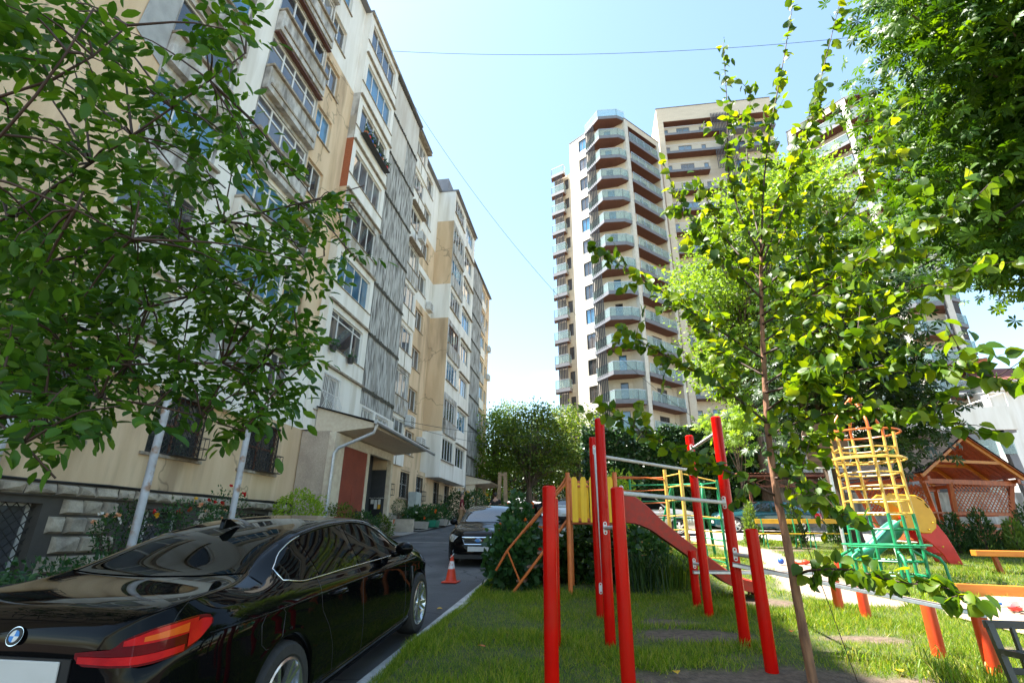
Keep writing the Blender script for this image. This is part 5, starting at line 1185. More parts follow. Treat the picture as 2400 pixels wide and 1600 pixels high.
# ---- rocket climber
T = thing('rocket_climber', 'rocket shaped pipe climber, orange nose cone, yellow middle and green feet', 'climbing frame', (5.97, 12.3, gz(12.3)))
O_ = Matrix.Translation((-5.97, -12.3, -gz(12.3)))
cx, cy = 5.97, 12.3; n6 = 6
def rad(z): return float(np.interp(z, [.75, 1.2, 2.0, 3.1, 3.6, 3.72], [.60, .62, .60, .58, .62, .62]))
ang = [math.radians(20+60*k) for k in range(n6)]
for a in ang:
    cs, sn = math.cos(a), math.sin(a)
    q = lambda z, k=1.0: (cx+rad(z)*cs*k, cy+rad(z)*sn*k, z)
    b = MB(); b.tube([q(2.02), q(2.6), q(3.2), q(3.68)], .031, 10); tl_(b, 'upright', 'ypipe', smooth=True)
    b = MB(); b.tube([q(.70), q(1.3), q(2.02)], .033, 10); tl_(b, 'lower_upright', 'green', smooth=True)
    if a in (ang[2], ang[5]): continue
    b = MB(); b.tube([q(3.66), q(3.85, 1.02), (cx+.56*cs, cy+.56*sn, 3.98), (cx+.34*cs, cy+.34*sn, 4.22), (cx+.05*cs, cy+.05*sn, 4.50)], .03, 10); tl_(b, 'nose_pipe', 'orange', smooth=True)
for a in ang[::1]:
    cs, sn = math.cos(a), math.sin(a); b = MB(); r0 = .62
    b.tube([(cx+r0*cs, cy+r0*sn, 1.32), (cx+(r0+.22)*cs, cy+(r0+.22)*sn, 1.2), (cx+(r0+.28)*cs, cy+(r0+.28)*sn, 1.08), (cx+(r0+.30)*cs, cy+(r0+.30)*sn, gz(cy)-.05)], .028, 10); tl_(b, 'foot', 'green', smooth=True)
def ring(z, mt, r=None, rr=.018, n_=6):
    b = MB(); r = r or rad(z)
    if n_ > 8: pts = [(cx+r*math.cos(t), cy+r*math.sin(t), z) for t in np.linspace(0, 2*math.pi, n_, endpoint=False)]
    else: pts = [(cx+r*math.cos(a), cy+r*math.sin(a), z) for a in ang]
    if n_ > 8: b.tube(pts, rr, 8, closed=True)
    else:
        for p, q in zip(pts, pts[1:]+pts[:1]): b.tube([p, q], rr, 8)
    tl_(b, 'hoop', mt, smooth=True)
for z in (2.02, 2.28, 2.56, 2.84, 3.36): ring(z, 'ypipe')
ring(3.12, 'ypipe', .72, .02, 28); ring(3.16, 'ypipe', .66, .016, 28); ring(3.70, 'orange', .74, .02, 28)
for z in (1.72, 1.12, .86): ring(z, 'green')
ring(1.42, 'green', .76, .018, 28); ring(1.38, 'green', .66, .014, 28)
# worn wooden backboard on a post behind it
T = thing('backboard', 'old round-topped wooden basketball backboard with a white rim, left of the rocket nose', 'backboard', (6.2, 14.6, gz(14.6)))
b = MB(); P = [(-.52, -.62), (-.4, -.82), (.4, -.82), (.52, -.62), (.55, .0)]+[(.55*math.cos(t), .05+.3*math.sin(t)) for t in np.linspace(.1, math.pi-.1, 12)]+[(-.55, 0)]
b.prism(P, lambda a, c, t: (a, t, 3.1+c), -.02, .02); bo = b.link('board', M['board'], T)
b = MB(); b.tube([(a, -.03, 3.1+c) for a, c in P[:5]+P[-1:]], .016, 6); b.link('rim_pipe', M['wiron'], bo)
b = MB(); b.box(-.54, .54, -.05, -.022, 3.02, 3.08); b.link('batten', M['board'], bo)
b = MB(); b.tube([(0, .1, -.1), (0, .1, 3.2)], .04, 10); b.link('post', M['galv'], T)
# ---- plastic slide
T = thing('toddler_slide', 'plastic toddler slide with green chute, yellow arch and red steps side', 'slide', (7.6, 14.9, gz(14.9)))
O_ = Matrix.Translation((-7.6, -14.9, -gz(14.9)))
ya, yb = 14.55, 15.15
yel = [(7.28, 2.50), (7.42, 2.60), (7.62, 2.57), (7.80, 2.56), (8.0, 2.55), (8.16, 2.44), (8.28, 2.2), (8.33, 1.98), (8.28, 1.78), (8.14, 1.66), (7.95, 1.66), (7.74, 1.74), (7.52, 1.80), (7.52, 1.92), (7.66, 2.02), (7.60, 2.2), (7.44, 2.34), (7.30, 2.38)]
redp = [(7.78, 2.04), (8.2, 2.05), (8.36, 1.86), (8.50, 1.6), (8.60, 1.3), (8.70, .94), (8.40, .95), (8.30, 1.2), (8.12, 1.42), (7.90, 1.6)]
for y in (ya, yb):
    b = MB(); b.prism(yel, lambda a, c, t: (a, t, c), y-.03, y+.03); tl_(b, 'arch_panel', 'plyellow', bevel=.02)
    b = MB(); b.prism(redp, lambda a, c, t: (a, t, c), y-.025+.06*(1 if y == ya else -1), y+.025+.06*(1 if y == ya else -1)); ro = tl_(b, 'step_side', 'plred', bevel=.015)
    b = MB()
    for (a0, c0, an) in ((8.18, 2.30, -1.1), (8.06, 2.46, -.6), (8.50, 1.72, -1.15), (8.37, 1.93, -1.0)):
        d = Vector((math.cos(an), 0, math.sin(an)))*.06; p = Vector((a0, y-.045, c0)); b.bar(p-d, p+d, .012, .035, (0, 1, 0))
    tl_(b, 'hand_slot', 'black')
    b = MB()
    for (a0, c0) in ((7.64, 1.86), (8.22, 1.9), (8.1, 1.74), (8.30, 1.36), (8.55, 1.02)): b.ball((a0, y-.05, c0), (.022, .02, .022), 8, 6)
    tl_(b, 'cap', 'plyellow')
for i in range(4): z = 1.15+.27*i; x = 8.50-.17*i; b = MB(); b.box(x-.16, x+.04, ya+.1, yb-.1, z, z+.05); tl_(b, 'step', 'plred')
cl = [(7.70, 1.90), (7.42, 1.78), (7.1, 1.52), (6.8, 1.24), (6.52, 1.12), (6.22, 1.06), (6.08, 1.0)]
b = MB(); k = 9
for i, (x, z) in enumerate(cl):
    h = (.14, .14, .13, .12, .12, .09, .03)[i]; lo_ = (.3, .34, .34, .26, .16, .1, .04)[i]
    for (dy, dz) in ((-.26, -lo_), (-.26, h), (-.2, h), (-.17, .02), (0, 0), (.17, .02), (.2, h), (.26, h), (.26, -lo_)): b.v.append((x, 14.85+dy, z+dz))
for i in range(len(cl)-1):
    for j in range(k): b.f.append((i*k+j, i*k+(j+1) % k, (i+1)*k+(j+1) % k, (i+1)*k+j))
b.f += [tuple(range(k)), tuple(range((len(cl)-1)*k, len(cl)*k))]; b.k = [0]*len(b.f); so = tl_(b, 'chute', 'plgreen'); sm = so.modifiers.new('sub', 'SUBSURF'); sm.levels = sm.render_levels = 2
so.data.polygons.foreach_set('use_smooth', [True]*len(so.data.polygons))
for yy in (14.5, 15.2): b = MB(); b.tube([(7.62, yy, gz(yy)), (7.55, yy, 1.7)], .04, 8); tl_(b, 'support', 'plastic')
# ---- gazebo with splayed posts, lattice and shingle roof
T = thing('gazebo', 'orange stained timber gazebo with a black shingle roof and lattice sides', 'gazebo', (13, 21, 1.5))
gA = Vector((.93, .35, 0)); gR = Vector((-.35, .93, 0)); O0 = Vector((11.42, 20.0, 0))
def gp(a, r, z): q = O0+gA*a+gR*r; return (q.x-13, q.y-21, z-1.5)
Wd, Ln = 4.75, 3.6; ze, zr = 3.66, 5.12
b = MB()
for (a0, z0, a1, z1) in ((0, ze, Wd/2, zr), (Wd/2, zr, Wd, ze)):
    v = [gp(a0, 0, z0), gp(a1, 0, z1), gp(a1, Ln, z1), gp(a0, Ln, z0)]; up = [(x, y, z+.03) for x, y, z in v]; b.add(v+up, ((0, 1, 2, 3), (7, 6, 5, 4), (0, 4, 5, 1), (1, 5, 6, 2), (2, 6, 7, 3), (3, 7, 4, 0)))
rf = b.link('roof', M['roofdark'], T)
b = MB()
for (a0, z0, a1, z1) in ((.03, ze, Wd/2, zr-.04), (Wd/2, zr-.04, Wd-.03, ze)):
    for i in range(16):
        r0, r1 = Ln*i/16+.01, Ln*(i+1)/16-.006; b.add([gp(a0, r0, z0-.03), gp(a1, r0, z1-.03), gp(a1, r1, z1-.03), gp(a0, r1, z0-.03)]+[gp(a0, r0, z0-.012), gp(a1, r0, z1-.012), gp(a1, r1, z1-.012), gp(a0, r1, z0-.012)], ((0, 1, 2, 3), (7, 6, 5, 4), (0, 4, 5, 1), (1, 5, 6, 2), (2, 6, 7, 3), (3, 7, 4, 0)))
b.link('ceiling_board', M['timber'], rf)
b = MB()
for r in (.12, 1.3, 2.5, Ln-.12): b.bar(gp(.1, r, ze-.08), gp(Wd/2, r, zr-.12), .07, .12); b.bar(gp(Wd-.1, r, ze-.08), gp(Wd/2, r, zr-.12), .07, .12); b.bar(gp(.9, r, 4.12), gp(Wd-.9, r, 4.12), .06, .1)
b.link('rafter', M['timberl'], T)
b = MB()
for r in (.35, Ln-.35): b.bar(gp(.25, r, 3.42), gp(Wd-.25, r, 3.42), .12, .16)
for a in (.35, Wd-.35): b.bar(gp(a, .1, 3.5), gp(a, Ln-.1, 3.5), .12, .14)
b.link('tie_beam', M['timber'], T)
for (a, r, da) in ((.35, .35, .55), (1.5, .35, .12), (Wd-.4, .35, -.38), (.35, Ln-.35, .5), (Wd-.4, Ln-.35, -.4)):
    b = MB(); b.bar(gp(a, r, 3.4), gp(a+da, r+(.25 if r < 1 else -.25), 1.65), .13, .13); b.link('post', M['timber'], T)
b = MB()
for z in (1.95, 2.36): b.bar(gp(1.45, .5, z), gp(Wd-.5, .5, z), .06, .12)
b.bar(gp(.4, .5, 2.36), gp(1.5, .5, 2.36), .3, .05); b.bar(gp(.8, Ln-.5, 2.4), gp(Wd-.8, Ln-.5, 2.4), .06, .12); b.bar(gp(.75, .6, 1.75), gp(Wd-.7, .6, 1.75), .1, .15); b.link('rail', M['timber'], T)
b = MB(); b.add([gp(.8, .6, 1.7), gp(Wd-.7, .6, 1.7), gp(Wd-.7, Ln-.5, 1.7), gp(.8, Ln-.5, 1.7)]+[gp(.8, .6, 1.45), gp(Wd-.7, .6, 1.45), gp(Wd-.7, Ln-.5, 1.45), gp(.8, Ln-.5, 1.45)], ((0, 1, 2, 3), (7, 6, 5, 4), (0, 4, 5, 1), (1, 5, 6, 2), (2, 6, 7, 3), (3, 7, 4, 0))); b.link('floor', M['timber'], T)
def lattice(f, u0, u1, z0, z1, st, name):
    b = MB(); H = z1-z0; k = -H
    while k < u1-u0:
        for s_ in (1, -1):
            ua, za, ub, zb_ = (k, z0, k+H, z1) if s_ > 0 else (k, z1, k+H, z0)
            if ua < 0: t = -ua/(ub-ua); ua, za = 0, za+(zb_-za)*t
            if ub > u1-u0: t = (u1-u0-ua)/(ub-ua); ub, zb_ = u1-u0, za+(zb_-za)*t
            if ub-ua > .02: b.bar(f(u0+ua, .012*s_, za), f(u0+ub, .012*s_, zb_), .012, .035, (0, 0, 1))
        k += st
    b.link(name, M['timber'], T)
lattice(lambda u, d, z: gp(u, .42+d, z), 1.6, Wd-.6, 2.42, 3.34, .17, 'lattice_panel')
lattice(lambda u, d, z: gp(.55+d+.2*(3.3-z), u, z), .7, Ln-.6, 2.42, 3.34, .17, 'lattice_panel')
lattice(lambda u, d, z: gp(u, Ln-.45+d, z), .8, Wd-.8, 2.45, 3.34, .17, 'lattice_panel')
b = MB(); b.box(-.1, .9, -.2, .3, .75, .8); b.box(.35, .45, 0, .1, .2, .75); b.link('table', M['timber'], T)
# ---- benches
def bench(cx, y, ang, label, seat='yellow', leg='green', group='yellow benches behind the lawn'):
    t = thing('bench', label, 'bench', (cx, y, gz(y)), ang, group)
    b = MB(); b.box(-.62, .62, -.16, .16, .42, .455); b.link('seat', M[seat], t, bevel=.008)
    b = MB(); b.box(-.66, .66, .20, .225, .74, .88); b.link('backrest', M[seat], t, bevel=.006)
    for x in (-.48, .48):
        b = MB(); b.tube([(x, -.16, -.05), (x, -.10, .42)], .02, 6); b.tube([(x, .28, -.05), (x, .12, .42), (x, .20, .88)], .02, 6); b.tube([(x, -.12, .41), (x, .14, .41)], .018, 6); b.link('leg', M[leg], t, smooth=True)
bench(5.85, 18.1, .02, 'yellow slatted bench on green legs, the one crossed by the sapling trunk')
bench(7.35, 18.4, .02, 'yellow bench on green legs further right, partly hidden by the rocket climber', )
t = thing('bench', 'bright orange backless plank bench at the right edge of the lawn', 'bench', (8.95, 13.2, gz(13.2)), -.3)
b = MB(); b.bar((-.75, -.05, .40), (.9, .05, .40), .30, .12); b.link('seat', M['timberl'], t, bevel=.01)
for x in (-.35, .6):
    for y in (-.1, .1): b = MB(); b.bar((x, y, -.1), (x-.05, y*.6, .36), .06, .06); b.link('leg', M['timber'], t)
t = thing('bench', 'dark brown bench end with an open back frame in the bottom right corner', 'bench', (3.75, 5.3, gz(5.3)), .0)
b = MB(); b.bar((-.33, .18, -.05), (-.37, .26, .55), .05, .05); b.bar((-.34, -.25, -.05), (-.34, -.18, .38), .05, .05); b.bar((-.36, .24, .34), (-.34, -.2, .36), .05, .045); b.link('leg', M['dframe'], t)
b = MB(); b.bar((-.40, .27, .54), (1.1, .27, .54), .05, .06); b.bar((-.36, .23, .33), (1.1, .23, .33), .04, .05); b.bar((-.36, .22, .20), (1.1, .22, .20), .03, .05)
[b.bar((x, .23, .2), (x, .26, .53), .04, .03) for x in (-.20, .1, .4, .7)]; b.link('backrest', M['dframe'], t, bevel=.006)
# sandpit board and toys
b = MB(); b.bar((5.95, 10.35, gz(10.35)+.09), (9.4, 9.75, gz(9.75)+.09), .07, .2); tag(b.link('sandpit_board', M['timberl'], bevel=.01), 'orange timber board edging the far side of the sand pit', 'edging board')
def toy(name, label, build, mt, smooth=True, group=None): b = MB(); build(b); tag(b.link(name, M[mt], smooth=smooth), label, 'toy', group)
g = lambda x, y, z=0: (x, y, gz(y)+z+.02)
toy('toy_ball', 'small blue toy ball on the trodden path', lambda b: b.ball(g(4.42, 14.0, .07), .07, 16, 10), 'bluep')
def scoop(x, y, a):
    def f(b):
        d = Vector((math.cos(a), math.sin(a), 0)); p = Vector(g(x, y, .05)); b.ball(p, (.085, .075, .055), 12, 8); b.tube([p, p+d*.22], .028, 8)
    return f
toy('toy_shovel', 'orange red plastic toy shovel on the path, right of the blue ball', scoop(4.98, 14.05, -.2), 'cone'); toy('toy_shovel', 'small orange toy lying just below the blue ball', scoop(4.62, 13.75, .2), 'cone')
toy('toy_bucket', 'upright orange toy bucket half hidden by the low sapling branch', lambda b: b.lathe([(0, 0), (.075, 0), (.10, .2), (.085, .2), (.065, .02)], 18, o=g(5.30, 13.0)), 'cone')
toy('toy_rake', 'slim blue toy rake lying on the sand pit', lambda b: (b.tube([g(5.62, 9.15, .08), g(5.86, 9.12, .08)], [.008, .025], 8), b.ball(g(5.86, 9.12, .08), (.05, .03, .02), 8, 6)), 'bluep')
def lorry(b):
    b.box(-.09, .05, -.06, .06, .04, .10); b.box(.05, .13, -.055, .055, .04, .14)
    for x in (-.05, .08): b.tube([(x, -.07, .04), (x, .07, .04)], .035, 12)
    b.v = [(x+5.75, y+8.85, z+gz(8.85)+.09) for x, y, z in b.v]
toy('toy_lorry', 'white and red toy lorry in the sand at the right edge', lorry, 'plastic', False)
toy('toy_mould', 'red toy sand mould lying beside the toy lorry', lambda b: b.lathe([(.03, 0), (.075, .02), (.08, .05), (.05, .05)], 14, o=g(5.68, 8.72, .06)), 'plred')
toy('toy_cup', 'green toy cup lying at the far right of the sand', lambda b: b.lathe([(0, 0), (.05, 0), (.06, .1), (.05, .1)], 14, o=g(6.0, 9.1, .06)), 'plgreen')
# ------------------------------------------------------------ people
def skin_obj(name, pts, edges, mt, parent, sub=1):
    me = bpy.data.meshes.new(name); me.from_pydata([p[0] for p in pts], edges, []); me.update()
    o = bpy.data.objects.new(name, me); C.objects.link(o); o.parent = parent
    o.modifiers.new('skin', 'SKIN'); sv = me.skin_vertices[0].data
    for i, p in enumerate(pts):
        r = p[1] if hasattr(p[1], '__len__') else (p[1], p[1]); sv[i].radius = r
    sv[0].use_root = True
    s_ = o.modifiers.new('sub', 'SUBSURF'); s_.levels = s_.render_levels = sub
    me.materials.append(mt); return o
def person(label, x, y, face, shirt, trousers, stride, hairm, arm=0.0, trouser_r=1.0):
    """standing or walking adult facing local +y"""
    t = thing('person', label, 'person', (x, y, gz(y)-.08), face)
    s = stride
    hip, kn, an = .93, .50, .09
    fl = Vector((-.10, s*.30, 0)); fr = Vector((.10, -s*.34, .03*abs(s)))
    J = [((0, 0, .98), (.155, .12)), ((0, .01, 1.18), (.155, .115)), ((0, 0, 1.36), (.17, .11)), ((0, 0, 1.48), (.07, .07)), ((0, .01, 1.55), .055), ((0, .02, 1.64), (.075, .09)), ((0, .025, 1.73), (.07, .085)),
         ((-.10, 0, .90), .10), ((-.11, s*.20, .50), .062), ((fl.x, fl.y, .09), .042), ((fl.x, fl.y+.17, .035), (.042, .03)),
         ((.10, 0, .90), .10), ((.11, -s*.06, .50), .062), ((fr.x, fr.y, .10+fr.z), .042), ((fr.x, fr.y+.16, .04), (.042, .03)),
         ((-.20, 0, 1.42), .058), ((-.27, -.05-s*.06, 1.16), .042), ((-.25, .04-s*.08+arm, .93), .034), ((-.24, .08-s*.08+arm, .84), (.028, .04)),
         ((.20, 0, 1.42), .058), ((.27, -.03+s*.06, 1.16), .042), ((.25, .08+s*.1+arm, .95), .034), ((.24, .13+s*.1+arm, .87), (.028, .04))]
    E_ = [(0, 1), (1, 2), (2, 3), (3, 4), (4, 5), (5, 6), (0, 7), (7, 8), (8, 9), (9, 10), (0, 11), (11, 12), (12, 13), (13, 14), (2, 15), (15, 16), (16, 17), (17, 18), (2, 19), (19, 20), (20, 21), (21, 22)]
    n0 = len(J)
    for sg, base in ((-1, 18), (1, 22)):               # fingers and thumb
        bx_, by_, bz_ = J[base][0]
        for k in range(4):
            yy = by_-.027+.018*k; ln = (.06, .075, .07, .05)[3-k]
            J.append(((bx_, yy, bz_-.045), .0085)); J.append(((bx_-sg*.012, yy+.004, bz_-.045-ln), .007)); E_ += [(base, len(J)-2), (len(J)-2, len(J)-1)]
        J.append(((bx_-sg*.01, by_+.045, bz_-.015), .010)); J.append(((bx_-sg*.02, by_+.055, bz_-.06), .008)); E_ += [(base, len(J)-2), (len(J)-2, len(J)-1)]
    body = skin_obj('body', J, E_, M['skin'], t, 1)
    b = MB(); b.ball((0, .115, 1.65), (.014, .022, .02), 8, 6); b.ball((-.08, .02, 1.65), (.012, .025, .035), 8, 6); b.ball((.08, .02, 1.65), (.012, .025, .035), 8, 6); b.link('face_feature', M['skin'], t, smooth='all')
    b = MB()
    for sx in (-.03, .03): b.ball((sx, .103, 1.685), (.012, .008, .007), 8, 6)
    b.box(-.025, .025, .1, .108, 1.60, 1.607); b.link('eye', M['hairdark'], t)
    skin_obj('shirt', [((0, 0, .92), (.185, .15)), ((0, .02, 1.15), (.185, .145)), ((0, 0, 1.37), (.20, .13)), ((0, 0, 1.47), (.085, .08)), ((-.205, 0, 1.41), .078), ((-.262, -.04, 1.23), .066), ((.205, 0, 1.41), .078), ((.262, -.02, 1.23), .066)], [(0, 1), (1, 2), (2, 3), (2, 4), (4, 5), (2, 6), (6, 7)], shirt, t)
    k = trouser_r
    skin_obj('trousers', [((0, 0, .97), (.165, .13)), ((-.10, 0, .86), .118*k), ((-.11, s*.20, .50), .088*k), ((fl.x, fl.y, .12), .068*k), ((.10, 0, .86), .118*k), ((.11, -s*.06, .50), .088*k), ((fr.x, fr.y, .14), .068*k)], [(0, 1), (1, 2), (2, 3), (0, 4), (4, 5), (5, 6)], trousers, t)
    b = MB(); b.ball((0, .005, 1.735), (.084, .098, .075), 14, 10); b.ball((0, -.035, 1.68), (.078, .07, .09), 14, 10); b.link('hair', hairm, t, smooth='all')
    b = MB(); b.cbox((fl.x, fl.y+.07, .035), (.10, .28, .07)); b.link('shoe', M['black'], t, bevel=.02)
    b = MB(); b.cbox((fr.x, fr.y+.07, .045), (.10, .28, .07)); b.link('shoe', M['black'], t, bevel=.02)
    return t
person('man in a maroon polo shirt and tan trousers walking past the flower bed', -6.75, 27.2, -1.35, M['clothred'], M['clothtan'], .8, M['hair'])
person('man in a black T-shirt seen from behind, beyond the black estate car', -4.85, 26.6, .15, M['clothblack'], M['clothblack'], .5, M['hairdark'], .1)
# ------------------------------------------------------------ street bits
t = thing('traffic_cone', 'red and white traffic cone standing on the road in front of the black estate car', 'traffic cone', (-2.86, 10.9, gz(10.9)-.08)); t.scale = (.84, .84, .84)
b = MB(); b.box(-.19, .19, -.19, .19, 0, .035); b.link('base', M['cone'], t, bevel=.015)
b = MB(); b.lathe([(.14, .036), (.13, .05), (.083, .30)], 24); b.lathe([(.05, .47), (.028, .60), (.02, .605), (0, .605)], 24); b.link('body', M['cone'], t, smooth=True)
b = MB(); b.lathe([(.084, .30), (.05, .47)], 24); b.link('reflective_band', mat('worn_reflective_band', (.72, .68, .66), (.62, .10, .05), .5, scale=9, lo=.5, hi=.62), t, smooth=True)
b = MB(); b.tube([(.02, -.01, .60), (.05, -.03, .64), (.01, -.05, .58), (-.04, -.04, .55)], .008, 5); b.link('tied_rag', M['plastic'], t)
# low walls by the porch
t = tag(MB_ := None, '') if False else None
def wallbox(label, x0, x1, y0, y1, h):
    b = MB(); z = gz((y0+y1)/2); b.box(x0, x1, y0, y1, z-.3, z+h); o = b.link('low_wall', mat('rough_cream_render', (.58, .49, .39), (.47, .39, .31), .9, scale=4, bump=.7, bscale=50, grit=40), bevel=.015)
    c = MB(); c.box(x0-.02, x1+.02, y0-.02, y1+.02, z+h, z+h+.02); c.link('wall_top', M['concpale'], o); return tag(o, label, 'low wall')
wallbox('near low rendered wall beside the porch steps, with a broad white end', -10.2, -8.5, 22.0, 22.16, .60)
wallbox('far low rendered wall beside the porch, in front of the clipped ball shrub', -9.6, -8.32, 24.25, 24.42, .50)
t = thing('electrical_cabinet', 'tall grey electrical cabinet against the facade, between two barred windows', 'electrical cabinet', (-10.3, 30.0, gz(30)))
b = MB(); b.box(-.25, .25, -.45, .45, -.2, 1.75); b.link('body', M['cabinet'], t, bevel=.02)
b = MB(); b.box(.252, .262, -.41, .41, .05, 1.66); d = b.link('door', M['cabinet'], t); b = MB(); b.box(.262, .285, .3, .34, .8, .95); b.link('handle', M['iron'], d)
for i, (x, y, lab) in enumerate(((-8.35, 25.6, 'nearest of the low flower troughs in front of the lush flower bed'), (-8.2, 27.0, 'middle low flower trough by the lush flower bed'), (-8.1, 28.3, 'far low flower trough by the feet of the man in maroon'))):
    t = thing('flower_trough', lab, 'plant pot', (x, y, gz(y)), .1, 'troughs along the flower bed')
    b = MB(); b.add([(-.22, -.5, 0), (.22, -.5, 0), (.22, .5, 0), (-.22, .5, 0), (-.28, -.56, .34), (.28, -.56, .34), (.28, .56, .34), (-.28, .56, .34)], ((3, 2, 1, 0), (4, 5, 6, 7), (0, 1, 5, 4), (1, 2, 6, 5), (2, 3, 7, 6), (3, 0, 4, 7))); b.link('trough', M['concpale'] if i != 1 else M['plgreen'], t, bevel=.015)
t = thing('flowerpot', 'small orange flowerpot by the porch opening, on top of the low wall bed', 'plant pot', (-9.0, 23.3, gz(23.3)+.35)); b = MB(); b.lathe([(0, 0), (.10, 0), (.14, .2), (.12, .2), (.10, .16)], 16); b.link('pot', M['terracotta'], t, smooth=True)
# window planters
for (y, lab) in ((18.15, 'left hanging black flowerpot under the dark third storey window'), (19.75, 'right hanging black flowerpot under the dark third storey window')):
    t = thing('hanging_pot', lab, 'plant pot', (-10.16, y, 8.38)); b = MB(); b.lathe([(0, 0), (.11, 0), (.15, .24), (.13, .24), (.11, .2)], 12); b.link('pot', M['black'], t, smooth=True)
    A = unit(rng.normal(size=(60, 3))+np.array([0, 0, .9])); B_, Nn = frames(A); batch('foliage', [(0, 0, 0), (.5, .22, .03), (1, 0, 0), (.5, -.22, .03)], [(0, 1, 2, 3)], np.tile([[0, 0, .24]], (60, 1))+rng.normal(size=(60, 3))*.08, A, B_, Nn, np.full(60, .14), M['l_bush'], t)
t = thing('flower_shelf', 'crowded flower shelf with red blue and orange pots on the seventh storey balcony', 'plant shelf', (-10.1, 19.6, 19.55))
b = MB(); b.box(-.2, .12, -1.5, 1.5, 0, .04); [b.bar((.12, y, 0), (.12, y, .3), .015, .015) for y in np.linspace(-1.5, 1.5, 12)]; b.bar((.12, -1.5, .3), (.12, 1.5, .3), .02, .02); b.link('shelf', M['iron'], t)
for i in range(9):
    b = MB(); b.lathe([(0, .04), (.09, .04), (.12, .24), (.1, .24)], 10, o=(-.03, -1.3+.32*i, 0)); b.link('pot', M[('terracotta', 'plred', 'bluep', 'terracotta', 'plastic', 'bluep', 'terracotta', 'black', 'plred')[i]], t)
n_ = 260; A = unit(rng.normal(size=(n_, 3))+np.array([.3, 0, .8])); B_, Nn = frames(A); P = np.stack([rng.normal(size=n_)*.06-.02, rng.uniform(-1.45, 1.45, n_), .26+rng.random(n_)*.25], -1)
batch('foliage', [(0, 0, 0), (.5, .22, .03), (1, 0, 0), (.5, -.22, .03)], [(0, 1, 2, 3)], P, A, B_, Nn, np.full(n_, .16), M['l_bush'], t)
# grey poles in the planting bed, utility post down the street
for (x, y, h, lab, mm_) in ((-8.3, 6.1, 4.2, 'leftmost grey steel pole in the planting bed, at the picture edge', 'pole'), (-8.3, 8.78, 4.4, 'clean grey steel pole rising behind the rear window of the black saloon', 'pole'), (-8.3, 11.36, 4.2, 'rust streaked steel pole right of the roses', 'pole')):
    t = thing('steel_pole', lab, 'pole', (x, y, gz(y)), 0, 'poles along the planting bed'); b = MB(); b.tube([(0, 0, -.3), (0, 0, h)], .072, 14); b.link('shaft', M[mm_], t, smooth=True); b = MB(); b.tube([(0, 0, h), (0, 0, h+.03)], .078, 14); b.link('cap', M['pole'], t)
    if y > 6.2: b = MB(); b.bar((0, 0, h-.3), (0, -2.6, h-.3-.17), .05, .05); b.link('cross_rail', M['pole'], t)
t = thing('utility_pole', 'twin-legged pale brown utility pole among the street trees', 'pole', (-7.6, 45, gz(45))); b = MB(); b.bar((-.35, 0, -.3), (-.22, 0, 3.5), .26, .3); b.bar((.35, 0, -.3), (.22, 0, 3.5), .26, .3); b.bar((-.3, 0, 3.3), (.3, 0, 3.3), .2, .2); b.link('shaft', M['timberl'] if False else mat('pale_brown_pole', (.40, .27, .16), (.3, .2, .12), .8, scale=4), t)
# fence and kiosk far down the street
t = thing('street_fence', 'thin iron fence along the far side of the street', 'fence', (-3.2, 60, gz(60))); b = MB()
for x in np.linspace(-4, 4, 30): b.bar((x, 0, -.2), (x, 0, 2.2), .03, .03)
for z in (.3, 1.2, 2.1): b.bar((-4, 0, z), (4, 0, z), .04, .05)
b.link('railing', M['iron'], t)
t = thing('kiosk', 'ochre brick kiosk half hidden by the street trees', 'kiosk', (-2.0, 63.5, gz(63))); b = MB(); b.box(-3.2, 3, 0, 3, -.5, 3.1); b.link('wall', mat('ochre_brick', (.5, .34, .18), (.4, .26, .13), .9, scale=5), t); b = MB(); b.box(-3.5, 3.3, -.4, 3.2, 3.1, 3.3); b.link('roof', M['roofdark'], t); b = MB(); b.box(-1.5, .5, -.03, -.004, 1, 2.4); b.link('window', M['g1'], t)
# ------------------------------------------------------------ overhead cables
def cable(label, p, q, sag, r=.012, n_=28):
    p = Vector(p); q = Vector(q); b = MB(); b.tube([p.lerp(q, i/n_)-Vector((0, 0, 4*sag*(i/n_)*(1-i/n_))) for i in range(n_+1)], r, 5)
    tag(b.link('overhead_cable', M['black']), label, 'cable', 'overhead cables')
cable('uppermost thin cable crossing the sky from the roof to the chestnut', (-10.2, 20, 27.2), (14.5, 20, 24.1), .7, .011)
cable('long sagging cable running from the roof down towards the ivy hedge', (-10.4, 23.2, 27.3), (6.2, 29.2, 7.35), 2.2, .011)
cable('upper of the two dark cables leaving the porch towards the street trees', (-10.05, 25.8, 7.15), (-2, 48, 10.3), .5, .014)
cable('lower of the two dark cables leaving the porch towards the street trees', (-10.05, 25.85, 7.0), (-3, 48, 9.4), .7, .012)
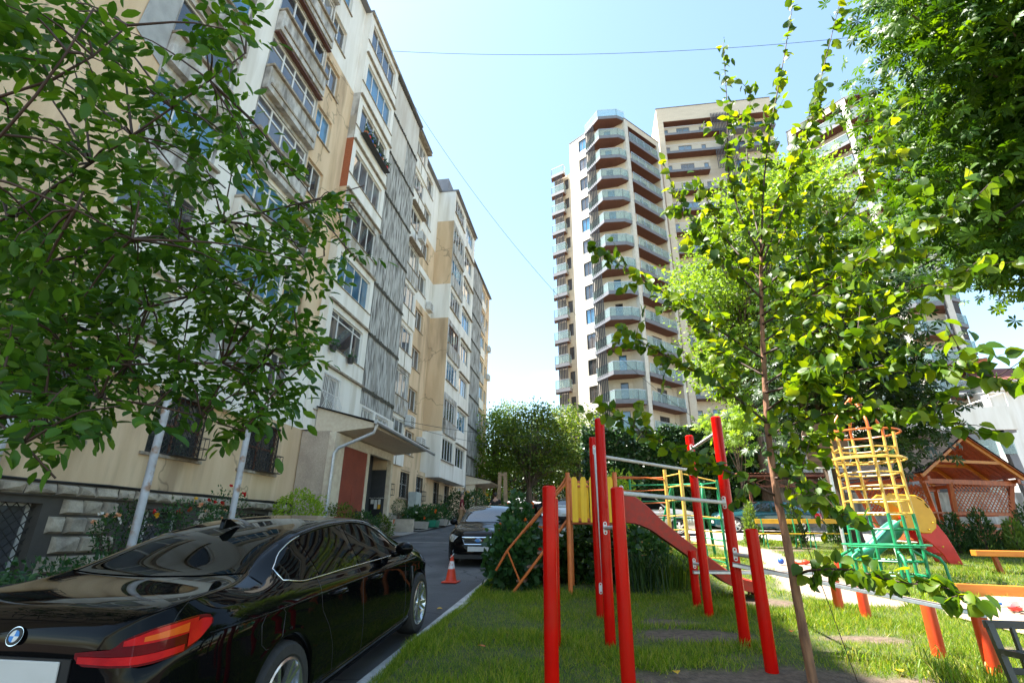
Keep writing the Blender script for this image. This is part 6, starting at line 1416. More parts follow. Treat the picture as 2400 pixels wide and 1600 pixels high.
# ------------------------------------------------------------ vegetation
CM = cam.matrix_world.to_3x3(); CL = Vector((0, 0, 1.6))
def at(x, y, d):
    """point at distance d from the camera in the direction of photo pixel (x, y)"""
    v = CM @ Vector(((x-1200)/1187.0, (800-y)/1187.0, -1)); v.normalize(); return np.array(CL+v*d)
def atY(x, y, Y):
    v = CM @ Vector(((x-1200)/1187.0, (800-y)/1187.0, -1)); return np.array(CL+v*(Y/v.y))
LEAF = ([(0, 0, 0), (.3, 0, -.03), (.64, 0, -.035), (1, 0, -.10), (.14, .13, .03), (.46, .235, .05), (.80, .16, .0), (.14, -.13, .03), (.46, -.235, .05), (.80, -.16, .0)],
        [(0, 1, 5, 4), (1, 2, 6, 5), (2, 3, 6), (0, 7, 8, 1), (1, 8, 9, 2), (2, 9, 3)])
HEART = ([(0, 0, 0), (.34, 0, -.04), (.7, 0, -.06), (1.0, 0, -.16), (-.05, .20, .03), (.10, .38, .06), (.36, .44, .07), (.52, .36, .05), (.66, .30, .02), (.82, .15, -.05), (-.05, -.20, .03), (.10, -.38, .06), (.36, -.44, .07), (.52, -.36, .05), (.66, -.30, .02), (.82, -.15, -.05)],
         [(0, 1, 6, 5), (0, 5, 4), (1, 2, 8, 7), (1, 7, 6), (2, 3, 9), (2, 9, 8), (0, 11, 12, 1), (0, 10, 11), (1, 13, 14, 2), (1, 12, 13), (2, 15, 3), (2, 14, 15)])
def palm(n_=7):
    v = [(0, 0, 0)]; f = []
    for i in range(n_):
        a = math.radians(-125+250*i/(n_-1)); L_ = .62+.38*math.cos(a*.72); c, s = math.cos(a), math.sin(a)
        def q(l, w_, z): return (c*l-s*w_, s*l+c*w_, z)
        k = len(v); v += [q(L_*.62, .15*L_+.02, -.02), q(L_, 0, -.20), q(L_*.62, -.15*L_-.02, -.02), q(L_*.55, 0, .05)]; f += [(0, k+2, k+3), (0, k+3, k), (k+2, k+1, k+3), (k+3, k+1, k)]
    return v, f
PALM = palm(); CARD = ([(0, 0, 0), (.5, .32, .08), (1, 0, 0), (.5, -.32, .08)], [(0, 1, 2, 3)])
SPRIG = ([(0, 0, 0), (.55, .16, .02), (1, 0, 0), (.5, -.14, .02)], [(0, 1, 2, 3)])
def path_pts(P, n_):
    P = np.array(P, float); s = np.concatenate([[0], np.cumsum(np.linalg.norm(np.diff(P, axis=0), axis=1))]); t = np.linspace(0, s[-1], n_)
    return np.stack([np.interp(t, s, P[:, k]) for k in range(3)], -1)
def smooth_path(P, n_):
    Q = path_pts(P, n_)
    for _ in range(3): Q[1:-1] = (Q[:-2]+2*Q[1:-1]+Q[2:])/4
    return Q
def inpoly(x, y, poly):
    r = False; j = len(poly)-1
    for i in range(len(poly)):
        (xi, yi), (xj, yj) = poly[i], poly[j]
        if (yi > y) != (yj > y) and x < (xj-xi)*(y-yi)/(yj-yi)+xi: r = not r
        j = i
    return r
def leaves(name, tmpl, P, A, S, mt, parent, flat=.45, up=(0, 0, 1)):
    P = np.array(P); A = unit(np.array(A)); B_, Nn = frames(A, flat=flat, up=up); return batch(name, tmpl[0], tmpl[1], P, A, B_, Nn, np.array(S), mt, parent)
# ---- walnut reaching in from the left
T = thing('walnut_tree', 'dark green walnut tree whose boughs hang over the black saloon from the left', 'tree', (-8.6, 1.6, gz(1.6)))
loc = np.array([-8.6, 1.6, gz(1.6)])
k_ = .92
LB = [[(-200, 650, 4.4), (60, 480, 4.0), (250, 360, 3.8), (400, 260, 3.8), (575, 125, 3.9)], [(-200, 720, 4.4), (120, 600, 4.1), (330, 560, 4.1), (520, 520, 4.3), (700, 480, 4.5), (855, 435, 4.7)],
      [(-200, 800, 4.4), (150, 760, 4.0), (380, 720, 4.2), (560, 660, 4.5), (760, 600, 4.8)], [(-200, 850, 4.3), (150, 860, 3.6), (380, 850, 3.8), (560, 850, 4.0), (700, 850, 4.2)],
      [(-200, 900, 4.2), (100, 920, 3.4), (300, 930, 3.4), (480, 960, 3.6), (570, 1010, 3.6)], [(-200, 900, 4.0), (30, 980, 3.0), (110, 1060, 3.0), (130, 1120, 3.0)],
      [(-200, 500, 3.8), (40, 300, 3.2), (150, 160, 3.2), (220, 20, 3.4)], [(-150, 350, 3.2), (60, 420, 3.1), (200, 480, 3.1), (310, 560, 3.2)], [(-150, 250, 3.6), (100, 230, 3.4), (250, 150, 3.6), (300, 60, 3.6)]]
tr_ = np.array([-8.6, 1.6, 2.6]); limbs = []
b = MB(); b.tube([(0, 0, -.2), (.05, .05, 1.2), (.1, 0, 2.5), (.3, 0, 3.2)], [.2, .17, .15, .12], 12); b.link('trunk', M['bark'], T, smooth='all')
b = MB()
for q in LB:
    W_ = [at(x, y, d*k_) for x, y, d in q]; full = smooth_path([tr_, (tr_+W_[0])/2+np.array([0, 0, .15])]+W_, 30); limbs.append(full[9:]); b.tube([tuple(p-loc) for p in full], list(np.linspace(.028, .004, 30)), 7)
LP = np.concatenate(limbs)
POLY = [(-80, -40), (285, -40), (300, 70), (255, 130), (240, 210), (330, 250), (420, 130), (470, 60), (540, 40), (610, 90), (600, 200), (570, 300), (655, 300), (700, 400), (770, 470), (800, 440), (880, 400), (880, 490), (830, 540), (835, 640), (790, 690), (745, 740), (755, 850), (715, 890), (650, 950), (570, 1045), (520, 985), (440, 925), (330, 970), (200, 1000), (150, 1040), (125, 1165), (90, 1000), (-80, 960)]
LP_, LA, LS = [], [], []
nt_ = 0
while nt_ < 320:
    deep = nt_ >= 250
    x, y = (rnd.uniform(-300, 560), rnd.uniform(250, 930)) if deep else (rnd.uniform(-60, 880), rnd.uniform(-40, 1165))
    if not inpoly(x, y, POLY) and not (deep and x < -40): continue
    if y < 480 and rnd.random() < .30: continue
    if x < 330 and y < 400 and rnd.random() < .25: continue
    d0 = (3.0 if x < 330 else 3.4); d = rnd.uniform(d0, 4.8)*k_*(1.0 if y < 900 else .92)
    if deep: d = rnd.uniform(4.6, 7.2)
    tip = at(x, y, d)
    dist = np.linalg.norm(LP-tip, axis=1); j = int(np.argmin(dist+rng.random(len(dist))*.15)); root = LP[j]; L_ = dist[j]
    if L_ > 1.1: root = tip+(root-tip)*(.9/L_)
    if y > 520 and rnd.random() < .0: continue
    nt_ += 1; q = path_pts([root, (root+tip)/2+np.array([0, 0, .05]), tip], 6); b.tube([tuple(p-loc) for p in q], list(np.linspace(.007, .003, 6)), 4, cap=False)
    dr = unit((tip-root)[None])[0]
    for c in range(4):
        t = rnd.uniform(.35, 1.0) if c else 1.0; p0 = root+(tip-root)*t; rd = unit((dr*.6+rng.normal(size=3)*.6+np.array([0, 0, -.12]))[None])[0]; R_ = rnd.uniform(.16, .26)
        side_ = unit(np.cross(rd, np.array([0, 0, 1.0])+rng.normal(size=3)*.4)[None])[0]; nl = rnd.choice((5, 7, 7, 9))
        for i in range(nl):
            if i == nl-1: pp = p0+rd*R_; aa = rd
            else: h = (i//2+1)/((nl+1)/2); sg = 1 if i % 2 else -1; pp = p0+rd*R_*h; aa = rd*.5+side_*sg*.9
            LP_.append(pp-loc); LA.append(aa+rng.normal(size=3)*.16+np.array([0, 0, -.22])); LS.append(rnd.uniform(.054, .09)*(1.15 if i == nl-1 else 1))
b.link('branch', M['twig'], T, smooth='all')
leaves('crown', LEAF, LP_, LA, LS, M['l_walnut'], T, .62)
# ---- young linden in the middle of the lawn
T = thing('linden_sapling', 'young linden with a thin reddish trunk and sunlit heart-shaped leaves, in front of the playground', 'tree', (1.86, 5.55, gz(5.55)))
loc = np.array([1.86, 5.55, gz(5.55)])
tp = [np.array([1.86, 5.55, gz(5.55)-.15])]+[atY(x, y, 5.52) for x, y in ((1868, 1400), (1845, 1270), (1818, 1150), (1800, 1020), (1793, 900), (1786, 760), (1783, 640), (1785, 560))]
tp = smooth_path(tp, 40); b = MB(); b.tube([tuple(p-loc) for p in tp], list(np.linspace(.046, .017, 40)*(1+.06*np.sin(np.arange(40)*1.9))), 12); b.link('trunk', M['sapbark'], T, smooth='all')
BR = [[(1865, 1350, 5.5), (1890, 1335, 5.35), (1990, 1332, 5.0), (2110, 1365, 4.75), (2230, 1375, 4.55), (2300, 1415, 4.45)], [(1815, 1160, 5.5), (1720, 1110, 5.4), (1600, 1060, 5.3), (1500, 1010, 5.2), (1410, 950, 5.2)],
      [(1797, 990, 5.5), (1700, 910, 5.4), (1600, 855, 5.3), (1500, 800, 5.3), (1455, 760, 5.3)], [(1788, 840, 5.5), (1680, 770, 5.4), (1560, 690, 5.3), (1470, 630, 5.3), (1395, 590, 5.3)],
      [(1785, 700, 5.5), (1700, 610, 5.5), (1630, 530, 5.6), (1575, 440, 5.7)], [(1783, 600, 5.5), (1730, 500, 5.5), (1705, 400, 5.5), (1705, 260, 5.5), (1695, 100, 5.5)], [(1785, 560, 5.5), (1790, 420, 5.45), (1805, 300, 5.4), (1835, 150, 5.35), (1865, -30, 5.3)],
      [(1785, 620, 5.5), (1840, 480, 5.3), (1890, 330, 5.2), (1930, 160, 5.1), (1975, -20, 5.0)], [(1786, 680, 5.5), (1900, 580, 5.2), (2000, 490, 5.0), (2040, 380, 4.9), (2070, 300, 4.9)], [(1788, 760, 5.5), (1920, 680, 5.0), (2060, 590, 4.6), (2190, 520, 4.2), (2280, 470, 4.0)],
      [(1790, 830, 5.5), (1950, 760, 5.0), (2100, 690, 4.6), (2260, 640, 4.3)], [(1795, 920, 5.5), (1950, 880, 5.0), (2100, 850, 4.6), (2250, 860, 4.2), (2365, 895, 4.0)], [(1800, 1020, 5.5), (1900, 975, 5.2), (2050, 955, 4.8), (2180, 970, 4.5), (2260, 1000, 4.4)],
      [(1815, 1120, 5.5), (1880, 1120, 5.3), (1930, 1160, 5.15), (1975, 1210, 5.05)], [(1790, 880, 5.5), (1700, 830, 5.8), (1640, 750, 6.1), (1600, 700, 6.2)], [(1785, 640, 5.5), (1830, 560, 5.9), (1880, 470, 6.2), (1920, 420, 6.3)], [(1790, 800, 5.5), (1880, 740, 5.9), (1960, 660, 6.2)], [(1800, 960, 5.5), (1880, 900, 5.0), (1960, 840, 4.6), (2020, 760, 4.4)], [(1786, 740, 5.5), (1850, 690, 5.3), (1930, 600, 5.2), (2010, 560, 5.1)], [(1812, 1100, 5.5), (1870, 1050, 5.6), (1950, 1010, 5.7)], [(1784, 600, 5.5), (1810, 500, 5.1), (1850, 400, 4.9), (1900, 260, 4.8)], [(1784, 580, 5.5), (1760, 470, 5.8), (1750, 360, 5.9), (1760, 200, 5.9)], [(1786, 660, 5.5), (1700, 560, 5.9), (1640, 430, 6.1)], [(1788, 720, 5.5), (1900, 660, 5.4), (2040, 640, 5.3), (2130, 560, 5.3)], [(1795, 900, 5.5), (1900, 830, 5.3), (2030, 780, 5.1), (2130, 760, 5.0)]]
b = MB(); LP_, LA, LS = [], [], []
def sap_leaf(p, dr, big=1.0):
    a = np.array(dr)*.45+rng.normal(size=3)*.5+np.array([0, 0, -.45]); LP_.append(p-loc); LA.append(a); LS.append(rnd.uniform(.075, .124)*big)
for bi, q in enumerate(BR):
    W_ = smooth_path([atY(x, y, Y_) for x, y, Y_ in q], 26); b.tube([tuple(p-loc) for p in W_], list(np.linspace(.013, .003, 26)), 6)
    n_ = len(W_); top_ = bi in (5, 6, 7); low = bi == 0
    for i in range(3 if not low else 2, n_):
        dr = unit((W_[min(i+1, n_-1)]-W_[i-1])[None])[0]
        for r in range(1 if bi == 13 else (2 if low else 3)): sap_leaf(W_[i]+rng.normal(size=3)*.03, dr*(.5)+rng.normal(size=3)*.4, 1.0)
        if (i % 2 == 0 or bi in (8, 9, 10, 11)) and i > 3 and (not top_ or i < 16):
            L_ = rnd.uniform(.18, .48)*(.35 if low else 1); sd = unit((dr*.5+rng.normal(size=3)*.75)[None])[0]; tp2 = W_[i]+sd*L_; b.tube([tuple(W_[i]-loc), tuple((W_[i]+tp2)/2-loc+np.array([0, 0, .02])), tuple(tp2-loc)], [.004, .003, .002], 4, cap=False)
            for t in np.linspace(.2, 1, 7): sap_leaf(W_[i]+(tp2-W_[i])*t+rng.normal(size=3)*.015, sd)
b.link('branch', M['twig'], T, smooth='all'); leaves('crown', HEART, LP_, LA, LS, M['l_sap'], T, .4, (-.45, -.65, .5))
b = MB(); b.tube([tuple(atY(1905, 1010, 5.45)-loc), tuple(atY(1855, 1180, 5.5)-loc), tuple(np.array([2.25, 5.6, gz(5.6)-.02])-loc)], .004, 4); b.link('guy_string', M['twig'], T)
# ---- clump crowns for the larger trees
def clump_tree(name, label, base, trunk, centres, tmpl, mt, per, spread, size, limb_r=.1, group=None, flat=.5, bark='bark', drop=.25, up=(-.35, -.35, .85)):
    t = thing(name, label, 'tree', tuple(base), 0, group); base = np.array(base); tr2 = smooth_path([base-np.array([0, 0, .3])]+[np.array(q) for q in trunk], 14)
    b = MB(); b.tube([tuple(p-base) for p in tr2], list(np.linspace(limb_r*1.9, limb_r*.7, 14)), 10); b.link('trunk', M[bark], t, smooth='all')
    b = MB(); P, A, S = [], [], []; fork = tr2[-1]
    for c in centres:
        c = np.array(c); j = tr2[rnd.randint(6, 13)]; m_ = (c+j)/2+rng.normal(size=3)*.15*np.linalg.norm(c-j)*.4
        if rnd.random() < .55: b.tube([tuple(q-base) for q in smooth_path([j, m_, c], 7)], list(np.linspace(limb_r*.45, limb_r*.08, 7)), 5, cap=False)
        n_ = max(6, int(per*rnd.uniform(.6, 1.3))); sp = spread*rnd.uniform(.7, 1.25); g_ = rng.normal(size=(n_, 3))*np.array([1, 1, .62])*sp
        P.append(c+g_-base); A.append(unit(g_+rng.normal(size=(n_, 3))*sp*.8+np.array([0, 0, -drop])*sp)); S.append(size*rng.uniform(.7, 1.25, n_))
    b.link('limb', M[bark], t, smooth='all'); P = np.concatenate(P); A = np.concatenate(A); S = np.concatenate(S)
    leaves('crown', tmpl, P, A, S, M[mt], t, flat, up); return t
def sample(poly, n_, d0, d1):
    r = []; xs = [q[0] for q in poly]; ys2 = [q[1] for q in poly]
    while len(r) < n_:
        x, y = rnd.uniform(min(xs), max(xs)), rnd.uniform(min(ys2), max(ys2))
        if inpoly(x, y, poly): r.append(at(x, y, rnd.uniform(d0, d1)))
    return r
PC = [(2090, -120), (2110, 40), (2160, 110), (2135, 200), (2085, 250), (2120, 340), (2085, 420), (2100, 500), (2150, 530), (2210, 570), (2290, 620), (2370, 650), (2440, 660), (2640, 600), (2640, -120)]
clump_tree('chestnut_tree', 'big sunlit chestnut filling the upper right corner', (15.5, 11.5, gz(11.5)), [(15.3, 11.4, 3), (14.8, 11.6, 6), (14.2, 11.8, 9)], sample(PC, 270, 10.5, 15)+sample(PC, 190, 15, 19), PALM, 'l_chest', 36, .46, .17, .16, flat=.6, drop=.5, up=(-.62, -.5, .6))
PD = [(1830, 640), (1960, 580), (2090, 600), (2140, 660), (2130, 800), (2190, 900), (2200, 970), (2160, 1040), (2100, 1080), (1990, 1075), (1900, 1090), (1830, 1040), (1800, 900), (1800, 760)]
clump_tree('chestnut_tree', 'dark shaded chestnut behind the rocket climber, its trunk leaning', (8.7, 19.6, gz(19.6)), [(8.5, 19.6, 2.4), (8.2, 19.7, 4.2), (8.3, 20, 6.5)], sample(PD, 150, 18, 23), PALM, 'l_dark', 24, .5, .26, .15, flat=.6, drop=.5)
PE = [(1600, 640), (1640, 540), (1690, 440), (1760, 390), (1850, 370), (1940, 400), (2040, 520), (2060, 640), (1980, 760), (1900, 900), (1750, 960), (1660, 900), (1610, 760)]
clump_tree('linden_tree', 'bright yellow green linden rising in front of the middle tower block', (9.0, 29.0, gz(29)), [(9, 29, 5), (9.2, 29, 9), (9.3, 29, 13)], sample(PE, 230, 29, 35), CARD, 'l_bright', 190, .62, .2, .16, flat=.4)
PF = [(1640, 1000), (1700, 960), (1770, 970), (1765, 1030), (1735, 1070), (1690, 1075)]
clump_tree('maple_tree', 'small light green maple between the ivy hedge and the white cabin', (7.2, 26.6, gz(26.6)), [(7.2, 26.6, 3.4), (7.2, 26.6, 5)], sample(PF, 22, 25, 28), PALM, 'l_bright', 20, .38, .24, .06)
# street trees beyond the estate car
def blob(cx, cy, cz, rx, ry, rz_, n_):
    r = []
    for _ in range(n_):
        v = unit(rng.normal(size=(1, 3)))[0]*rnd.uniform(.55, 1.0); r.append(np.array([cx+rx*v[0], cy+ry*v[1], cz+rz_*v[2]]))
    return r
clump_tree('street_tree', 'broad street tree with dark shaded underside in the gap between the two buildings', (-5.5, 47, gz(47)), [(-5.5, 47, 6), (-5.4, 47, 8)], blob(-4.6, 47, 9.4, 4.2, 3.5, 3.6, 150), CARD, 'l_mid', 75, .62, .26, .17, drop=.5)
clump_tree('street_tree', 'yellow green street tree beside the far end of the apartment block', (-9.2, 50, gz(50)), [(-9.2, 50, 7), (-9.3, 50, 9)], blob(-9.2, 50, 9.0, 2.2, 3, 4.6, 90), CARD, 'l_bright', 70, .6, .26, .16, drop=.5)
clump_tree('street_tree', 'tall pale airy tree rising highest behind the street trees', (-10.5, 72, gz(72)), [(-10.5, 72, 10), (-10.2, 72, 15)], blob(-10.0, 72, 16.2, 4.5, 3, 4.0, 70), CARD, 'l_mid', 60, .7, .30, .18)
clump_tree('street_tree', 'street tree close to the white tower base, right of the gap', (-1.2, 52, gz(52)), [(-1.2, 52, 6), (-1.1, 52, 9)], blob(-1.4, 52, 10.2, 3.2, 3, 3.4, 95), CARD, 'l_mid', 70, .6, .26, .15, drop=.5)
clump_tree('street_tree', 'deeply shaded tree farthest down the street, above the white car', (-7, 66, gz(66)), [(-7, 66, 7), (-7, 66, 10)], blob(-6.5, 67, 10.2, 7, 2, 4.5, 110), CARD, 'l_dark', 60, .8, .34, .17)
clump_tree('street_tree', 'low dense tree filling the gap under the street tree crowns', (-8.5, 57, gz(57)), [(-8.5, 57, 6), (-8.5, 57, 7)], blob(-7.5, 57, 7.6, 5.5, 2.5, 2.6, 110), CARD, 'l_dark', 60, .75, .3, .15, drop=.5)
clump_tree('street_tree', 'low tree in dappled light beside the kiosk', (-1.5, 58, gz(58)), [(-1.5, 58, 6), (-1.5, 58, 7)], blob(-1.0, 58, 7.4, 4.2, 2.5, 2.6, 90), CARD, 'l_mid', 60, .7, .3, .15, drop=.5)
n_ = 40000; x = rng.uniform(-40, 30, n_); y = rng.uniform(74, 84, n_); h = 6.5+3.0*vnoise(x, y*0, .12)+1.5*vnoise(x, y, .45); z = rng.random(n_)**.7*h; z[:14000] = rng.random(14000)*2.6; A = rng.normal(size=(n_, 3))+np.array([0, -.3, -.3])
o = leaves('distant_wood', CARD, np.stack([x, y, gz(75)-.3+z], -1), A, rng.uniform(.35, .7, n_), M['l_dark'], None, .4); tag(o, 'dense dark green trees closing the far end of the street', 'trees', kind='stuff')
# ---- ivy over the wall behind the parked cars
t = thing('ivy_hedge', 'tall dark ivy hedge covering the wall behind the parked cars', 'hedge', (4, 29.6, gz(29.6)))
n_ = 15000; x = rng.uniform(-4.4, 5.2, n_); z = rng.uniform(.0, 5.35, n_)**1.0; top = 5.0+.45*np.sin(x*1.3)+.3*np.sin(x*3.1+1)+vnoise(x+9, x*0, .9)*.5; z = np.minimum(z, top*rng.uniform(.9, 1.02, n_))
bulge = .55*vnoise(x+20, z, 1.1)+.25*vnoise(x+5, z+3, 2.7); y = -.25-bulge+rng.normal(size=n_)*.07+.6*(z > top-.12)*rng.random(n_)
A = rng.normal(size=(n_, 3))*.5+np.array([0, -.5, -.6]); leaves('foliage', ([(0, 0, 0), (.3, .42, .04), (1, 0, -.06), (.3, -.42, .04)], [(0, 1, 2, 3)]), np.stack([x, y, z], -1), A, rng.uniform(.14, .26, n_), M['l_hedge'], t, .5)
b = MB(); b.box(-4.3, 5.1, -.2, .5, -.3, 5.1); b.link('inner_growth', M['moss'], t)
# ---- shrubs
def bush(name, label, c, r, n_, tmpl, mt, size, cat='shrub', group=None, stems=True, flowers=None, flat=.4, shell=.45, par=None):
    t = thing(name, label, cat, (c[0], c[1], gz(c[1])), 0, group) if par is None else par
    z0 = c[2]-gz(c[1]); v = unit(rng.normal(size=(n_, 3)))*(rng.uniform(shell, 1, n_)**.6)[:, None]; lump = 1+.28*np.sin(v[:, 0]*5+c[0]*3)*np.sin(v[:, 1]*4.3+c[1])*np.sin(v[:, 2]*5.1+1)
    P = v*np.array(r)*lump[:, None]+np.array([0, 0, z0]); P[:, 2] = np.maximum(P[:, 2], .01+.05*rng.random(n_)); A = v+rng.normal(size=(n_, 3))*.7+np.array([0, 0, .15]); leaves('foliage', tmpl, P, A, size*rng.uniform(.65, 1.3, n_), M[mt], t, flat)
    if stems:
        b = MB()
        for i in range(7): a = rnd.uniform(0, 6.28); b.tube([(0, 0, -.05), (.3*r[0]*math.cos(a), .3*r[1]*math.sin(a), z0*.5), (.7*r[0]*math.cos(a), .7*r[1]*math.sin(a), z0+r[2]*.4*rnd.uniform(-.3, 1))], [.014, .01, .005], 5)
        b.link('stem', M['twig'], t, smooth='all')
    if flowers:
        mt2, cnt, sz = flowers
        for i in range(cnt):
            vv = unit(rng.normal(size=(1, 3)))[0]; vv[2] = abs(vv[2])*.9+.1; p = vv*np.array(r)*1.04+np.array([0, 0, z0]); k = 9; AA = unit(rng.normal(size=(k, 3))*.8+vv*.8)
            leaves('blossom', ([(0, 0, 0), (.55, .38, .1), (1, 0, .15), (.55, -.38, .1)], [(0, 1, 2, 3)]), np.tile(p[None], (k, 1)), AA, np.full(k, sz), M[mt2[i % len(mt2)]], t)
    return t
bush('golden_shrub', 'rounded golden green shrub in front of the porch side wall', (-9.2, 15.8, 2.15), (.8, .8, .62), 2200, CARD, 'l_lime', .085)
bush('rose_bush', 'rose bush with red and peach roses left of the rusty pole', (-8.9, 10.9, 1.75), (.7, .9, .45), 1000, LEAF, 'l_bush', .075, flowers=(('pet_red', 'pet_pe', 'pet_ye', 'pet_red', 'pet_pe'), 15, .075))
bush('rose_bush', 'smaller rose bush with pale peach roses at the foot of the clean grey pole', (-8.8, 8.9, 1.5), (.4, .4, .42), 420, LEAF, 'l_bush', .07, flowers=(('pet_pe', 'pet_wh'), 6, .07))
bush('rose_bush', 'tall single red rose bush against the plinth, right of the rusty pole', (-9.4, 12.6, 1.95), (.5, .6, .65), 600, LEAF, 'l_bush', .07, flowers=(('pet_red',), 2, .085))
bush('climbing_shrub', 'straggly dark shrub climbing the stone plinth behind the tail of the saloon', (-9.5, 9.75, 1.3), (.45, .5, .85), 800, LEAF, 'l_dark', .07)
bush('border_shrub', 'bright leafy low shrub at the left edge, below the basement window', (-7.3, 5.2, .62), (.7, 1.0, .42), 1500, LEAF, 'l_bush', .10)
bush('border_shrub', 'low shrub with small violet flowers beside the boot of the saloon', (-7.7, 7.0, .75), (.7, 1.0, .42), 1400, LEAF, 'l_bush', .08)
bush('border_shrub', 'dull green border shrub under the rose bushes', (-8.3, 9.6, .85), (.6, 1.6, .32), 1300, LEAF, 'l_dark', .08)
bush('border_shrub', 'fine leaved grey green shrub beside the porch downpipe', (-8.9, 18.0, 1.95), (.55, .8, .55), 1100, LEAF, 'l_mid', .085)
bush('border_shrub', 'dark green shrub in front of the red porch door', (-8.7, 19.6, 1.75), (.6, .8, .5), 1300, LEAF, 'l_bush', .09)
bush('border_shrub', 'feathery shrub leaning over the near low wall', (-8.6, 21.2, 1.7), (.45, .6, .5), 900, LEAF, 'l_mid', .09)
bush('ball_shrub', 'clipped dark ball shrub on a short stem beside the porch', (-9.25, 24.8, 2.62), (.36, .36, .38), 1800, SPRIG, 'l_thuja', .06, shell=.75)
b = MB(); b.tube([(-9.25, 24.8, gz(24.8)-.1), (-9.25, 24.8, 2.4)], .04, 8); b.link('stem', M['bark'], bpy.data.objects['ball_shrub']).matrix_parent_inverse = Matrix.Translation((9.25, -24.8, -gz(24.8)))
bush('flower_bed_shrub', 'lush green flower bed shrub with orange blossoms, nearest the cabinet', (-8.9, 26.0, 2.1), (.7, .8, .6), 1500, LEAF, 'l_bush', .14, flowers=(('pet_or', 'pet_wh'), 6, .09))
bush('flower_bed_shrub', 'lush green flower bed shrub with orange blossoms, behind the troughs', (-8.8, 27.6, 2.2), (.7, .9, .6), 1500, LEAF, 'l_bush', .14, flowers=(('pet_or',), 7, .1))
bush('flower_bed_shrub', 'lush green flower bed shrub behind the man in maroon', (-8.7, 29.4, 2.35), (.7, .9, .65), 1300, LEAF, 'l_bush', .14, flowers=(('pet_or', 'pet_red'), 4, .09))
bush('flower_bed_shrub', 'tall bush with white blossoms right behind the head of the man in maroon', (-8.6, 33.5, 3.1), (.9, .9, 1.0), 1500, LEAF, 'l_dark', .14, flowers=(('pet_wh',), 6, .1))
bush('flower_bed_shrub', 'tall bush dotted with yellow flowers near the far porch', (-8.2, 37.0, 3.4), (1.0, 1.0, .95), 1500, LEAF, 'l_bush', .14, flowers=(('pet_ye',), 22, .1))
# corner of the lawn by the road: mallows, day lilies, currants under the play tower
bush('mallow_shrub', 'big-leaved mallow shrub at the kerb, right of the black estate car', (-1.5, 10.2, 1.12), (.55, .65, .62), 1300, HEART, 'l_bush', .12, flowers=(('pet_or', 'pet_red'), 4, .05))
bush('mallow_shrub', 'taller mallow stems standing behind the kerb shrub', (-1.5, 10.9, 1.45), (.42, .5, .88), 900, HEART, 'l_bush', .11, flowers=(('pet_or',), 3, .05))
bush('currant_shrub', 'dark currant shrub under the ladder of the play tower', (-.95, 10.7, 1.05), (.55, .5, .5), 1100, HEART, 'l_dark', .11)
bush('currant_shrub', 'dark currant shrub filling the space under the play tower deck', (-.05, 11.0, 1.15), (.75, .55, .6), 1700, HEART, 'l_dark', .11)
bush('currant_shrub', 'dark leafy shrub right of the play tower, under the slide', (.95, 11.2, 1.15), (.6, .6, .55), 1300, HEART, 'l_bush', .10)
bush('light_shrub', 'light green upright shrub between the play tower and the ivy hedge', (.75, 15.5, 2.15), (.55, .55, 1.15), 1500, LEAF, 'l_lime', .12)
def tuft(name, label, x, y, n_, L0, L1, mt, cat='plant', spread=.25, wide=.035):
    t = thing(name, label, cat, (x, y, gz(y))); P, A, S, = [], [], []
    b = MB()
    for i in range(n_):
        a = rnd.uniform(0, 6.283); ln = rnd.uniform(L0, L1); px_, py_ = rnd.gauss(0, spread*.4), rnd.gauss(0, spread*.4); d = Vector((math.cos(a), math.sin(a), 0)); o_ = Vector((-d.y, d.x, 0)); out = rnd.uniform(.25, .8)*ln; w_ = wide*rnd.uniform(.5, 1)
        pts = [Vector((px_, py_, 0)), Vector((px_, py_, 0))+d*out*.25+Vector((0, 0, ln*.55)), Vector((px_, py_, 0))+d*out*.65+Vector((0, 0, ln*.8)), Vector((px_, py_, 0))+d*out+Vector((0, 0, ln*.62))]
        ws_ = (w_*.6, w_, w_*.8, .002); v = [p+o_*q*s_/2 for p, s_ in zip(pts, ws_) for q in (-1, 1)]; b.add(v, ((0, 1, 3, 2), (2, 3, 5, 4), (4, 5, 7, 6)))
    b.link('foliage', M[mt], t, fix=False); return t
tl1 = tuft('day_lily', 'orange day lilies beside the ladder, in front of the road', -1.0, 10.9, 60, .5, .8, 'l_bush')
for i in range(9):
    x, y, z = rnd.uniform(-.3, .35), rnd.uniform(-.2, .2), rnd.uniform(.72, 1.02); b = MB(); b.tube([(x*.4, y*.4, 0), (x*.8, y*.8, z*.6), (x, y, z)], .006, 5); b.link('stalk', M['l_bush'], tl1)
    k = 6; AA = unit(np.stack([np.cos(np.arange(k)*2*np.pi/k), np.sin(np.arange(k)*2*np.pi/k), np.full(k, .7)], -1)); leaves('blossom', ([(0, 0, 0), (.6, .22, .1), (1, 0, -.1), (.6, -.22, .1)], [(0, 1, 2, 3)]), np.tile([[x, y, z]], (k, 1)), AA, np.full(k, .09), M['pet_or'], tl1)
tuft('grass_clump', 'tall arching grass clump in the shade left under the slide', .85, 9.9, 150, .55, .85, 'l_dark', spread=.4, wide=.022)
tuft('iris_clump', 'sunlit bright iris clump beside the foot of the slide', 1.45, 10.4, 170, .4, .7, 'l_mid', spread=.5, wide=.03)
tuft('iris_clump', 'second iris clump behind the red slide, with yellow flowers', 1.75, 11.6, 90, .45, .75, 'l_lime', spread=.35, wide=.028)
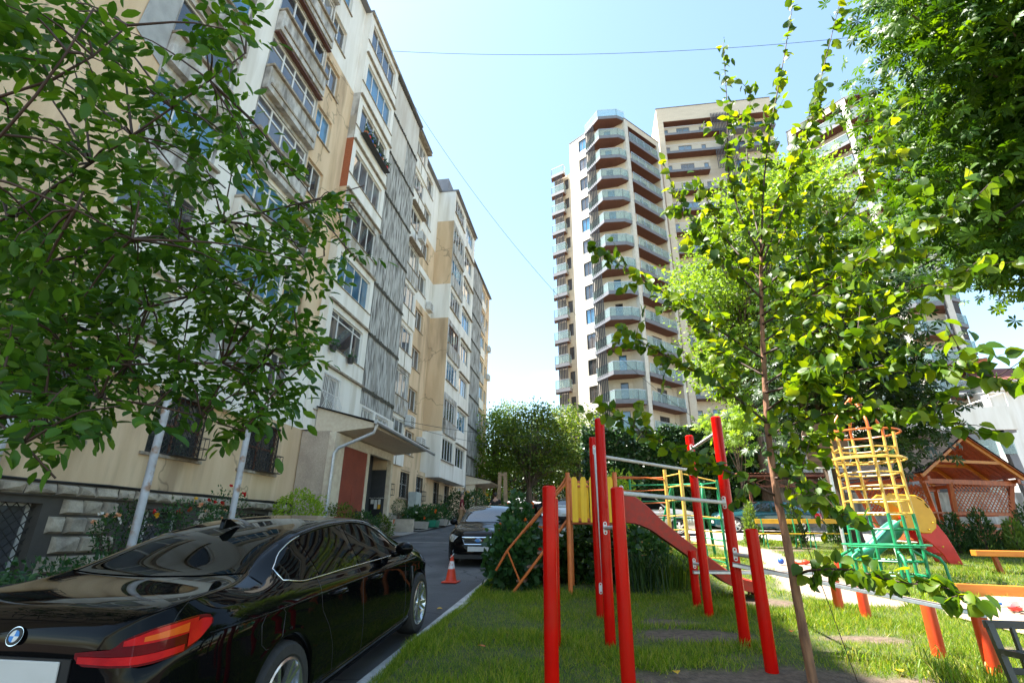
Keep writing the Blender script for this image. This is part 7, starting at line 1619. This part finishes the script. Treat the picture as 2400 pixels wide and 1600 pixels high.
for (x, y, s_) in ((3.15, 6.05, .5), (2.95, 5.75, .4), (3.35, 5.75, .45), (2.5, 6.3, .3)): tuft('weed_tuft', {3.15: 'tall seeding grass tuft at the foot of the third low beam post', 2.95: 'leaning grass tuft in front of the low beam posts', 3.35: 'long grass tuft beside the dark bench', 2.5: 'short weed tuft at the edge of the bare soil'}[x], x, y, 45, .12*s_*2, .3*s_*2, 'grass', spread=.25, wide=.012)
# conifers
def thuja(label, x, y, h, r, mt='l_thuja', n_=1500, group='small thujas in front of the gazebo'):
    t = thing('thuja', label, 'conifer', (x, y, gz(y)), 0, group); u = rng.random(n_); z = h*(1-np.sqrt(1-u*.985)); a = rng.random(n_)*6.283; rr = r*(1-(z/h))**.75*rng.uniform(.55, 1.05, n_)*(.82+.22*np.sin(a*3+z*7))
    P = np.stack([rr*np.cos(a), rr*np.sin(a), z+.03], -1); A = np.stack([np.cos(a)*.6, np.sin(a)*.6, np.full(n_, .9)], -1)+rng.normal(size=(n_, 3))*.35; leaves('foliage', SPRIG, P, A, rng.uniform(.08, .16, n_), M[mt], t, .2)
    b = MB(); b.tube([(0, 0, -.05), (0, 0, h*.8)], [.035, .01], 6); b.link('trunk', M['bark'], t)
thuja('slim sunlit thuja in front of the green saloon', 5.35, 19.4, 1.5, .34, 'l_thujal', group='thujas by the benches')
thuja('dark thuja between the two yellow benches', 6.65, 19.2, 1.45, .36, group='thujas by the benches')
thuja('dark thuja behind the right-hand yellow bench', 8.1, 19.6, 1.3, .38, group='thujas by the benches')
for i, (x, y, h, r, mt, lab) in enumerate(((9.75, 17.3, 1.0, .5, 'l_thuja', 'dark thuja immediately right of the red slide side'), (10.5, 17.6, 1.15, .5, 'l_thuja', 'second dark thuja right of the toddler slide'), (11.15, 17.5, 1.3, .55, 'l_thuja', 'tallest dark thuja in the row below the gazebo rail'), (11.75, 17.2, 1.0, .5, 'l_thujal', 'light green thuja in the row below the gazebo'), (12.5, 17.6, 1.5, .6, 'l_thuja', 'dark thuja at the right edge of the picture below the gazebo post'))): thuja(lab, x, y, h, r, mt)
cable('grey cable slanting through the chestnut at the right', tuple(at(2130, 640, 15)), tuple(at(2520, 390, 9)), .05, .02)

# a few fallen leaves on the lawn and the lane
for i, (x, y, zz) in enumerate(((2.75, 5.9, 0), (-1.2, 6.1, 0), (.7, 5.6, 0), (2.3, 7.3, 0), (-2.4, 8.4, -.08), (3.9, 7.4, 0))):
    o = leaves('fallen_leaf', HEART, [(0, 0, 0)], [(rnd.uniform(-1, 1), rnd.uniform(-1, 1), .05)], [.085], M['pet_ye' if i % 2 == 0 else 'pet_or'], None, .9); o.location = (x, y, gz(y)+zz+.05-(.03 if zz else 0))
    tag(o, ('yellow fallen leaf on the bare soil edge near the low beam posts', 'orange fallen leaf on the grass close to the kerb', 'yellow fallen leaf on the soil between the red posts', 'orange fallen leaf on the grass behind the sapling', 'yellow fallen leaf lying on the lane by the kerb', 'orange fallen leaf on sunlit grass beside the low posts')[i], 'leaf', 'fallen leaves')
